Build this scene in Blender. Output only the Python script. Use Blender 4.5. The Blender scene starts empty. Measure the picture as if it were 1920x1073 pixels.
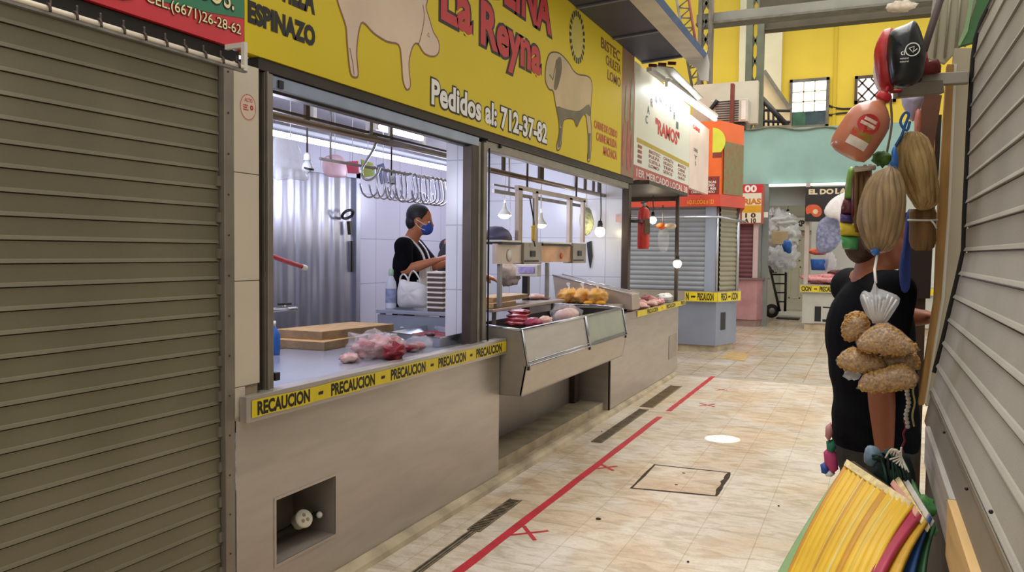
import bpy, bmesh, math, random
from mathutils import Vector, Matrix, noise as mnoise

random.seed(11)
SC = bpy.context.scene
COL = SC.collection
PI = math.pi

# ------------------------------------------------------------------ camera
CAM_POS = Vector((0.0, 0.0, 1.5))
FPX, IW, IH = 1490.0, 1920.0, 1073.0
YAW, PITCH, ROLL = math.radians(24.171), math.radians(-2.479), math.radians(0.6)
_f = Vector((-math.sin(YAW) * math.cos(PITCH), math.cos(YAW) * math.cos(PITCH), math.sin(PITCH)))
_r0 = Vector((math.cos(YAW), math.sin(YAW), 0))
_u0 = _r0.cross(_f)
_r = _r0 * math.cos(ROLL) + _u0 * math.sin(ROLL)
_u = -_r0 * math.sin(ROLL) + _u0 * math.cos(ROLL)
cd = bpy.data.cameras.new('camera')
cd.sensor_width = 36.0
cd.lens = 36.0 * FPX / IW
cd.clip_start = 0.02
cam = bpy.data.objects.new('camera', cd)
COL.objects.link(cam)
cam.matrix_world = Matrix(((_r.x, _u.x, -_f.x, CAM_POS.x), (_r.y, _u.y, -_f.y, CAM_POS.y),
                           (_r.z, _u.z, -_f.z, CAM_POS.z), (0, 0, 0, 1)))
SC.camera = cam

# ------------------------------------------------------------------ view, world, lights
SC.view_settings.view_transform = 'Standard'
SC.view_settings.look = 'None'
SC.view_settings.gamma = 1.0
SC.view_settings.use_curve_mapping = False
SC.view_settings.exposure = 0.22
SC.cycles.max_bounces = 8
SC.cycles.sample_clamp_indirect = 6.0
SC.cycles.caustics_reflective = False
SC.cycles.caustics_refractive = False

world = bpy.data.worlds.new('market_daylight')
SC.world = world
world.use_nodes = True
bgn = world.node_tree.nodes['Background']
bgn.inputs[0].default_value = (1.0, 0.965, 0.915, 1)
bgn.inputs[1].default_value = 0.92


def lamp(name, kind, loc, energy, color=(1, 1, 1), size=0.1, rot=None, sizey=None, spot=None, target=None):
    l = bpy.data.lights.new(name, kind)
    l.energy = energy
    l.color = color
    if kind == 'AREA':
        l.size = size
        if sizey:
            l.shape = 'RECTANGLE'
            l.size_y = sizey
    elif kind in ('POINT', 'SPOT'):
        l.shadow_soft_size = size
    if kind == 'SPOT':
        l.spot_size = spot
        l.spot_blend = 0.06
    o = bpy.data.objects.new(name, l)
    o.location = loc
    if target is not None:
        o.rotation_euler = (Vector(target) - Vector(loc)).to_track_quat('-Z', 'Y').to_euler()
    elif rot:
        o.rotation_euler = rot
    COL.objects.link(o)
    return o


# the skylight strip in the market roof above the aisle
lamp('aisle_skylight', 'AREA', (-0.9, 6.5, 8.5), 560, (1.0, 0.96, 0.90), 2.6, (0, 0, 0), 13.0)
# far hall skylight over the back yellow walls
# unseen cool point lamps added to brighten the shop inside, behind the two windows
lamp('shop_fill_light', 'POINT', (-2.85, 3.1, 1.95), 26, (0.76, 0.79, 1.0), 0.22)
lamp('shop_fill_light', 'POINT', (-3.1, 5.4, 2.0), 17, (0.76, 0.79, 1.0), 0.22)
lamp('shop_fill_light', 'POINT', (-3.1, 7.0, 2.0), 16, (0.80, 0.82, 1.0), 0.22)
lamp('hall_skylight', 'AREA', (-1.5, 20.5, 9.2), 520, (1.0, 0.93, 0.80), 8.0, (0, 0, 0), 7.0)
# sunbeam through one hole of the roof sheet: the bright spot on the floor
lamp('roof_hole_sunbeam', 'SPOT', (0.9, 8.6, 8.2), 9000, (1.0, 0.97, 0.9), 0.01, spot=math.radians(1.75), target=(-1.045, 6.53, 0.0))


# ------------------------------------------------------------------ pixel rays -> points on real planes
def ray(px, py):
    return _f + (px - IW / 2) / FPX * _r + (IH / 2 - py) / FPX * _u


def PX(px, py, x):
    d = ray(px, py)
    return CAM_POS + d * ((x - CAM_POS.x) / d.x)


def PY(px, py, y):
    d = ray(px, py)
    return CAM_POS + d * ((y - CAM_POS.y) / d.y)


def PZ(px, py, z):
    d = ray(px, py)
    return CAM_POS + d * ((z - CAM_POS.z) / d.z)


XF = -2.166     # front plane of the left row of stalls


# ------------------------------------------------------------------ materials
def lin(h):
    h = h.lstrip('#')
    v = [int(h[i:i + 2], 16) / 255 for i in (0, 2, 4)]
    return tuple((c / 12.92 if c <= 0.04045 else ((c + 0.055) / 1.055) ** 2.4) for c in v) + (1,)


MATS = {}


def M(name, color, rough=0.6, metal=0.0, var=0.12, vscale=6.0, bump=0.0, bscale=40.0, emit=None, estr=0.0,
      alpha=1.0, trans=0.0, ior=1.45, spec=0.5, color2=None, stretch=None, sheen=0.0, sss=0.0, coat=0.0, detail=6.0):
    if name in MATS:
        return MATS[name]
    m = bpy.data.materials.new(name)
    m.use_nodes = True
    nt = m.node_tree
    b = nt.nodes['Principled BSDF']
    c = lin(color) if isinstance(color, str) else color
    b.inputs['Roughness'].default_value = rough
    b.inputs['Metallic'].default_value = metal
    b.inputs['Specular IOR Level'].default_value = spec
    b.inputs['IOR'].default_value = ior
    b.inputs['Alpha'].default_value = alpha
    b.inputs['Transmission Weight'].default_value = trans
    b.inputs['Coat Weight'].default_value = coat
    if sss:
        b.inputs['Subsurface Weight'].default_value = sss
        b.inputs['Subsurface Scale'].default_value = 0.02
    tc = nt.nodes.new('ShaderNodeTexCoord')
    vec = tc.outputs['Object']
    if stretch:
        mp = nt.nodes.new('ShaderNodeMapping')
        mp.inputs['Scale'].default_value = stretch
        nt.links.new(vec, mp.inputs['Vector'])
        vec = mp.outputs['Vector']
    if var > 0:
        n = nt.nodes.new('ShaderNodeTexNoise')
        n.inputs['Scale'].default_value = vscale
        n.inputs['Detail'].default_value = detail
        nt.links.new(vec, n.inputs['Vector'])
        rp = nt.nodes.new('ShaderNodeValToRGB')
        lo = lin(color2) if color2 else tuple(x * (1 - var) for x in c[:3]) + (1,)
        hi = c if color2 else tuple(min(1, x * (1 + var)) for x in c[:3]) + (1,)
        rp.color_ramp.elements[0].color = lo
        rp.color_ramp.elements[1].color = hi
        rp.color_ramp.elements[0].position = 0.35
        rp.color_ramp.elements[1].position = 0.65
        nt.links.new(n.outputs['Fac'], rp.inputs['Fac'])
        nt.links.new(rp.outputs['Color'], b.inputs['Base Color'])
    else:
        b.inputs['Base Color'].default_value = c
    if bump:
        n2 = nt.nodes.new('ShaderNodeTexNoise')
        n2.inputs['Scale'].default_value = bscale
        n2.inputs['Detail'].default_value = 4
        nt.links.new(vec, n2.inputs['Vector'])
        bp = nt.nodes.new('ShaderNodeBump')
        bp.inputs['Strength'].default_value = bump
        bp.inputs['Distance'].default_value = 0.01
        nt.links.new(n2.outputs['Fac'], bp.inputs['Height'])
        nt.links.new(bp.outputs['Normal'], b.inputs['Normal'])
    if emit:
        b.inputs['Emission Color'].default_value = lin(emit) if isinstance(emit, str) else emit
        b.inputs['Emission Strength'].default_value = estr
    MATS[name] = m
    return m


def tile_mat(name, color, mortar, w, h, axes='XZ', msize=0.004, rough=0.25, var=0.06, offset=0.0, color2=None, marble=False):
    """square ceramic tiles laid on a plane; axes says which object axes run along the surface"""
    if name in MATS:
        return MATS[name]
    m = bpy.data.materials.new(name)
    m.use_nodes = True
    nt = m.node_tree
    b = nt.nodes['Principled BSDF']
    b.inputs['Roughness'].default_value = rough
    tc = nt.nodes.new('ShaderNodeTexCoord')
    sp = nt.nodes.new('ShaderNodeSeparateXYZ')
    nt.links.new(tc.outputs['Object'], sp.inputs[0])
    cb = nt.nodes.new('ShaderNodeCombineXYZ')
    nt.links.new(sp.outputs[axes[0]], cb.inputs[0])
    nt.links.new(sp.outputs[axes[1]], cb.inputs[1])
    br = nt.nodes.new('ShaderNodeTexBrick')
    br.offset = offset
    br.inputs['Scale'].default_value = 1.0
    br.inputs['Brick Width'].default_value = w
    br.inputs['Row Height'].default_value = h
    br.inputs['Mortar Size'].default_value = msize
    br.inputs['Mortar Smooth'].default_value = 0.2
    c = lin(color)
    br.inputs['Color1'].default_value = c
    br.inputs['Color2'].default_value = lin(color2) if color2 else tuple(x * (1 - var) for x in c[:3]) + (1,)
    br.inputs['Mortar'].default_value = lin(mortar)
    nt.links.new(cb.outputs[0], br.inputs['Vector'])
    out = br.outputs['Color']
    if marble:
        def mul(a, noise_scale, detail, lo, hi, p0, p1, dist, stretch=(1, 1, 1)):
            mp = nt.nodes.new('ShaderNodeMapping')
            mp.inputs['Scale'].default_value = stretch
            nt.links.new(tc.outputs['Object'], mp.inputs['Vector'])
            n = nt.nodes.new('ShaderNodeTexNoise')
            n.inputs['Scale'].default_value = noise_scale
            n.inputs['Detail'].default_value = detail
            n.inputs['Distortion'].default_value = dist
            nt.links.new(mp.outputs[0], n.inputs['Vector'])
            r = nt.nodes.new('ShaderNodeValToRGB')
            r.color_ramp.elements[0].color = lo
            r.color_ramp.elements[1].color = hi
            r.color_ramp.elements[0].position = p0
            r.color_ramp.elements[1].position = p1
            nt.links.new(n.outputs['Fac'], r.inputs['Fac'])
            mx = nt.nodes.new('ShaderNodeMix')
            mx.data_type = 'RGBA'
            mx.blend_type = 'MULTIPLY'
            mx.inputs[0].default_value = 1.0
            nt.links.new(a, mx.inputs[6])
            nt.links.new(r.outputs['Color'], mx.inputs[7])
            return mx.outputs[2]
        out = mul(out, 5.0, 8, (0.76, 0.71, 0.64, 1), (1, 1, 1, 1), 0.35, 0.56, 1.2, (1.0, 2.2, 1))
        out = mul(out, 1.6, 4, (0.93, 0.82, 0.68, 1), (1, 1, 1, 1), 0.40, 0.56, 0.4)
        out = mul(out, 0.9, 5, (0.84, 0.81, 0.78, 1), (1, 1, 1, 1), 0.36, 0.6, 0.3)
        out = mul(out, 22.0, 3, (0.86, 0.83, 0.78, 1), (1, 1, 1, 1), 0.36, 0.5, 2.0, (1, 3, 1))
    nt.links.new(out, b.inputs['Base Color'])
    bp = nt.nodes.new('ShaderNodeBump')
    bp.invert = True
    bp.inputs['Strength'].default_value = 0.35
    bp.inputs['Distance'].default_value = 0.004
    nt.links.new(br.outputs['Fac'], bp.inputs['Height'])
    nt.links.new(bp.outputs['Normal'], b.inputs['Normal'])
    MATS[name] = m
    return m


STEEL = M('stainless_steel', '#b8b0a6', 0.38, 0.6, 0.06, 3.0, 0.03, 90, stretch=(1, 1, 6))
STEEL2 = M('worn_stainless', '#a0978b', 0.45, 0.5, 0.12, 4.0, 0.05, 60)
STEELB = M('bright_stainless', '#b9bcc4', 0.22, 0.9, 0.05, 6.0, 0.03, 80)
COLDSTEEL = M('cold_room_steel', '#a9aab8', 0.28, 0.7, 0.12, 2.0, 0.06, 10, stretch=(1, 4, 0.3))
ALU = M('aluminium_profile', '#8d8578', 0.42, 0.55, 0.10, 8.0, 0.02, 60)
ALUD = M('dark_bronze_profile', '#4a4038', 0.5, 0.4, 0.12, 8.0)
DARK = M('black_rubber', '#17140f', 0.7, 0.0, 0.2, 20)
BLACKP = M('black_paint', '#1b1a1c', 0.45, 0.0, 0.1, 20)
SHUTL = M('olive_grey_shutter', '#767059', 0.55, 0.25, 0.10, 2.2, 0.06, 160, detail=9)
SHUTR = M('grey_shutter', '#aca79c', 0.55, 0.2, 0.10, 2.5, 0.08, 160, detail=9)
SHUTB = M('blue_grey_shutter', '#8d929a', 0.5, 0.3, 0.06, 3)
SHUTG = M('khaki_shutter', '#8f8a74', 0.5, 0.2, 0.06, 3)
GALV = M('galvanised_iron', '#8f8b84', 0.5, 0.6, 0.2, 7, 0.05, 40)
ROOFST = M('old_roof_steel', '#6a665a', 0.7, 0.2, 0.2, 5, 0.05, 30)
RUST = M('dark_red_iron', '#6e3328', 0.7, 0.1, 0.15, 9)
WHITEP = M('white_paint', '#d8d3c6', 0.6, 0, 0.06, 4)
WHITEG = M('white_gloss_board', '#e6e2d6', 0.35, 0, 0.03, 3)
PINKW = M('pinkish_board', '#e2cdbf', 0.4, 0, 0.08, 2)
YELLOW = M('yellow_sign_vinyl', '#d9c020', 0.42, 0, 0.03, 1.0, spec=0.25)
YELWALL = M('yellow_wall_paint', '#cfb43a', 0.75, 0, 0.05, 0.8)
YELWALL2 = M('yellow_wall_deep', '#bfa428', 0.75, 0, 0.05, 0.8)
CREAM = M('cream_wall', '#cfc8a8', 0.75, 0, 0.08, 1.0)
REDV = M('red_vinyl', '#cf3038', 0.4, 0, 0.05, 3)
GREENV = M('green_vinyl', '#2f7a55', 0.4, 0, 0.05, 3)
REDL = M('red_lettering', '#c3282c', 0.45, 0, 0.05, 8)
BLACKL = M('black_lettering', '#1c1610', 0.5, 0, 0.05, 8)
WHITEL = M('white_lettering', '#efece4', 0.5, 0, 0.02, 8)
CREAML = M('cream_lettering', '#f0e3a8', 0.5, 0, 0.02, 8)
GOLDL = M('ochre_lettering', '#b59b32', 0.5, 0, 0.05, 8)
ORANGEV = M('orange_vinyl', '#dd6424', 0.4, 0, 0.06, 3)
ORANGEL = M('orange_lettering', '#e8951e', 0.45, 0, 0.05, 6)
YELL = M('yellow_print', '#e6c935', 0.45, 0, 0.04, 5)
MAROON = M('maroon_vinyl', '#7a2c22', 0.45, 0, 0.1, 5)
TAPEY = M('yellow_caution_tape', '#d9c21f', 0.4, 0, 0.08, 9)
REDTAPE = M('red_floor_tape', '#b3202f', 0.55, 0, 0.16, 7)
NAVY = M('navy_awning', '#34374f', 0.5, 0.2, 0.12, 3)
BLUEEDGE = M('blue_painted_edge', '#4d658c', 0.5, 0.1, 0.15, 6)
GREYFLASH = M('grey_flashing', '#cfccc6', 0.55, 0.1, 0.1, 4)
TURQ = M('turquoise_painted_wall', '#8fb2a8', 0.7, 0, 0.16, 1.1)
WOOD = M('brown_timber', '#a07840', 0.65, 0, 0.25, 5, 0.1, 30, stretch=(8, 8, 0.8))
WOODD = M('dark_timber', '#4a331c', 0.7, 0, 0.25, 5, 0.1, 30, stretch=(8, 8, 0.8))
PLANK = M('pale_plank', '#d3ad72', 0.6, 0, 0.12, 4, 0.05, 20, stretch=(8, 0.8, 8))
BOARD = M('cutting_board_wood', '#cfa873', 0.6, 0, 0.14, 8, 0.08, 30, stretch=(5, 1, 5))
BOARDD = M('cutting_board_edge', '#8f7658', 0.7, 0, 0.2, 12, 0.1, 40)
CONCRETE = M('stained_concrete', '#8d7f69', 0.85, 0, 0.3, 5, 0.15, 25, detail=10)
CEMENT = M('cement_curb', '#b3a488', 0.8, 0, 0.28, 4, 0.12, 30, detail=10)
TUBEON = M('lit_fluorescent_tube', '#ffffff', 0.4, 0, 0, emit=(0.84, 0.88, 1.0, 1), estr=5)
TUBEON2 = M('lit_sign_tube', '#ffffff', 0.4, 0, 0, emit=(0.92, 0.96, 1.0, 1), estr=11)
BULBON = M('lit_warm_bulb', '#fff3d8', 0.4, 0, 0, emit=(1.0, 0.88, 0.62, 1), estr=22)
BULBW = M('lit_white_bulb', '#ffffff', 0.4, 0, 0, emit=(1.0, 0.95, 0.88, 1), estr=22)
PANEON = M('daylit_window_glass', '#ffffff', 0.4, 0, 0, emit=(0.98, 0.99, 1.0, 1), estr=1.5)
PANEDK = M('dim_window_glass', '#31444a', 0.2, 0, 0.3, 3)
SHOPW = M('white_shop_wall', '#e4e4ea', 0.5, 0, 0.03, 3)
CEILM = M('shop_ceiling_board', '#dcdadf', 0.7, 0, 0.03, 3)
SKIN = M('skin_tan', '#b8744e', 0.5, 0, 0.06, 12, sss=0.05)
SKIN2 = M('skin_brown', '#94573a', 0.5, 0, 0.06, 12, sss=0.05)
HAIRB = M('black_hair', '#191518', 0.45, 0, 0.3, 60, 0.3, 90)
HAIRBR = M('brown_hair', '#3a2416', 0.5, 0, 0.3, 60, 0.3, 90)
BLACKCLOTH = M('black_cloth', '#0d0d12', 0.95, 0, 0.2, 12, 0.1, 60, spec=0.15)
GREYCLOTH = M('charcoal_cloth', '#34322f', 0.85, 0, 0.2, 12, 0.1, 60)
WHITECLOTH = M('white_cloth', '#e8e6e4', 0.8, 0, 0.05, 12, 0.08, 60)
MASKB = M('blue_cloth_mask', '#2a4fae', 0.7, 0, 0.12, 20, 0.1, 80)
CLEARP = M('clear_plastic_film', '#f2f4f8', 0.18, 0, 0, alpha=0.10, spec=0.9)
CLEARP2 = M('milky_plastic_film', '#eef0f4', 0.22, 0, 0.05, 10, alpha=0.40, spec=0.7, bump=0.4, bscale=28)
WHITEPL = M('white_plastic_bag', '#eceaea', 0.35, 0, 0.06, 10, alpha=0.88, bump=0.4, bscale=25)
CLEARG = M('clear_glass', '#eef4f2', 0.05, 0, 0, alpha=0.18, spec=0.8)
MEAT = M('raw_pork', '#c77f80', 0.32, 0, 0.2, 14, 0.25, 30, color2='#e6c2b8', sss=0.05)
MEATR = M('raw_red_meat', '#a8323c', 0.35, 0, 0.2, 16, 0.25, 30, color2='#7a1f2a')
MEATP = M('pale_pink_meat', '#e3a79a', 0.35, 0, 0.2, 16, 0.25, 30, color2='#f0cfc2')
MEATPK = M('pink_minced_meat', '#dc7f86', 0.45, 0, 0.2, 25, 0.35, 45, color2='#eab0ac')
YFOOD = M('yellow_fried_food', '#e69a1c', 0.6, 0, 0.2, 22, 0.5, 50, color2='#efb63a')
PEANUT = M('shelled_peanuts', '#b98a4c', 0.55, 0, 0.3, 40, 0.6, 60, color2='#7c5228')
HUSK = M('dried_corn_husk', '#b89a66', 0.7, 0, 0.2, 6, 0.25, 30, color2='#8e7040', stretch=(9, 9, 1))
HUSKD = M('brown_bark_bundle', '#7a5a34', 0.75, 0, 0.3, 8, 0.3, 30, stretch=(9, 9, 1))
BLUEP = M('blue_plastic', '#2a62b0', 0.35, 0, 0.12, 8)

CLEARW = M('wrinkled_clear_film', '#f4f2f4', 0.12, 0, 0, alpha=0.20, spec=1.0, bump=0.9, bscale=22)
MARBLED = M('marbled_pork', '#cf9a94', 0.3, 0, 0.2, 11, 0.3, 30, color2='#9c3c44', detail=3)

# ------------------------------------------------------------------ mesh building helpers
WL = {}


class MB:
    def __init__(self):
        self.bm = bmesh.new()

    def add(self, verts, faces, smooth=False):
        vs = [self.bm.verts.new(v) for v in verts]
        for f in faces:
            try:
                fc = self.bm.faces.new([vs[i] for i in f])
                fc.smooth = smooth
            except ValueError:
                pass
        return self

    def box(self, lo, hi):
        (a, b, c), (d, e, f) = lo, hi
        if a > d: a, d = d, a
        if b > e: b, e = e, b
        if c > f: c, f = f, c
        v = [(a, b, c), (d, b, c), (d, e, c), (a, e, c), (a, b, f), (d, b, f), (d, e, f), (a, e, f)]
        return self.add(v, [(3, 2, 1, 0), (4, 5, 6, 7), (0, 1, 5, 4), (1, 2, 6, 5), (2, 3, 7, 6), (3, 0, 4, 7)])

    def obox(self, c, size, rot):
        """box at centre c with an euler or matrix rotation"""
        R = rot if isinstance(rot, Matrix) else Matrix.Rotation(rot[2], 3, 'Z') @ Matrix.Rotation(rot[1], 3, 'Y') @ Matrix.Rotation(rot[0], 3, 'X')
        c = Vector(c)
        v = []
        for sz in (-1, 1):
            for sx, sy in ((-1, -1), (1, -1), (1, 1), (-1, 1)):
                v.append(c + R @ Vector((sx * size[0] / 2, sy * size[1] / 2, sz * size[2] / 2)))
        return self.add(v, [(3, 2, 1, 0), (4, 5, 6, 7), (0, 1, 5, 4), (1, 2, 6, 5), (2, 3, 7, 6), (3, 0, 4, 7)])

    def bar(self, p0, p1, w, h, up=(0, 0, 1)):
        """rectangular bar between two points"""
        p0, p1 = Vector(p0), Vector(p1)
        d = (p1 - p0)
        L = d.length
        d.normalize()
        up = Vector(up)
        s = d.cross(up)
        if s.length < 1e-4:
            s = d.cross(Vector((1, 0, 0)))
        s.normalize()
        u = s.cross(d)
        return self.obox((p0 + p1) / 2, (L, w, h), Matrix((d, s, u)).transposed())

    def tube(self, pts, r, seg=10, closed=False, caps=True, flat=1.0):
        pts = [Vector(p) for p in pts]
        n = len(pts)
        rr = r if isinstance(r, (list, tuple)) else [r] * n
        rings = []
        prev = None
        for i, p in enumerate(pts):
            if closed:
                t = pts[(i + 1) % n] - pts[i - 1]
            else:
                t = pts[min(i + 1, n - 1)] - pts[max(i - 1, 0)]
            if t.length < 1e-9:
                t = Vector((0, 0, 1))
            t.normalize()
            if prev is None:
                a = Vector((0, 0, 1)) if abs(t.z) < 0.9 else Vector((1, 0, 0))
                s = t.cross(a).normalized()
            else:
                s = prev - t * prev.dot(t)
                if s.length < 1e-6:
                    s = t.cross(Vector((0.3, 0.5, 0.8)))
                s.normalize()
            prev = s
            q = t.cross(s)
            rings.append([p + (s * math.cos(2 * PI * k / seg) + q * math.sin(2 * PI * k / seg) * flat) * rr[i] for k in range(seg)])
        return self.loft(rings, closed, caps)

    def loft(self, rings, closed=False, caps=True, smooth=True):
        seg = len(rings[0])
        v = [p for rg in rings for p in rg]
        f = []
        n = len(rings)
        for i in range(n if closed else n - 1):
            j = (i + 1) % n
            for k in range(seg):
                l = (k + 1) % seg
                f.append((i * seg + k, i * seg + l, j * seg + l, j * seg + k))
        base = len(self.bm.faces)
        self.add(v, f, smooth)
        if caps and not closed:
            self.add(list(rings[0]), [tuple(range(seg))[::-1]])
            self.add(list(rings[-1]), [tuple(range(seg))])
            bmesh.ops.remove_doubles(self.bm, verts=self.bm.verts, dist=1e-6)
        return self

    def lathe(self, prof, c, axis=(0, 0, 1), seg=20, caps=True):
        """profile of (radius, height) along axis"""
        ax = Vector(axis).normalized()
        a = Vector((0, 0, 1)) if abs(ax.z) < 0.9 else Vector((1, 0, 0))
        s = ax.cross(a).normalized()
        q = ax.cross(s)
        c = Vector(c)
        rings = [[c + ax * h + (s * math.cos(2 * PI * k / seg) + q * math.sin(2 * PI * k / seg)) * max(r, 1e-4) for k in range(seg)] for r, h in prof]
        return self.loft(rings, False, caps)

    def prism(self, poly, ext):
        """planar polygon (list of 3-D points) extruded by vector ext"""
        poly = [Vector(p) for p in poly]
        ext = Vector(ext)
        n = len(poly)
        v = poly + [p + ext for p in poly]
        f = [tuple(range(n))[::-1], tuple(range(n, 2 * n))]
        for i in range(n):
            j = (i + 1) % n
            f.append((i, j, n + j, n + i))
        return self.add(v, f)

    def ball(self, c, r, seg=14, rings=9, rot=None):
        r = (r, r, r) if not isinstance(r, (tuple, list)) else r
        c = Vector(c)
        R = rot or Matrix.Identity(3)
        rg = []
        for i in range(1, rings):
            t = PI * i / rings
            rg.append([c + R @ Vector((r[0] * math.sin(t) * math.cos(2 * PI * k / seg), r[1] * math.sin(t) * math.sin(2 * PI * k / seg), -r[2] * math.cos(t))) for k in range(seg)])
        n = len(rg)
        v = [p for x in rg for p in x] + [c + R @ Vector((0, 0, -r[2])), c + R @ Vector((0, 0, r[2]))]
        f = []
        for i in range(n - 1):
            for k in range(seg):
                l = (k + 1) % seg
                f.append((i * seg + k, i * seg + l, (i + 1) * seg + l, (i + 1) * seg + k))
        for k in range(seg):
            l = (k + 1) % seg
            f.append((n * seg, l, k))
            f.append((n * seg + 1, (n - 1) * seg + k, (n - 1) * seg + l))
        return self.add(v, f, True)

    def lump(self, c, r, seed=0, amp=0.25, freq=1.6, seg=22, rings=14, rot=None, flatz=None):
        """irregular soft lump"""
        c = Vector(c)
        r = (r, r, r) if not isinstance(r, (tuple, list)) else r
        R = rot or Matrix.Identity(3)
        t = MB().ball((0, 0, 0), 1.0, seg, rings)
        off = Vector((seed * 7.3, seed * 3.1, seed * 1.7))
        vs, fs = [], []
        t.bm.verts.index_update()
        for v in t.bm.verts:
            n = mnoise.fractal(v.co * freq + off, 1.0, 2.0, 3)
            p = v.co * (1 + amp * n)
            p = Vector((p.x * r[0], p.y * r[1], p.z * r[2]))
            if flatz is not None and p.z < -flatz:
                p.z = -flatz + (p.z + flatz) * 0.1
            vs.append(c + R @ p)
        for f in t.bm.faces:
            fs.append([v.index for v in f.verts])
        t.bm.free()
        return self.add(vs, fs, True)

    def mesh(self, origin=(0, 0, 0)):
        bmesh.ops.recalc_face_normals(self.bm, faces=self.bm.faces)
        bmesh.ops.translate(self.bm, verts=self.bm.verts, vec=-Vector(origin))
        me = bpy.data.meshes.new('mesh')
        self.bm.to_mesh(me)
        self.bm.free()
        return me

    def build(self, name, mat, parent=None, bevel=0.0, **kw):
        if parent is None:
            xs = [v.co for v in self.bm.verts]
            lo = [min(v[i] for v in xs) for i in range(3)]
            hi = [max(v[i] for v in xs) for i in range(3)]
            org = Vector(((lo[0] + hi[0]) / 2, (lo[1] + hi[1]) / 2, lo[2]))
        else:
            org = WL[parent]
        me = self.mesh(org)
        return link(name, me, mat, parent, org, bevel)


def link(name, me, mat, parent, org, bevel=0.0):
    me.name = name
    if mat:
        me.materials.append(mat)
    o = bpy.data.objects.new(name, me)
    COL.objects.link(o)
    if parent is None:
        o.location = org
        WL[o] = Vector(org)
    else:
        o.parent = parent
        WL[o] = WL[parent]
    if bevel:
        md = o.modifiers.new('bevel', 'BEVEL')
        md.width = bevel
        md.segments = 2
        md.limit_method = 'ANGLE'
        md.angle_limit = math.radians(50)
    return o


def tag(o, label=None, cat=None, group=None, kind=None):
    if label: o['label'] = label
    if cat: o['category'] = cat
    if group: o['group'] = group
    if kind: o['kind'] = kind
    return o


def thing(name, label, cat, loc, group=None):
    o = bpy.data.objects.new(name, None)
    o.empty_display_size = 0.05
    COL.objects.link(o)
    o.location = loc
    WL[o] = Vector(loc)
    return tag(o, label, cat, group)


def struct(o, label=None):
    o['kind'] = 'structure'
    if label: o['label'] = label
    return o


def dup(root, loc, rotz=0.0, label=None, group=None, scale=None):
    r = root.copy()
    COL.objects.link(r)
    r.location = loc
    if rotz:
        r.rotation_euler = (0, 0, rotz)
    if scale:
        r.scale = scale
    if label: r['label'] = label
    if group: r['group'] = group
    for ch in [c for c in root.children]:
        c = ch.copy()
        COL.objects.link(c)
        c.parent = r
        for g in [k for k in ch.children]:
            d = g.copy()
            COL.objects.link(d)
            d.parent = c
    return r


# ---- flat printing: a frame (origin O, unit U to the right, V up); N points at the reader
class Face:
    def __init__(self, O, U, V):
        self.O, self.U, self.V = Vector(O), Vector(U).normalized(), Vector(V).normalized()
        self.N = self.U.cross(self.V)

    def p(self, u, v, d=0.0):
        return self.O + self.U * u + self.V * v + self.N * d

    def uv(self, P):
        d = Vector(P) - self.O
        return d.dot(self.U), d.dot(self.V)

    def px(self, x, y):
        """pixel ray -> (u, v) on this face"""
        r = ray(x, y)
        t = (self.O - CAM_POS).dot(self.N) / r.dot(self.N)
        return self.uv(CAM_POS + r * t)


_dg = None


def text_polys(body, offset=0.0, shear=0.0, space=1.0):
    cu = bpy.data.curves.new('t', 'FONT')
    cu.body = body
    cu.size = 1.0
    cu.offset = offset
    cu.shear = shear
    cu.space_character = space
    cu.resolution_u = 3
    o = bpy.data.objects.new('t', cu)
    COL.objects.link(o)
    dg = bpy.context.evaluated_depsgraph_get()
    ev = o.evaluated_get(dg)
    me = ev.to_mesh()
    vs = [v.co.copy() for v in me.vertices]
    fs = [list(p.vertices) for p in me.polygons]
    ev.to_mesh_clear()
    bpy.data.objects.remove(o)
    bpy.data.curves.remove(cu)
    return vs, fs


def text_fit(mb, face, body, u0, u1, v0, v1, d=0.002, offset=0.0, grow=0.0, space=1.0):
    """letters stretched to the rectangle u0..u1, v0..v1 of a face"""
    base, _ = text_polys(body, 0.0, space=space)
    x0 = min(v.x for v in base); x1 = max(v.x for v in base)
    y0 = min(v.y for v in base); y1 = max(v.y for v in base)
    vs, fs = text_polys(body, offset, space=space) if offset else text_polys(body, 0.0, space=space)
    pts = []
    for v in vs:
        u = u0 + (v.x - x0) / (x1 - x0) * (u1 - u0)
        w = v0 + (v.y - y0) / (y1 - y0) * (v1 - v0)
        pts.append(face.p(u, w, d))
    mb.add(pts, fs)
    return mb


def text_px(mb, face, body, bl, br, top, d=0.002, offset=0.0, space=1.0):
    """letters whose baseline runs from pixel bl to pixel br, first letter reaching up to pixel row of top"""
    a = face.px(*bl); b = face.px(*br); t = face.px(*top)
    return text_fit(mb, face, body, a[0], b[0], (a[1] + b[1]) / 2, (a[1] + b[1]) / 2 + (t[1] - a[1]), d, offset, space=space)


def poly_px(mb, face, pts, d=0.002, th=0.001):
    q = [face.px(*p) for p in pts]
    mb.prism([face.p(u, v, d) for u, v in q], face.N * th)
    return mb


def poly_uv(mb, face, pts, d=0.002, th=0.001):
    mb.prism([face.p(u, v, d) for u, v in pts], face.N * th)
    return mb


def rect(mb, face, u0, u1, v0, v1, d=0.002, th=0.001):
    return poly_uv(mb, face, [(u0, v0), (u1, v0), (u1, v1), (u0, v1)], d, th)


def smooth_poly(pts, n=4):
    out = []
    L = len(pts)
    for i in range(L):
        p0, p1, p2, p3 = pts[i - 1], pts[i], pts[(i + 1) % L], pts[(i + 2) % L]
        for k in range(n):
            t = k / n
            out.append(tuple(0.5 * (2 * p1[j] + (p2[j] - p0[j]) * t + (2 * p0[j] - 5 * p1[j] + 4 * p2[j] - p3[j]) * t * t + (3 * p1[j] - p0[j] - 3 * p2[j] + p3[j]) * t ** 3) for j in (0, 1)))
    return out


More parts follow.
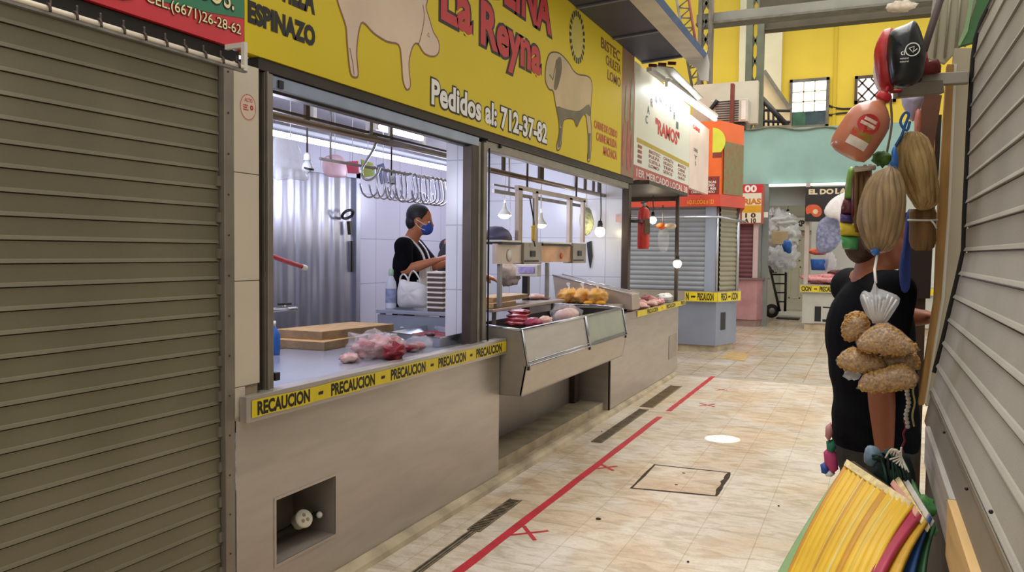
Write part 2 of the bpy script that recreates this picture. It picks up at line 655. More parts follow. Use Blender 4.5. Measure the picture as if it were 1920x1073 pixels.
def spline(pts, n=6):
    pts = [Vector(p) for p in pts]
    out = []
    for i in range(len(pts) - 1):
        p0 = pts[max(i - 1, 0)]; p1 = pts[i]; p2 = pts[i + 1]; p3 = pts[min(i + 2, len(pts) - 1)]
        for k in range(n):
            t = k / n
            out.append(0.5 * (2 * p1 + (p2 - p0) * t + (2 * p0 - 5 * p1 + 4 * p2 - p3) * t * t + (3 * p1 - p0 - 3 * p2 + p3) * t ** 3))
    out.append(pts[-1])
    return out


# ---- soft continuous bodies: tapered limbs fused into one skin by a voxel remesh
def fuse(parts, voxel=0.01, smooth=4):
    """parts: ('cap', p0, r0, p1, r1) | ('ball', c, r or (rx,ry,rz), rot) -> one continuous mesh"""
    mb = MB()
    for pt in parts:
        if pt[0] == 'cap':
            _, p0, r0, p1, r1 = pt
            p0, p1 = Vector(p0), Vector(p1)
            mb.tube([p0, p0.lerp(p1, 0.5), p1], [r0, (r0 + r1) / 2, r1], 14)
            mb.ball(p0, r0 * 0.995, 14, 9)
            mb.ball(p1, r1 * 0.995, 14, 9)
        elif pt[0] == 'ball':
            mb.ball(pt[1], pt[2], 18, 12, pt[3] if len(pt) > 3 else None)
        elif pt[0] == 'loft':
            mb.loft(pt[1])
    bmesh.ops.recalc_face_normals(mb.bm, faces=mb.bm.faces)
    me = bpy.data.meshes.new('f')
    mb.bm.to_mesh(me)
    mb.bm.free()
    o = bpy.data.objects.new('f', me)
    COL.objects.link(o)
    r = o.modifiers.new('r', 'REMESH')
    r.mode = 'VOXEL'
    r.voxel_size = voxel
    if smooth:
        s = o.modifiers.new('s', 'SMOOTH')
        s.factor = 0.5
        s.iterations = smooth
    dg = bpy.context.evaluated_depsgraph_get()
    me2 = bpy.data.meshes.new_from_object(o.evaluated_get(dg))
    bpy.data.objects.remove(o)
    bpy.data.meshes.remove(me)
    for p in me2.polygons:
        p.use_smooth = True
    return me2


def fused(name, parts, mat, parent=None, voxel=0.01, smooth=4, org=None):
    me = fuse(parts, voxel, smooth)
    if parent is None:
        co = [v.co for v in me.vertices]
        org = Vector(((min(c.x for c in co) + max(c.x for c in co)) / 2, (min(c.y for c in co) + max(c.y for c in co)) / 2, min(c.z for c in co)))
    else:
        org = WL[parent]
    me.transform(Matrix.Translation(-org))
    me.materials.clear()
    return link(name, me, mat, parent, org)

# ================================================================== THE SETTING
FLOOR_NEAR = tile_mat('marbled_cream_tile', '#dfd6c8', '#c4b9a6', 0.30, 0.30, 'XY', 0.003, 0.32, 0.05, marble=True)
FLOOR_FAR = tile_mat('grey_marbled_tile', '#c9c3b6', '#a59c88', 0.33, 0.33, 'XY', 0.006, 0.25, 0.10, marble=True)
TILEW = tile_mat('white_shop_tile', '#cdcbdc', '#a4a4ba', 0.40, 0.40, 'YZ', 0.004, 0.2, 0.03)
TILEX = tile_mat('white_partition_tile', '#dfe1e8', '#b4bac6', 0.36, 0.40, 'XZ', 0.004, 0.2, 0.03)
TILEP = M('cream_wall_tile', '#cfc3ae', 0.18, 0, 0.04, 3)

YT = 9.84                                   # where the near floor meets the far one
struct(MB().box((-6.0, -4.0, -0.2), (2.6, YT - 0.13, 0.0)).build('floor', FLOOR_NEAR))
struct(MB().box((-6.0, YT - 0.13, -0.2), (2.6, YT, 0.0)).build('trim_1', M('grey_floor_strip', '#9d958a', 0.6, 0, 0.12, 5)))
struct(MB().box((-9.0, YT, -0.2), (7.0, 31.0, 0.0)).build('floor', FLOOR_FAR))

# cement plinth the left stalls stand on, its front edge rounded
mb = MB()
prof = [(-2.75, 0.0), (-2.75, 0.05), (-2.20, 0.05), (-2.16, 0.048), (-2.135, 0.04), (-2.118, 0.025), (-2.11, 0.0)]
mb.prism([(x, 2.2, z) for x, z in prof], (0, YT - 0.15 - 2.2, 0))
struct(mb.build('trim_2', CEMENT))

# ---- back and side walls of the butcher's shop
XB = -4.1
struct(MB().box((XB - 0.1, 1.0, 0.0), (XB, 9.6, 2.75)).build('wall_back', TILEW))
struct(MB().box((XB, 2.0, 0.0), (-2.42, 2.1, 2.75)).build('wall_left', TILEX))
mb = MB()
mb.box((XB, 7.86, 0.05), (-3.12, 7.96, 2.75))
mb.box((-3.12, 7.86, 0.94), (-2.30, 7.96, 2.75))
struct(mb.build('wall_right', TILEX))
# tiled stub wall between the two windows
YS = 4.36
sL = PY(836, 450, YS).x
struct(MB().box((sL, YS, 0.86), (-2.255, YS + 0.1, 2.52)).build('wall_middle', TILEX))
struct(MB().box((XB, 1.0, 2.52), (-2.25, 7.9, 2.6)).build('ceiling', CEILM))
struct(MB().box((XB, 2.1, 0.0), (-2.2, 7.86, 0.12)).build('floor', CEMENT))

# ---- pilaster of cream tiles between shutter and window
mb = MB()
z = 2.15
mb.box((-2.40, 2.292, 0.80), (-2.182, 2.425, 2.2))
pil = struct(mb.build('wall_pilaster', CEMENT))
mb = MB()
zj = [PX(460, p, -2.17).z for p in (120, 325, 527, 724)] + [0.845]
for i in range(4):
    y1 = 2.425
    if i == 3:
        y1 = 2.345
    mb.box((-2.19, 2.292, zj[i + 1] + 0.0015), (-2.170, y1, zj[i] - 0.0015))
struct(mb.build('trim_3', TILEP, bevel=0.001))


# ================================================================== LEFT ROLLER SHUTTER
def shutter_profile(z0, z1, pitch, rib=0.0045, top=True):
    """(depth, z) outline of stacked slats, depth measured outward"""
    pts = []
    z = z0
    while z < z1:
        pts += [(-0.006, z), (-0.006, z + pitch * 0.035), (rib, z + pitch * 0.045), (rib * 0.85, z + pitch * 0.075), (rib * 0.3, z + pitch * 0.19),
                (0.0, z + pitch * 0.23), (0.0, z + pitch * 0.94), (0.0012, z + pitch * 0.985)]
        z += pitch
    return pts


def shutter_mesh(frame, prof, u0, u1):
    """frame(d, u, z) -> point"""
    mb = MB()
    v, f = [], []
    for i, (d, z) in enumerate(prof):
        v += [frame(d, u0, z), frame(d, u1, z)]
        if i:
            f.append((2 * i - 2, 2 * i - 1, 2 * i + 1, 2 * i))
    mb.add(v, f)
    mb2 = MB()
    # back sheet gives it thickness
    n = len(prof)
    zb, zt = prof[0][1], prof[-1][1]
    a = [frame(-0.012, u0, zb), frame(-0.012, u1, zb), frame(-0.012, u1, zt), frame(-0.012, u0, zt)]
    mb.add(a, [(0, 1, 2, 3)])
    mb2.bm.free()
    return mb


sl = thing('roller_shutter', 'closed olive-grey roller shutter under the red and green sign, filling the left side', 'roller shutter', (-2.19, 0.5, 0))
pitch = 0.0665
zs = PX(422, 525, -2.19).z
z0 = zs - pitch * int(zs / pitch)
shutter_mesh(lambda d, u, z: (-2.195 + d, u, z), shutter_profile(z0, 2.19, pitch), -3.0, 2.238).build('slat_curtain', SHUTL, sl)
MB().box((-2.215, -3.0, 0.0), (-2.185, 2.238, z0)).build('bottom_bar', ALU, sl)
g = MB().box((-2.215, 2.243, 0.0), (-2.168, 2.290, 2.19)).build('guide_rail', ALU, sl, bevel=0.003)
for k in range(14):
    MB().lathe([(0.004, 0), (0.004, 0.002), (0.002, 0.003)], (-2.168, 2.262, 0.2 + k * 0.15), (1, 0, 0), 8).build('rivet', ALUD, g)
for k in range(13):
    MB().box((-2.196, 2.226, z0 + pitch * (2 * k + 1) + 0.014), (-2.184, 2.243, z0 + pitch * (2 * k + 1) + 0.050)).build('end_lock', ALU, sl)
MB().box((-2.33, -3.0, 2.172), (-2.18, 2.33, 2.238)).build('shutter_box', DARK, sl)

# rail of hooks in front of the shutter's head
rr = thing('hook_rail', 'metal hook rail with its highlight coloured in and dark wire hooks above the left shutter', 'rail', tuple(PX(240, 60, -2.08)))
a, b = PX(-60, -22, -2.08), PX(463, 123, -2.08)
zr = (a.z + b.z) / 2
MB().tube([(-2.08, a.y - 1.5, zr), (-2.08, b.y, zr)], 0.008, 10).build('rod', M('pale_highlight_rod', '#fdf0dc', 0.25, 0, 0.05, 8), rr)  # pale colour stands for the highlight on a metal rod
MB().box((-2.095, a.y - 1.5, zr - 0.017), (-2.078, b.y, zr - 0.0085)).build('rail_strip', GALV, rr)
yb = PX(458, 100, -2.08).y
MB().box((-2.088, yb - 0.008, zr - 0.012), (-2.072, yb + 0.008, 2.245)).build('bracket', WHITEP, rr)
MB().box((-2.165, yb - 0.0075, 2.226), (-2.0885, yb + 0.0075, 2.244)).build('bracket', WHITEP, rr)
hooks = [PX(x, 0, -2.08).y for x in ()]
hx = [(88, 19), (139, 33), (184, 46), (228, 58), (268, 70), (308, 82), (345, 93), (381, 104), (414, 113), (444, 121)]
for i, (x, y) in enumerate(hx):
    yy = PX(x, y, -2.08).y
    pts = spline([(-2.066, yy, zr - 0.012), (-2.068, yy, zr + 0.006), (-2.082, yy + 0.002, zr + 0.013), (-2.10, yy + 0.02, zr + 0.012), (-2.115, yy + 0.035, zr + 0.022), (-2.118, yy + 0.038, zr + 0.045)], 3)
    MB().tube(pts, 0.0042, 6).build('hook', ALUD, rr)

# ================================================================== RED AND GREEN SIGN
rs = thing('red_green_sign', 'red and green sign with cream telephone number over the left shutter', 'sign', (XF, 1.0, 2.245))
SF = Face((XF, 0, 0), (0, 1, 0), (0, 0, 1))
MB().box((XF - 0.05, -1.2, 2.245), (XF, 2.342, 3.5)).build('panel', REDV, rs)
g1 = [SF.px(x, y) for x, y in ((461, 36), (400, 25), (340, 12), (293, 0))]
mb = MB()
g1 = g1 + [(g1[-1][0] - 0.35, g1[-1][1] + 0.05), (-1.2, 2.62), (-1.2, 3.45), (2.342, 3.45)]
g1[0] = (2.342, g1[0][1])
poly_uv(mb, SF, g1, 0.0005, 0.0015)
mb.build('green_field', GREENV, rs)
lb = MB(); lf = MB()
a = SF.px(272, 12); b = SF.px(450, 71); t = SF.px(449, 47)
v0 = b[1]; h = t[1] - b[1]
text_fit(lb, SF, 'CEL.(6671)26-28-62', a[0], b[0], v0, v0 + h, 0.0035, 0.045)
text_fit(lf, SF, 'CEL.(6671)26-28-62', a[0], b[0], v0, v0 + h, 0.005, 0.006)
text_fit(lb, SF, 'RIO', a[0] - 0.42, a[0] - 0.05, v0 - 0.01, v0 + h, 0.0035, 0.045)
text_fit(lf, SF, 'RIO', a[0] - 0.42, a[0] - 0.05, v0 - 0.01, v0 + h, 0.005, 0.006)
c = SF.px(437, 20); d_ = SF.px(395, 9)
text_fit(lb, SF, 'TACOS.', d_[0] - 0.18, c[0], c[1], c[1] + 0.085, 0.0035, 0.05)
text_fit(lf, SF, 'TACOS.', d_[0] - 0.18, c[0], c[1], c[1] + 0.085, 0.005, 0.006)
lb.build('letter_outline', BLACKL, rs)  # black printed outline round the letters
lf.build('lettering', CREAML, rs)

# ================================================================== YELLOW BUTCHER'S SIGN
ys = thing('butcher_sign', 'long yellow sign board with a pig, a bull and red lettering', 'sign', (XF, 5.0, 2.2425))
MB().box((XF - 0.06, 2.346, 2.2425), (XF, 7.30, 3.49)).build('panel', YELLOW, ys)
mp = M('blurred_meat_print', '#a85a48', 0.4, 0, 0.2, 3.0, color2='#7d7a58', stretch=(1, 9, 0.8), detail=2)
MB().box((XF - 0.06, 7.30, 2.2425), (XF, 7.72, 3.49)).build('meat_picture', mp, ys)
mb = MB()
for (u0, u1, v0, v1) in ((7.34, 7.41, 2.32, 2.72), (7.50, 7.58, 2.30, 2.78), (7.62, 7.68, 2.34, 2.66)):
    poly_uv(mb, SF, smooth_poly([(u0, v0 + .05), ((u0 + u1) / 2, v0), (u1, v0 + .05), (u1 - .01, v1 - .1), ((u0 + u1) / 2, v1), (u0 + .01, v1 - .1)], 3), 0.001)
mb.build('meat_cut', M('meat_print_red', '#b05050', 0.4, 0, 0.3, 8), ys)
mb = MB()
for (u0, u1, v0, v1) in ((7.42, 7.48, 2.75, 3.1), (7.60, 7.66, 2.7, 3.2)):
    poly_uv(mb, SF, smooth_poly([(u0, v0 + .05), ((u0 + u1) / 2, v0), (u1, v0 + .05), (u1 - .01, v1 - .1), ((u0 + u1) / 2, v1), (u0 + .01, v1 - .1)], 3), 0.001)
mb.build('herb_sprig', M('herb_print_green', '#6d8a60', 0.4, 0, 0.3, 8), ys)
# black list words
mb = MB()
text_px(mb, SF, 'ESPINAZO', (466, 43), (589, 83), (466, 6), 0.002, 0.06)
a = SF.px(500, 0); b = SF.px(588, 25)
text_fit(mb, SF, 'COSTILLA', SF.px(468, -14)[0], b[0], b[1], b[1] + 0.10, 0.002, 0.055)
mb.build('black_lettering', BLACKL, ys)
# telephone order line, white with a black edge
lb = MB(); lf = MB()
for m_, off, dd in ((lb, 0.09, 0.002), (lf, 0.035, 0.0035)):
    text_px(m_, SF, 'Pedidos al: 712-37-82', (809, 193), (1024, 269), (809, 148), dd, off, 1.02)
lb.build('order_line_edge', BLACKL, ys)
lf.build('order_line', WHITEL, ys)
# name in red with a black edge
lb = MB(); lf = MB()
for m_, off, dd in ((lb, 0.085, 0.002), (lf, 0.036, 0.0035)):
    a = SF.px(828, 33); b = SF.px(882, 64); t = SF.px(828, -22)
    text_fit(m_, SF, 'La', a[0], b[0], (a[1] + b[1]) / 2, (a[1] + b[1]) / 2 + 0.25, dd, off)
    a = SF.px(902, 81); b = SF.px(1012, 141)
    v = (a[1] + b[1]) / 2
    text_fit(m_, SF, 'Reyna', a[0], b[0], v - 0.075, v + 0.25, dd, off, space=1.0)
    a = SF.px(905, -8); b = SF.px(1031, 64)
    text_fit(m_, SF, 'OLINA', a[0], b[0], b[1], b[1] + 0.27, dd, off)
lb.build('name_edge', BLACKL, ys)
lf.build('name_lettering', REDL, ys)
# pig: pale body, dark outline
pig = [(632, 0), (640, 25), (648, 50), (650, 75), (653, 110), (657, 138), (664, 145), (671, 140), (668, 100), (672, 60), (680, 42),
       (700, 62), (725, 78), (747, 84), (752, 110), (755, 150), (762, 168), (769, 160), (766, 120), (773, 88), (783, 82), (795, 100),
       (812, 106), (822, 98), (822, 78), (812, 60), (806, 40), (798, 12), (795, -30), (640, -90), (628, -40)]
pig_uv = smooth_poly([SF.px(*p) for p in pig], 3)


def ribbon(mb, face, pts, w, d, closed=True):
    n = len(pts)
    L, R = [], []
    for i in range(n):
        p0 = Vector(pts[i - 1] if (closed or i) else pts[i]); p1 = Vector(pts[(i + 1) % n] if (closed or i < n - 1) else pts[i])
        t = (p1 - p0)
        t = t.normalized() if t.length > 1e-9 else Vector((1, 0))
        nn = Vector((-t.y, t.x)) * w / 2
        L.append(Vector(pts[i]) + nn); R.append(Vector(pts[i]) - nn)
    v = [face.p(p.x, p.y, d) for p in L] + [face.p(p.x, p.y, d) for p in R]
    f = [(i, (i + 1) % n, n + (i + 1) % n, n + i) for i in range(n if closed else n - 1)]
    mb.add(v, f)
    return mb


mb = MB(); poly_uv(mb, SF, pig_uv, 0.001, 0.001)
pg = mb.build('pig_picture', M('pig_print_pink', '#d8bfa4', 0.4, 0, 0.10, 2.2), ys)
mb = MB(); ribbon(mb, SF, pig_uv, 0.009, 0.0025)
ribbon(mb, SF, smooth_poly([SF.px(*p) for p in ((783, 82), (790, 62), (795, 30), (790, 10))], 3)[:-3], 0.007, 0.0025, False)
ribbon(mb, SF, [SF.px(*p) for p in ((800, 66), (805, 70), (803, 62))], 0.006, 0.0025, True)
ribbon(mb, SF, [SF.px(*p) for p in ((655, 90), (661, 120), (663, 140))], 0.006, 0.0025, False)
mb.build('pig_outline', M('pig_print_line', '#8a6248', 0.5, 0, 0.1, 5), pg)
bull = [(1022, 148), (1023, 125), (1028, 105), (1036, 98), (1050, 101), (1066, 118), (1075, 133), (1085, 140), (1098, 142), (1107, 148), (1110, 165),
        (1108, 190), (1107, 220), (1109, 250), (1107, 290), (1105, 302), (1101, 300), (1103, 270), (1101, 240), (1097, 215), (1088, 222),
        (1081, 238), (1075, 224), (1058, 224), (1054, 240), (1052, 270), (1047, 282), (1043, 276), (1048, 250), (1047, 225), (1042, 200),
        (1037, 172), (1030, 168), (1025, 160)]
bull_uv = smooth_poly([SF.px(*p) for p in bull], 3)
mb = MB(); poly_uv(mb, SF, bull_uv, 0.001, 0.001)
bp = mb.build('bull_picture', M('bull_print_buff', '#c2aa80', 0.4, 0, 0.12, 2.5), ys)
mb = MB()
poly_uv(mb, SF, smooth_poly([SF.px(*p) for p in ((1043, 200), (1062, 205), (1085, 208), (1104, 196), (1106, 218), (1098, 213), (1090, 221), (1081, 237), (1074, 223), (1058, 222), (1052, 240), (1047, 222))], 3), 0.0025, 0.0008)
poly_uv(mb, SF, [SF.px(*p) for p in ((1049, 240), (1053, 240), (1050, 275), (1045, 278))], 0.0025, 0.0008)
poly_uv(mb, SF, smooth_poly([SF.px(*p) for p in ((1044, 112), (1051, 108), (1053, 128), (1049, 150), (1043, 168), (1038, 165), (1041, 140))], 3), 0.0025, 0.0008)
poly_uv(mb, SF, [SF.px(*p) for p in ((1102, 250), (1107, 250), (1105, 298), (1102, 298))], 0.0025, 0.0008)
mb.build('bull_dark_belly', M('bull_print_brown', '#665a40', 0.45, 0, 0.2, 6), bp)
mb = MB(); ribbon(mb, SF, bull_uv, 0.010, 0.003)
ribbon(mb, SF, [SF.px(*p) for p in ((1043, 112), (1040, 130), (1036, 150), (1030, 140))], 0.010, 0.003, False)
mb.build('bull_outline', M('bull_print_line', '#4c4028', 0.5, 0, 0.1, 5), bp)
# oval emblem of black dashes
c = SF.px(1082, 70); ru = SF.px(1096, 74)[0] - c[0]; rv = SF.px(1082, 20)[1] - c[1]
mb = MB()
n = 22
for k in range(n):
    a0, a1 = 2 * PI * k / n, 2 * PI * (k + 0.55) / n
    q = [(c[0] + ru * s * math.cos(a), c[1] + rv * s * math.sin(a)) for a, s in ((a0, 1), (a1, 1), (a1, 0.78), (a0, 0.78))]
    poly_uv(mb, SF, q, 0.003, 0.001)
em = mb.build('oval_emblem', BLACKL, ys)
mb = MB()
poly_uv(mb, SF, [(c[0] + ru * math.cos(2 * PI * k / 28), c[1] + rv * math.sin(2 * PI * k / 28)) for k in range(28)], 0.001, 0.001)
mb.build('emblem_ground', M('emblem_pale', '#c8b84e', 0.4, 0, 0.05, 4), em)
# red list words
mb = MB()
for w, bl, br, tp in (('CARNE DE CERDO', (1114, 240), (1157, 258), (1114, 226)), ('CARNE MOLIDA', (1118, 262), (1156, 279), (1118, 247)), ('MACHACA', (1131, 290), (1156, 300), (1131, 274))):
    text_px(mb, SF, w, bl, br, tp, 0.002, 0.04)
mb.build('red_list_lettering', M('red_list_print', '#c0572c', 0.45, 0, 0.1, 8), ys)
mb = MB()
for w, bl, br, tp in (('BISTEC', (1127, 92), (1162, 113), (1127, 72)), ('CHULETA', (1136, 122), (1163, 138), (1136, 104)), ('LOMO', (1139, 150), (1163, 163), (1139, 132))):
    text_px(mb, SF, w, bl, br, tp, 0.002, 0.02)
mb.build('brown_list_lettering', M('brown_list_print', '#7a4a20', 0.45, 0, 0.1, 8), ys)
# dark lintel under the sign
struct(MB().box((-2.30, 2.43, 2.196), (-2.175, 7.78, 2.2415)).build('trim_4', M('dark_lintel', '#3a342c', 0.6, 0.2, 0.15, 6)))

# ================================================================== AWNING OVER THE SIGN
aw = thing('awning', 'dark blue sheet awning with grey flashing above the yellow sign', 'awning', (-1.9, 6.5, 3.45))
ye = 7.98
A = PY(1216, 117, ye); Bq = PY(1281, 106, ye); Cq = PY(1300, 118, ye); D = PY(1324, 112, ye); Eq = PY(1324, 92, ye)
mb = MB()
y_start = 2.2
ext = Vector((0, y_start - ye, 0))
mb.prism([(-2.16, ye, A.z), (Bq.x, ye, Bq.z), (Bq.x, ye, Bq.z + 0.03), (-2.16, ye, A.z + 0.03)], ext)
mb.build('sheet', NAVY, aw)
for k in range(6):
    yy = ye - 0.03 - k * 0.98
    MB().bar((-2.155, yy, A.z - 0.008), (Bq.x, yy, Bq.z - 0.008), 0.035, 0.014).build('seam', M('awning_seam_grey', '#6d7080', 0.5, 0.2, 0.1, 5), aw)
mb = MB()
P2 = PY(1317, 106, ye); P3 = PY(1323, 97, ye)
sh8 = Vector((0, 0.08, 0))
mb.prism([Bq + sh8 + Vector((.002, 0, -.01)), P2 + sh8, P2 + sh8 + Vector((0, 0, .012)), Bq + sh8 + Vector((.002, 0, .012))], ext)
mb.build('flashing', GREYFLASH, aw)
mb = MB()
mb.prism([P2 + sh8, P3 + sh8, P3 + sh8 + Vector((-.03, 0, .01)), P2 + sh8 + Vector((-.03, 0, .013))], ext)
mb.build('edge_trim', BLUEEDGE, aw)
mb = MB()
q = [PY(x, y, ye + 0.09) for x, y in ((1282, 106), (1324, 95), (1330, 118), (1328, 152), (1312, 150), (1306, 128), (1290, 118))]
mb.prism(q, (0, 0.012, 0))
mb.build('bent_end_sheet', GREYFLASH, aw)
mb = MB()
for (x, y) in ((1222, 122), (1240, 120), (1258, 118)):
    p = PY(x, y, ye - 0.03)
    mb.bar(p + Vector((-0.03, 0, 0)), p + Vector((0.05, 0, -0.01)), 0.02, 0.03)
mb.build('rusty_bracket', RUST, aw)

# sticker on the pilaster
st = thing('oval_sticker', 'oval cream sticker with red print on the tiled pilaster', 'sticker', tuple(PX(465, 226, -2.17)))
TF = Face((-2.1695, 0, 0), (0, 1, 0), (0, 0, 1))
c = TF.px(465, 201); ru = TF.px(480, 201)[0] - c[0]; rv = TF.px(465, 176)[1] - c[1]
el = lambda s, n=28: [(c[0] + ru * s * math.cos(2 * PI * k / n), c[1] + rv * s * math.sin(2 * PI * k / n)) for k in range(n)]
mb = MB(); poly_uv(mb, TF, el(1), 0.0003, 0.0008)
mb.build('paper', M('sticker_paper', '#d8c2ae', 0.4, 0, 0.05, 9), st)
mb = MB(); ribbon(mb, TF, el(0.94), 0.0022, 0.0016)
text_fit(mb, TF, 'ALTO', c[0] - ru * .45, c[0] + ru * .5, c[1] + rv * .38, c[1] + rv * .66, 0.0016, 0.02)
for k, w in enumerate((0.5, 0.42, 0.55)):
    rect(mb, TF, c[0] - ru * .62, c[0] - ru * .62 + ru * w * 1.1, c[1] + rv * (0.08 - k * .17), c[1] + rv * (0.15 - k * .17), 0.0014)
for k in range(8):
    a = 2 * PI * k / 8
    rect(mb, TF, c[0] + ru * (.42 + .16 * math.cos(a)) - .002, c[0] + ru * (.42 + .16 * math.cos(a)) + .002, c[1] + rv * .13 * math.sin(a) - .003, c[1] + rv * .13 * math.sin(a) + .003, 0.0014)
mb.build('red_print', REDL, st)

# ================================================================== WINDOW FRAMES
wf = thing('shop_window_frame', 'grey steel frame around the first serving window, nearest the left shutter', 'window frame', (-2.2, 3.4, 0.95))
MB().box((-2.30, 2.428, 0.93), (-2.195, 2.468, 2.20)).build('dark_jamb', ALUD, wf)
mb = MB()
mb.box((-2.235, 2.4685, 0.93), (-2.180, 2.518, 2.195))
mb.box((-2.1795, 2.470, 0.93), (-2.165, 2.478, 2.195))
j = mb.build('left_rail', ALU, wf, bevel=0.002)
mb = MB()
for p in ((523, 159), (516, 706)):
    q = PX(p[0], p[1], -2.19)
    mb.box((-2.205, q.y - 0.012, q.z - 0.016), (-2.178, q.y + 0.016, q.z + 0.016))
mb.build('end_bracket', BLACKP, wf)
MB().box((-2.245, 2.52, 2.138), (-2.185, 4.36, 2.194)).build('header', M('blue_grey_steel', '#8f98a8', 0.35, 0.6, 0.1, 5), wf, bevel=0.004)
MB().box((-2.25, 2.52, 2.128), (-2.21, 4.36, 2.137)).build('header_lip', ALUD, wf)
MB().box((-2.246, 4.262, 0.93), (-2.184, 4.345, 2.137)).build('right_rail', ALUD, wf, bevel=0.003)

wf2 = thing('shop_window_frame', 'grey steel frame around the second serving window, above the display case', 'window frame', (-2.2, 6.0, 0.95))
mb = MB()
mb.box((-2.26, 4.365, 0.92), (-2.19, 4.40, 2.17))
mb.box((-2.24, 4.41, 0.95), (-2.175, 4.455, 2.17))
mb.build('left_rail', ALU, wf2, bevel=0.003)
MB().tube([(-2.17, 4.47, 0.94), (-2.17, 4.47, 2.14)], 0.006, 8).build('lock_rod', BLACKP, wf2)
MB().box((-2.245, 4.46, 2.13), (-2.185, 7.66, 2.188)).build('header', ALU, wf2, bevel=0.004)
MB().box((-2.25, 4.46, 2.188), (-2.175, 7.70, 2.196)).build('header_lip', ALUD, wf2)
MB().box((-2.25, 7.655, 0.92), (-2.18, 7.745, 2.17)).build('right_rail', ALUD, wf2, bevel=0.003)
mb = MB()
q = PX(935, 275, -2.19)
mb.lathe([(0.012, 0), (0.012, 0.02), (0.006, 0.022)], (-2.19, q.y, q.z), (1, 0, 0), 12)
mb.build('end_roller', BLACKP, wf2)

# ================================================================== FIRST COUNTER (with the meter niche)
ct = thing('steel_counter', 'near stainless steel counter with a meter niche and a wide worktop', 'counter', (-2.3, 3.4, 0.05))
# front sheet with a rectangular niche cut in it
ny0, ny1, nz0, nz1 = 2.512, 2.905, 0.218, 0.483
y0, y1, z0_, z1_ = 2.292, 4.64, 0.05, 0.86
v = [(XF, y, z) for y, z in ((y0, z0_), (y1, z0_), (y1, z1_), (y0, z1_), (ny0, nz0), (ny1, nz0), (ny1, nz1), (ny0, nz1))]
mb = MB().add(v, [(0, 1, 5, 4), (1, 2, 6, 5), (2, 3, 7, 6), (3, 0, 4, 7)])
mb.add([(XF, y1, z0_), (XF - 0.3, y1, z0_), (XF - 0.3, y1, z1_), (XF, y1, z1_)], [(0, 1, 2, 3)])
mb.build('front_panel', STEEL, ct)
mb = MB()
xb = XF - 0.24
n8 = [(XF, ny0, nz0), (XF, ny1, nz0), (XF, ny1, nz1), (XF, ny0, nz1), (xb, ny0, nz0), (xb, ny1, nz0), (xb, ny1, nz1), (xb, ny0, nz1)]
mb.add(n8, [(0, 1, 5, 4), (1, 2, 6, 5), (2, 3, 7, 6), (3, 0, 4, 7), (4, 5, 6, 7)])
mb.build('niche_lining', STEEL2, ct)
mb = MB()
w = 0.012
mb.box((XF - 0.002, ny0 - w, nz0 - w), (XF + 0.003, ny1 + w, nz0))
mb.box((XF - 0.002, ny0 - w, nz1), (XF + 0.003, ny1 + w, nz1 + w))
mb.box((XF - 0.002, ny0 - w, nz0), (XF + 0.003, ny0, nz1))
mb.box((XF - 0.002, ny1, nz0), (XF + 0.003, ny1 + w, nz1))
mb.build('niche_rim', STEEL, ct)
XT = -2.125
ZT = 0.935
mb = MB()
mb.box((-3.02, 2.52, ZT - 0.03), (-2.20, 4.30, ZT))
mb.build('worktop', M('worktop_steel', '#c3c6d0', 0.25, 0.6, 0.05, 5, 0.02, 50), ct, bevel=0.003)
mb = MB()
mb.box((-2.205, 2.435, ZT - 0.028), (XT - .0042, 4.6465, ZT + 0.004))
mb.box((-2.166, 2.3175, ZT - 0.028), (XT - .0042, 2.4345, ZT + 0.004))
mb.box((XT - 0.004, 2.308, 0.84), (XT, 4.655, ZT + 0.006))
mb.box((-2.164, 2.3175, 0.8405), (XT - .0042, 4.6465, 0.848))
mb.box((-2.164, 2.309, 0.8405), (XT - .0042, 2.317, ZT + 0.005))
mb.box((-2.164, 4.647, 0.8405), (XT - .0042, 4.6545, ZT + 0.005))
mb.build('front_ledge', STEEL, ct, bevel=0.002)

# ---- caution tape along the ledge
CF = Face((XT + 0.0015, 0, 0), (0, 1, 0), (0, 0, 1))


def caution(face, u0, u1, v0, v1, words, parent, name='tape'):
    """words: list of (text, ua, ub)"""
    mb = MB()
    n = 24
    pts_b = [(u0 + (u1 - u0) * i / n, v0 + 0.002 * math.sin(i * 1.7)) for i in range(n + 1)]
    pts_t = [(u0 + (u1 - u0) * i / n, v1 + 0.0025 * math.sin(i * 1.1 + 1)) for i in range(n + 1)][::-1]
    poly_uv(mb, face, pts_b + pts_t, 0.0005, 0.0006)
    t = mb.build('film', TAPEY, parent)
    mb = MB()
    hh = v1 - v0
    for w_, a_, b_ in words:
        text_fit(mb, face, w_, a_, b_, v0 + hh * 0.13, v0 + hh * 0.87, 0.0016, 0.045)
    for i in range(len(words) - 1):
        m = (words[i][2] + words[i + 1][1]) / 2
        for k in (-1, 0, 1):
            mbx = m + k * hh * 0.16
            poly_uv(mb, face, [(mbx - hh * .10, v0 + hh * .42), (mbx + hh * .05, v0 + hh * .36), (mbx + hh * .12, v0 + hh * .56), (mbx - hh * .02, v0 + hh * .62)], 0.0016, 0.0004)
    mb.build('lettering', BLACKL, t)


tp = thing('caution_tape', 'yellow caution tape with black lettering along the near counter ledge', 'tape', (XT, 3.4, 0.84))
def uu(px, py): return CF.px(px, py)[0]
W_ = [('RECAUCION', uu(483, 750), uu(580, 735)), ('PRECAUCION', uu(621, 715), uu(702, 703)), ('PRECAUCION', uu(733, 690), uu(797, 680)),
      ('PRECAUCION', uu(822, 675), uu(873, 666)), ('PRECAUCION', uu(893, 664), uu(940, 655))]
caution(CF, uu(472, 745), 4.65, 0.856, 0.922, W_, tp)

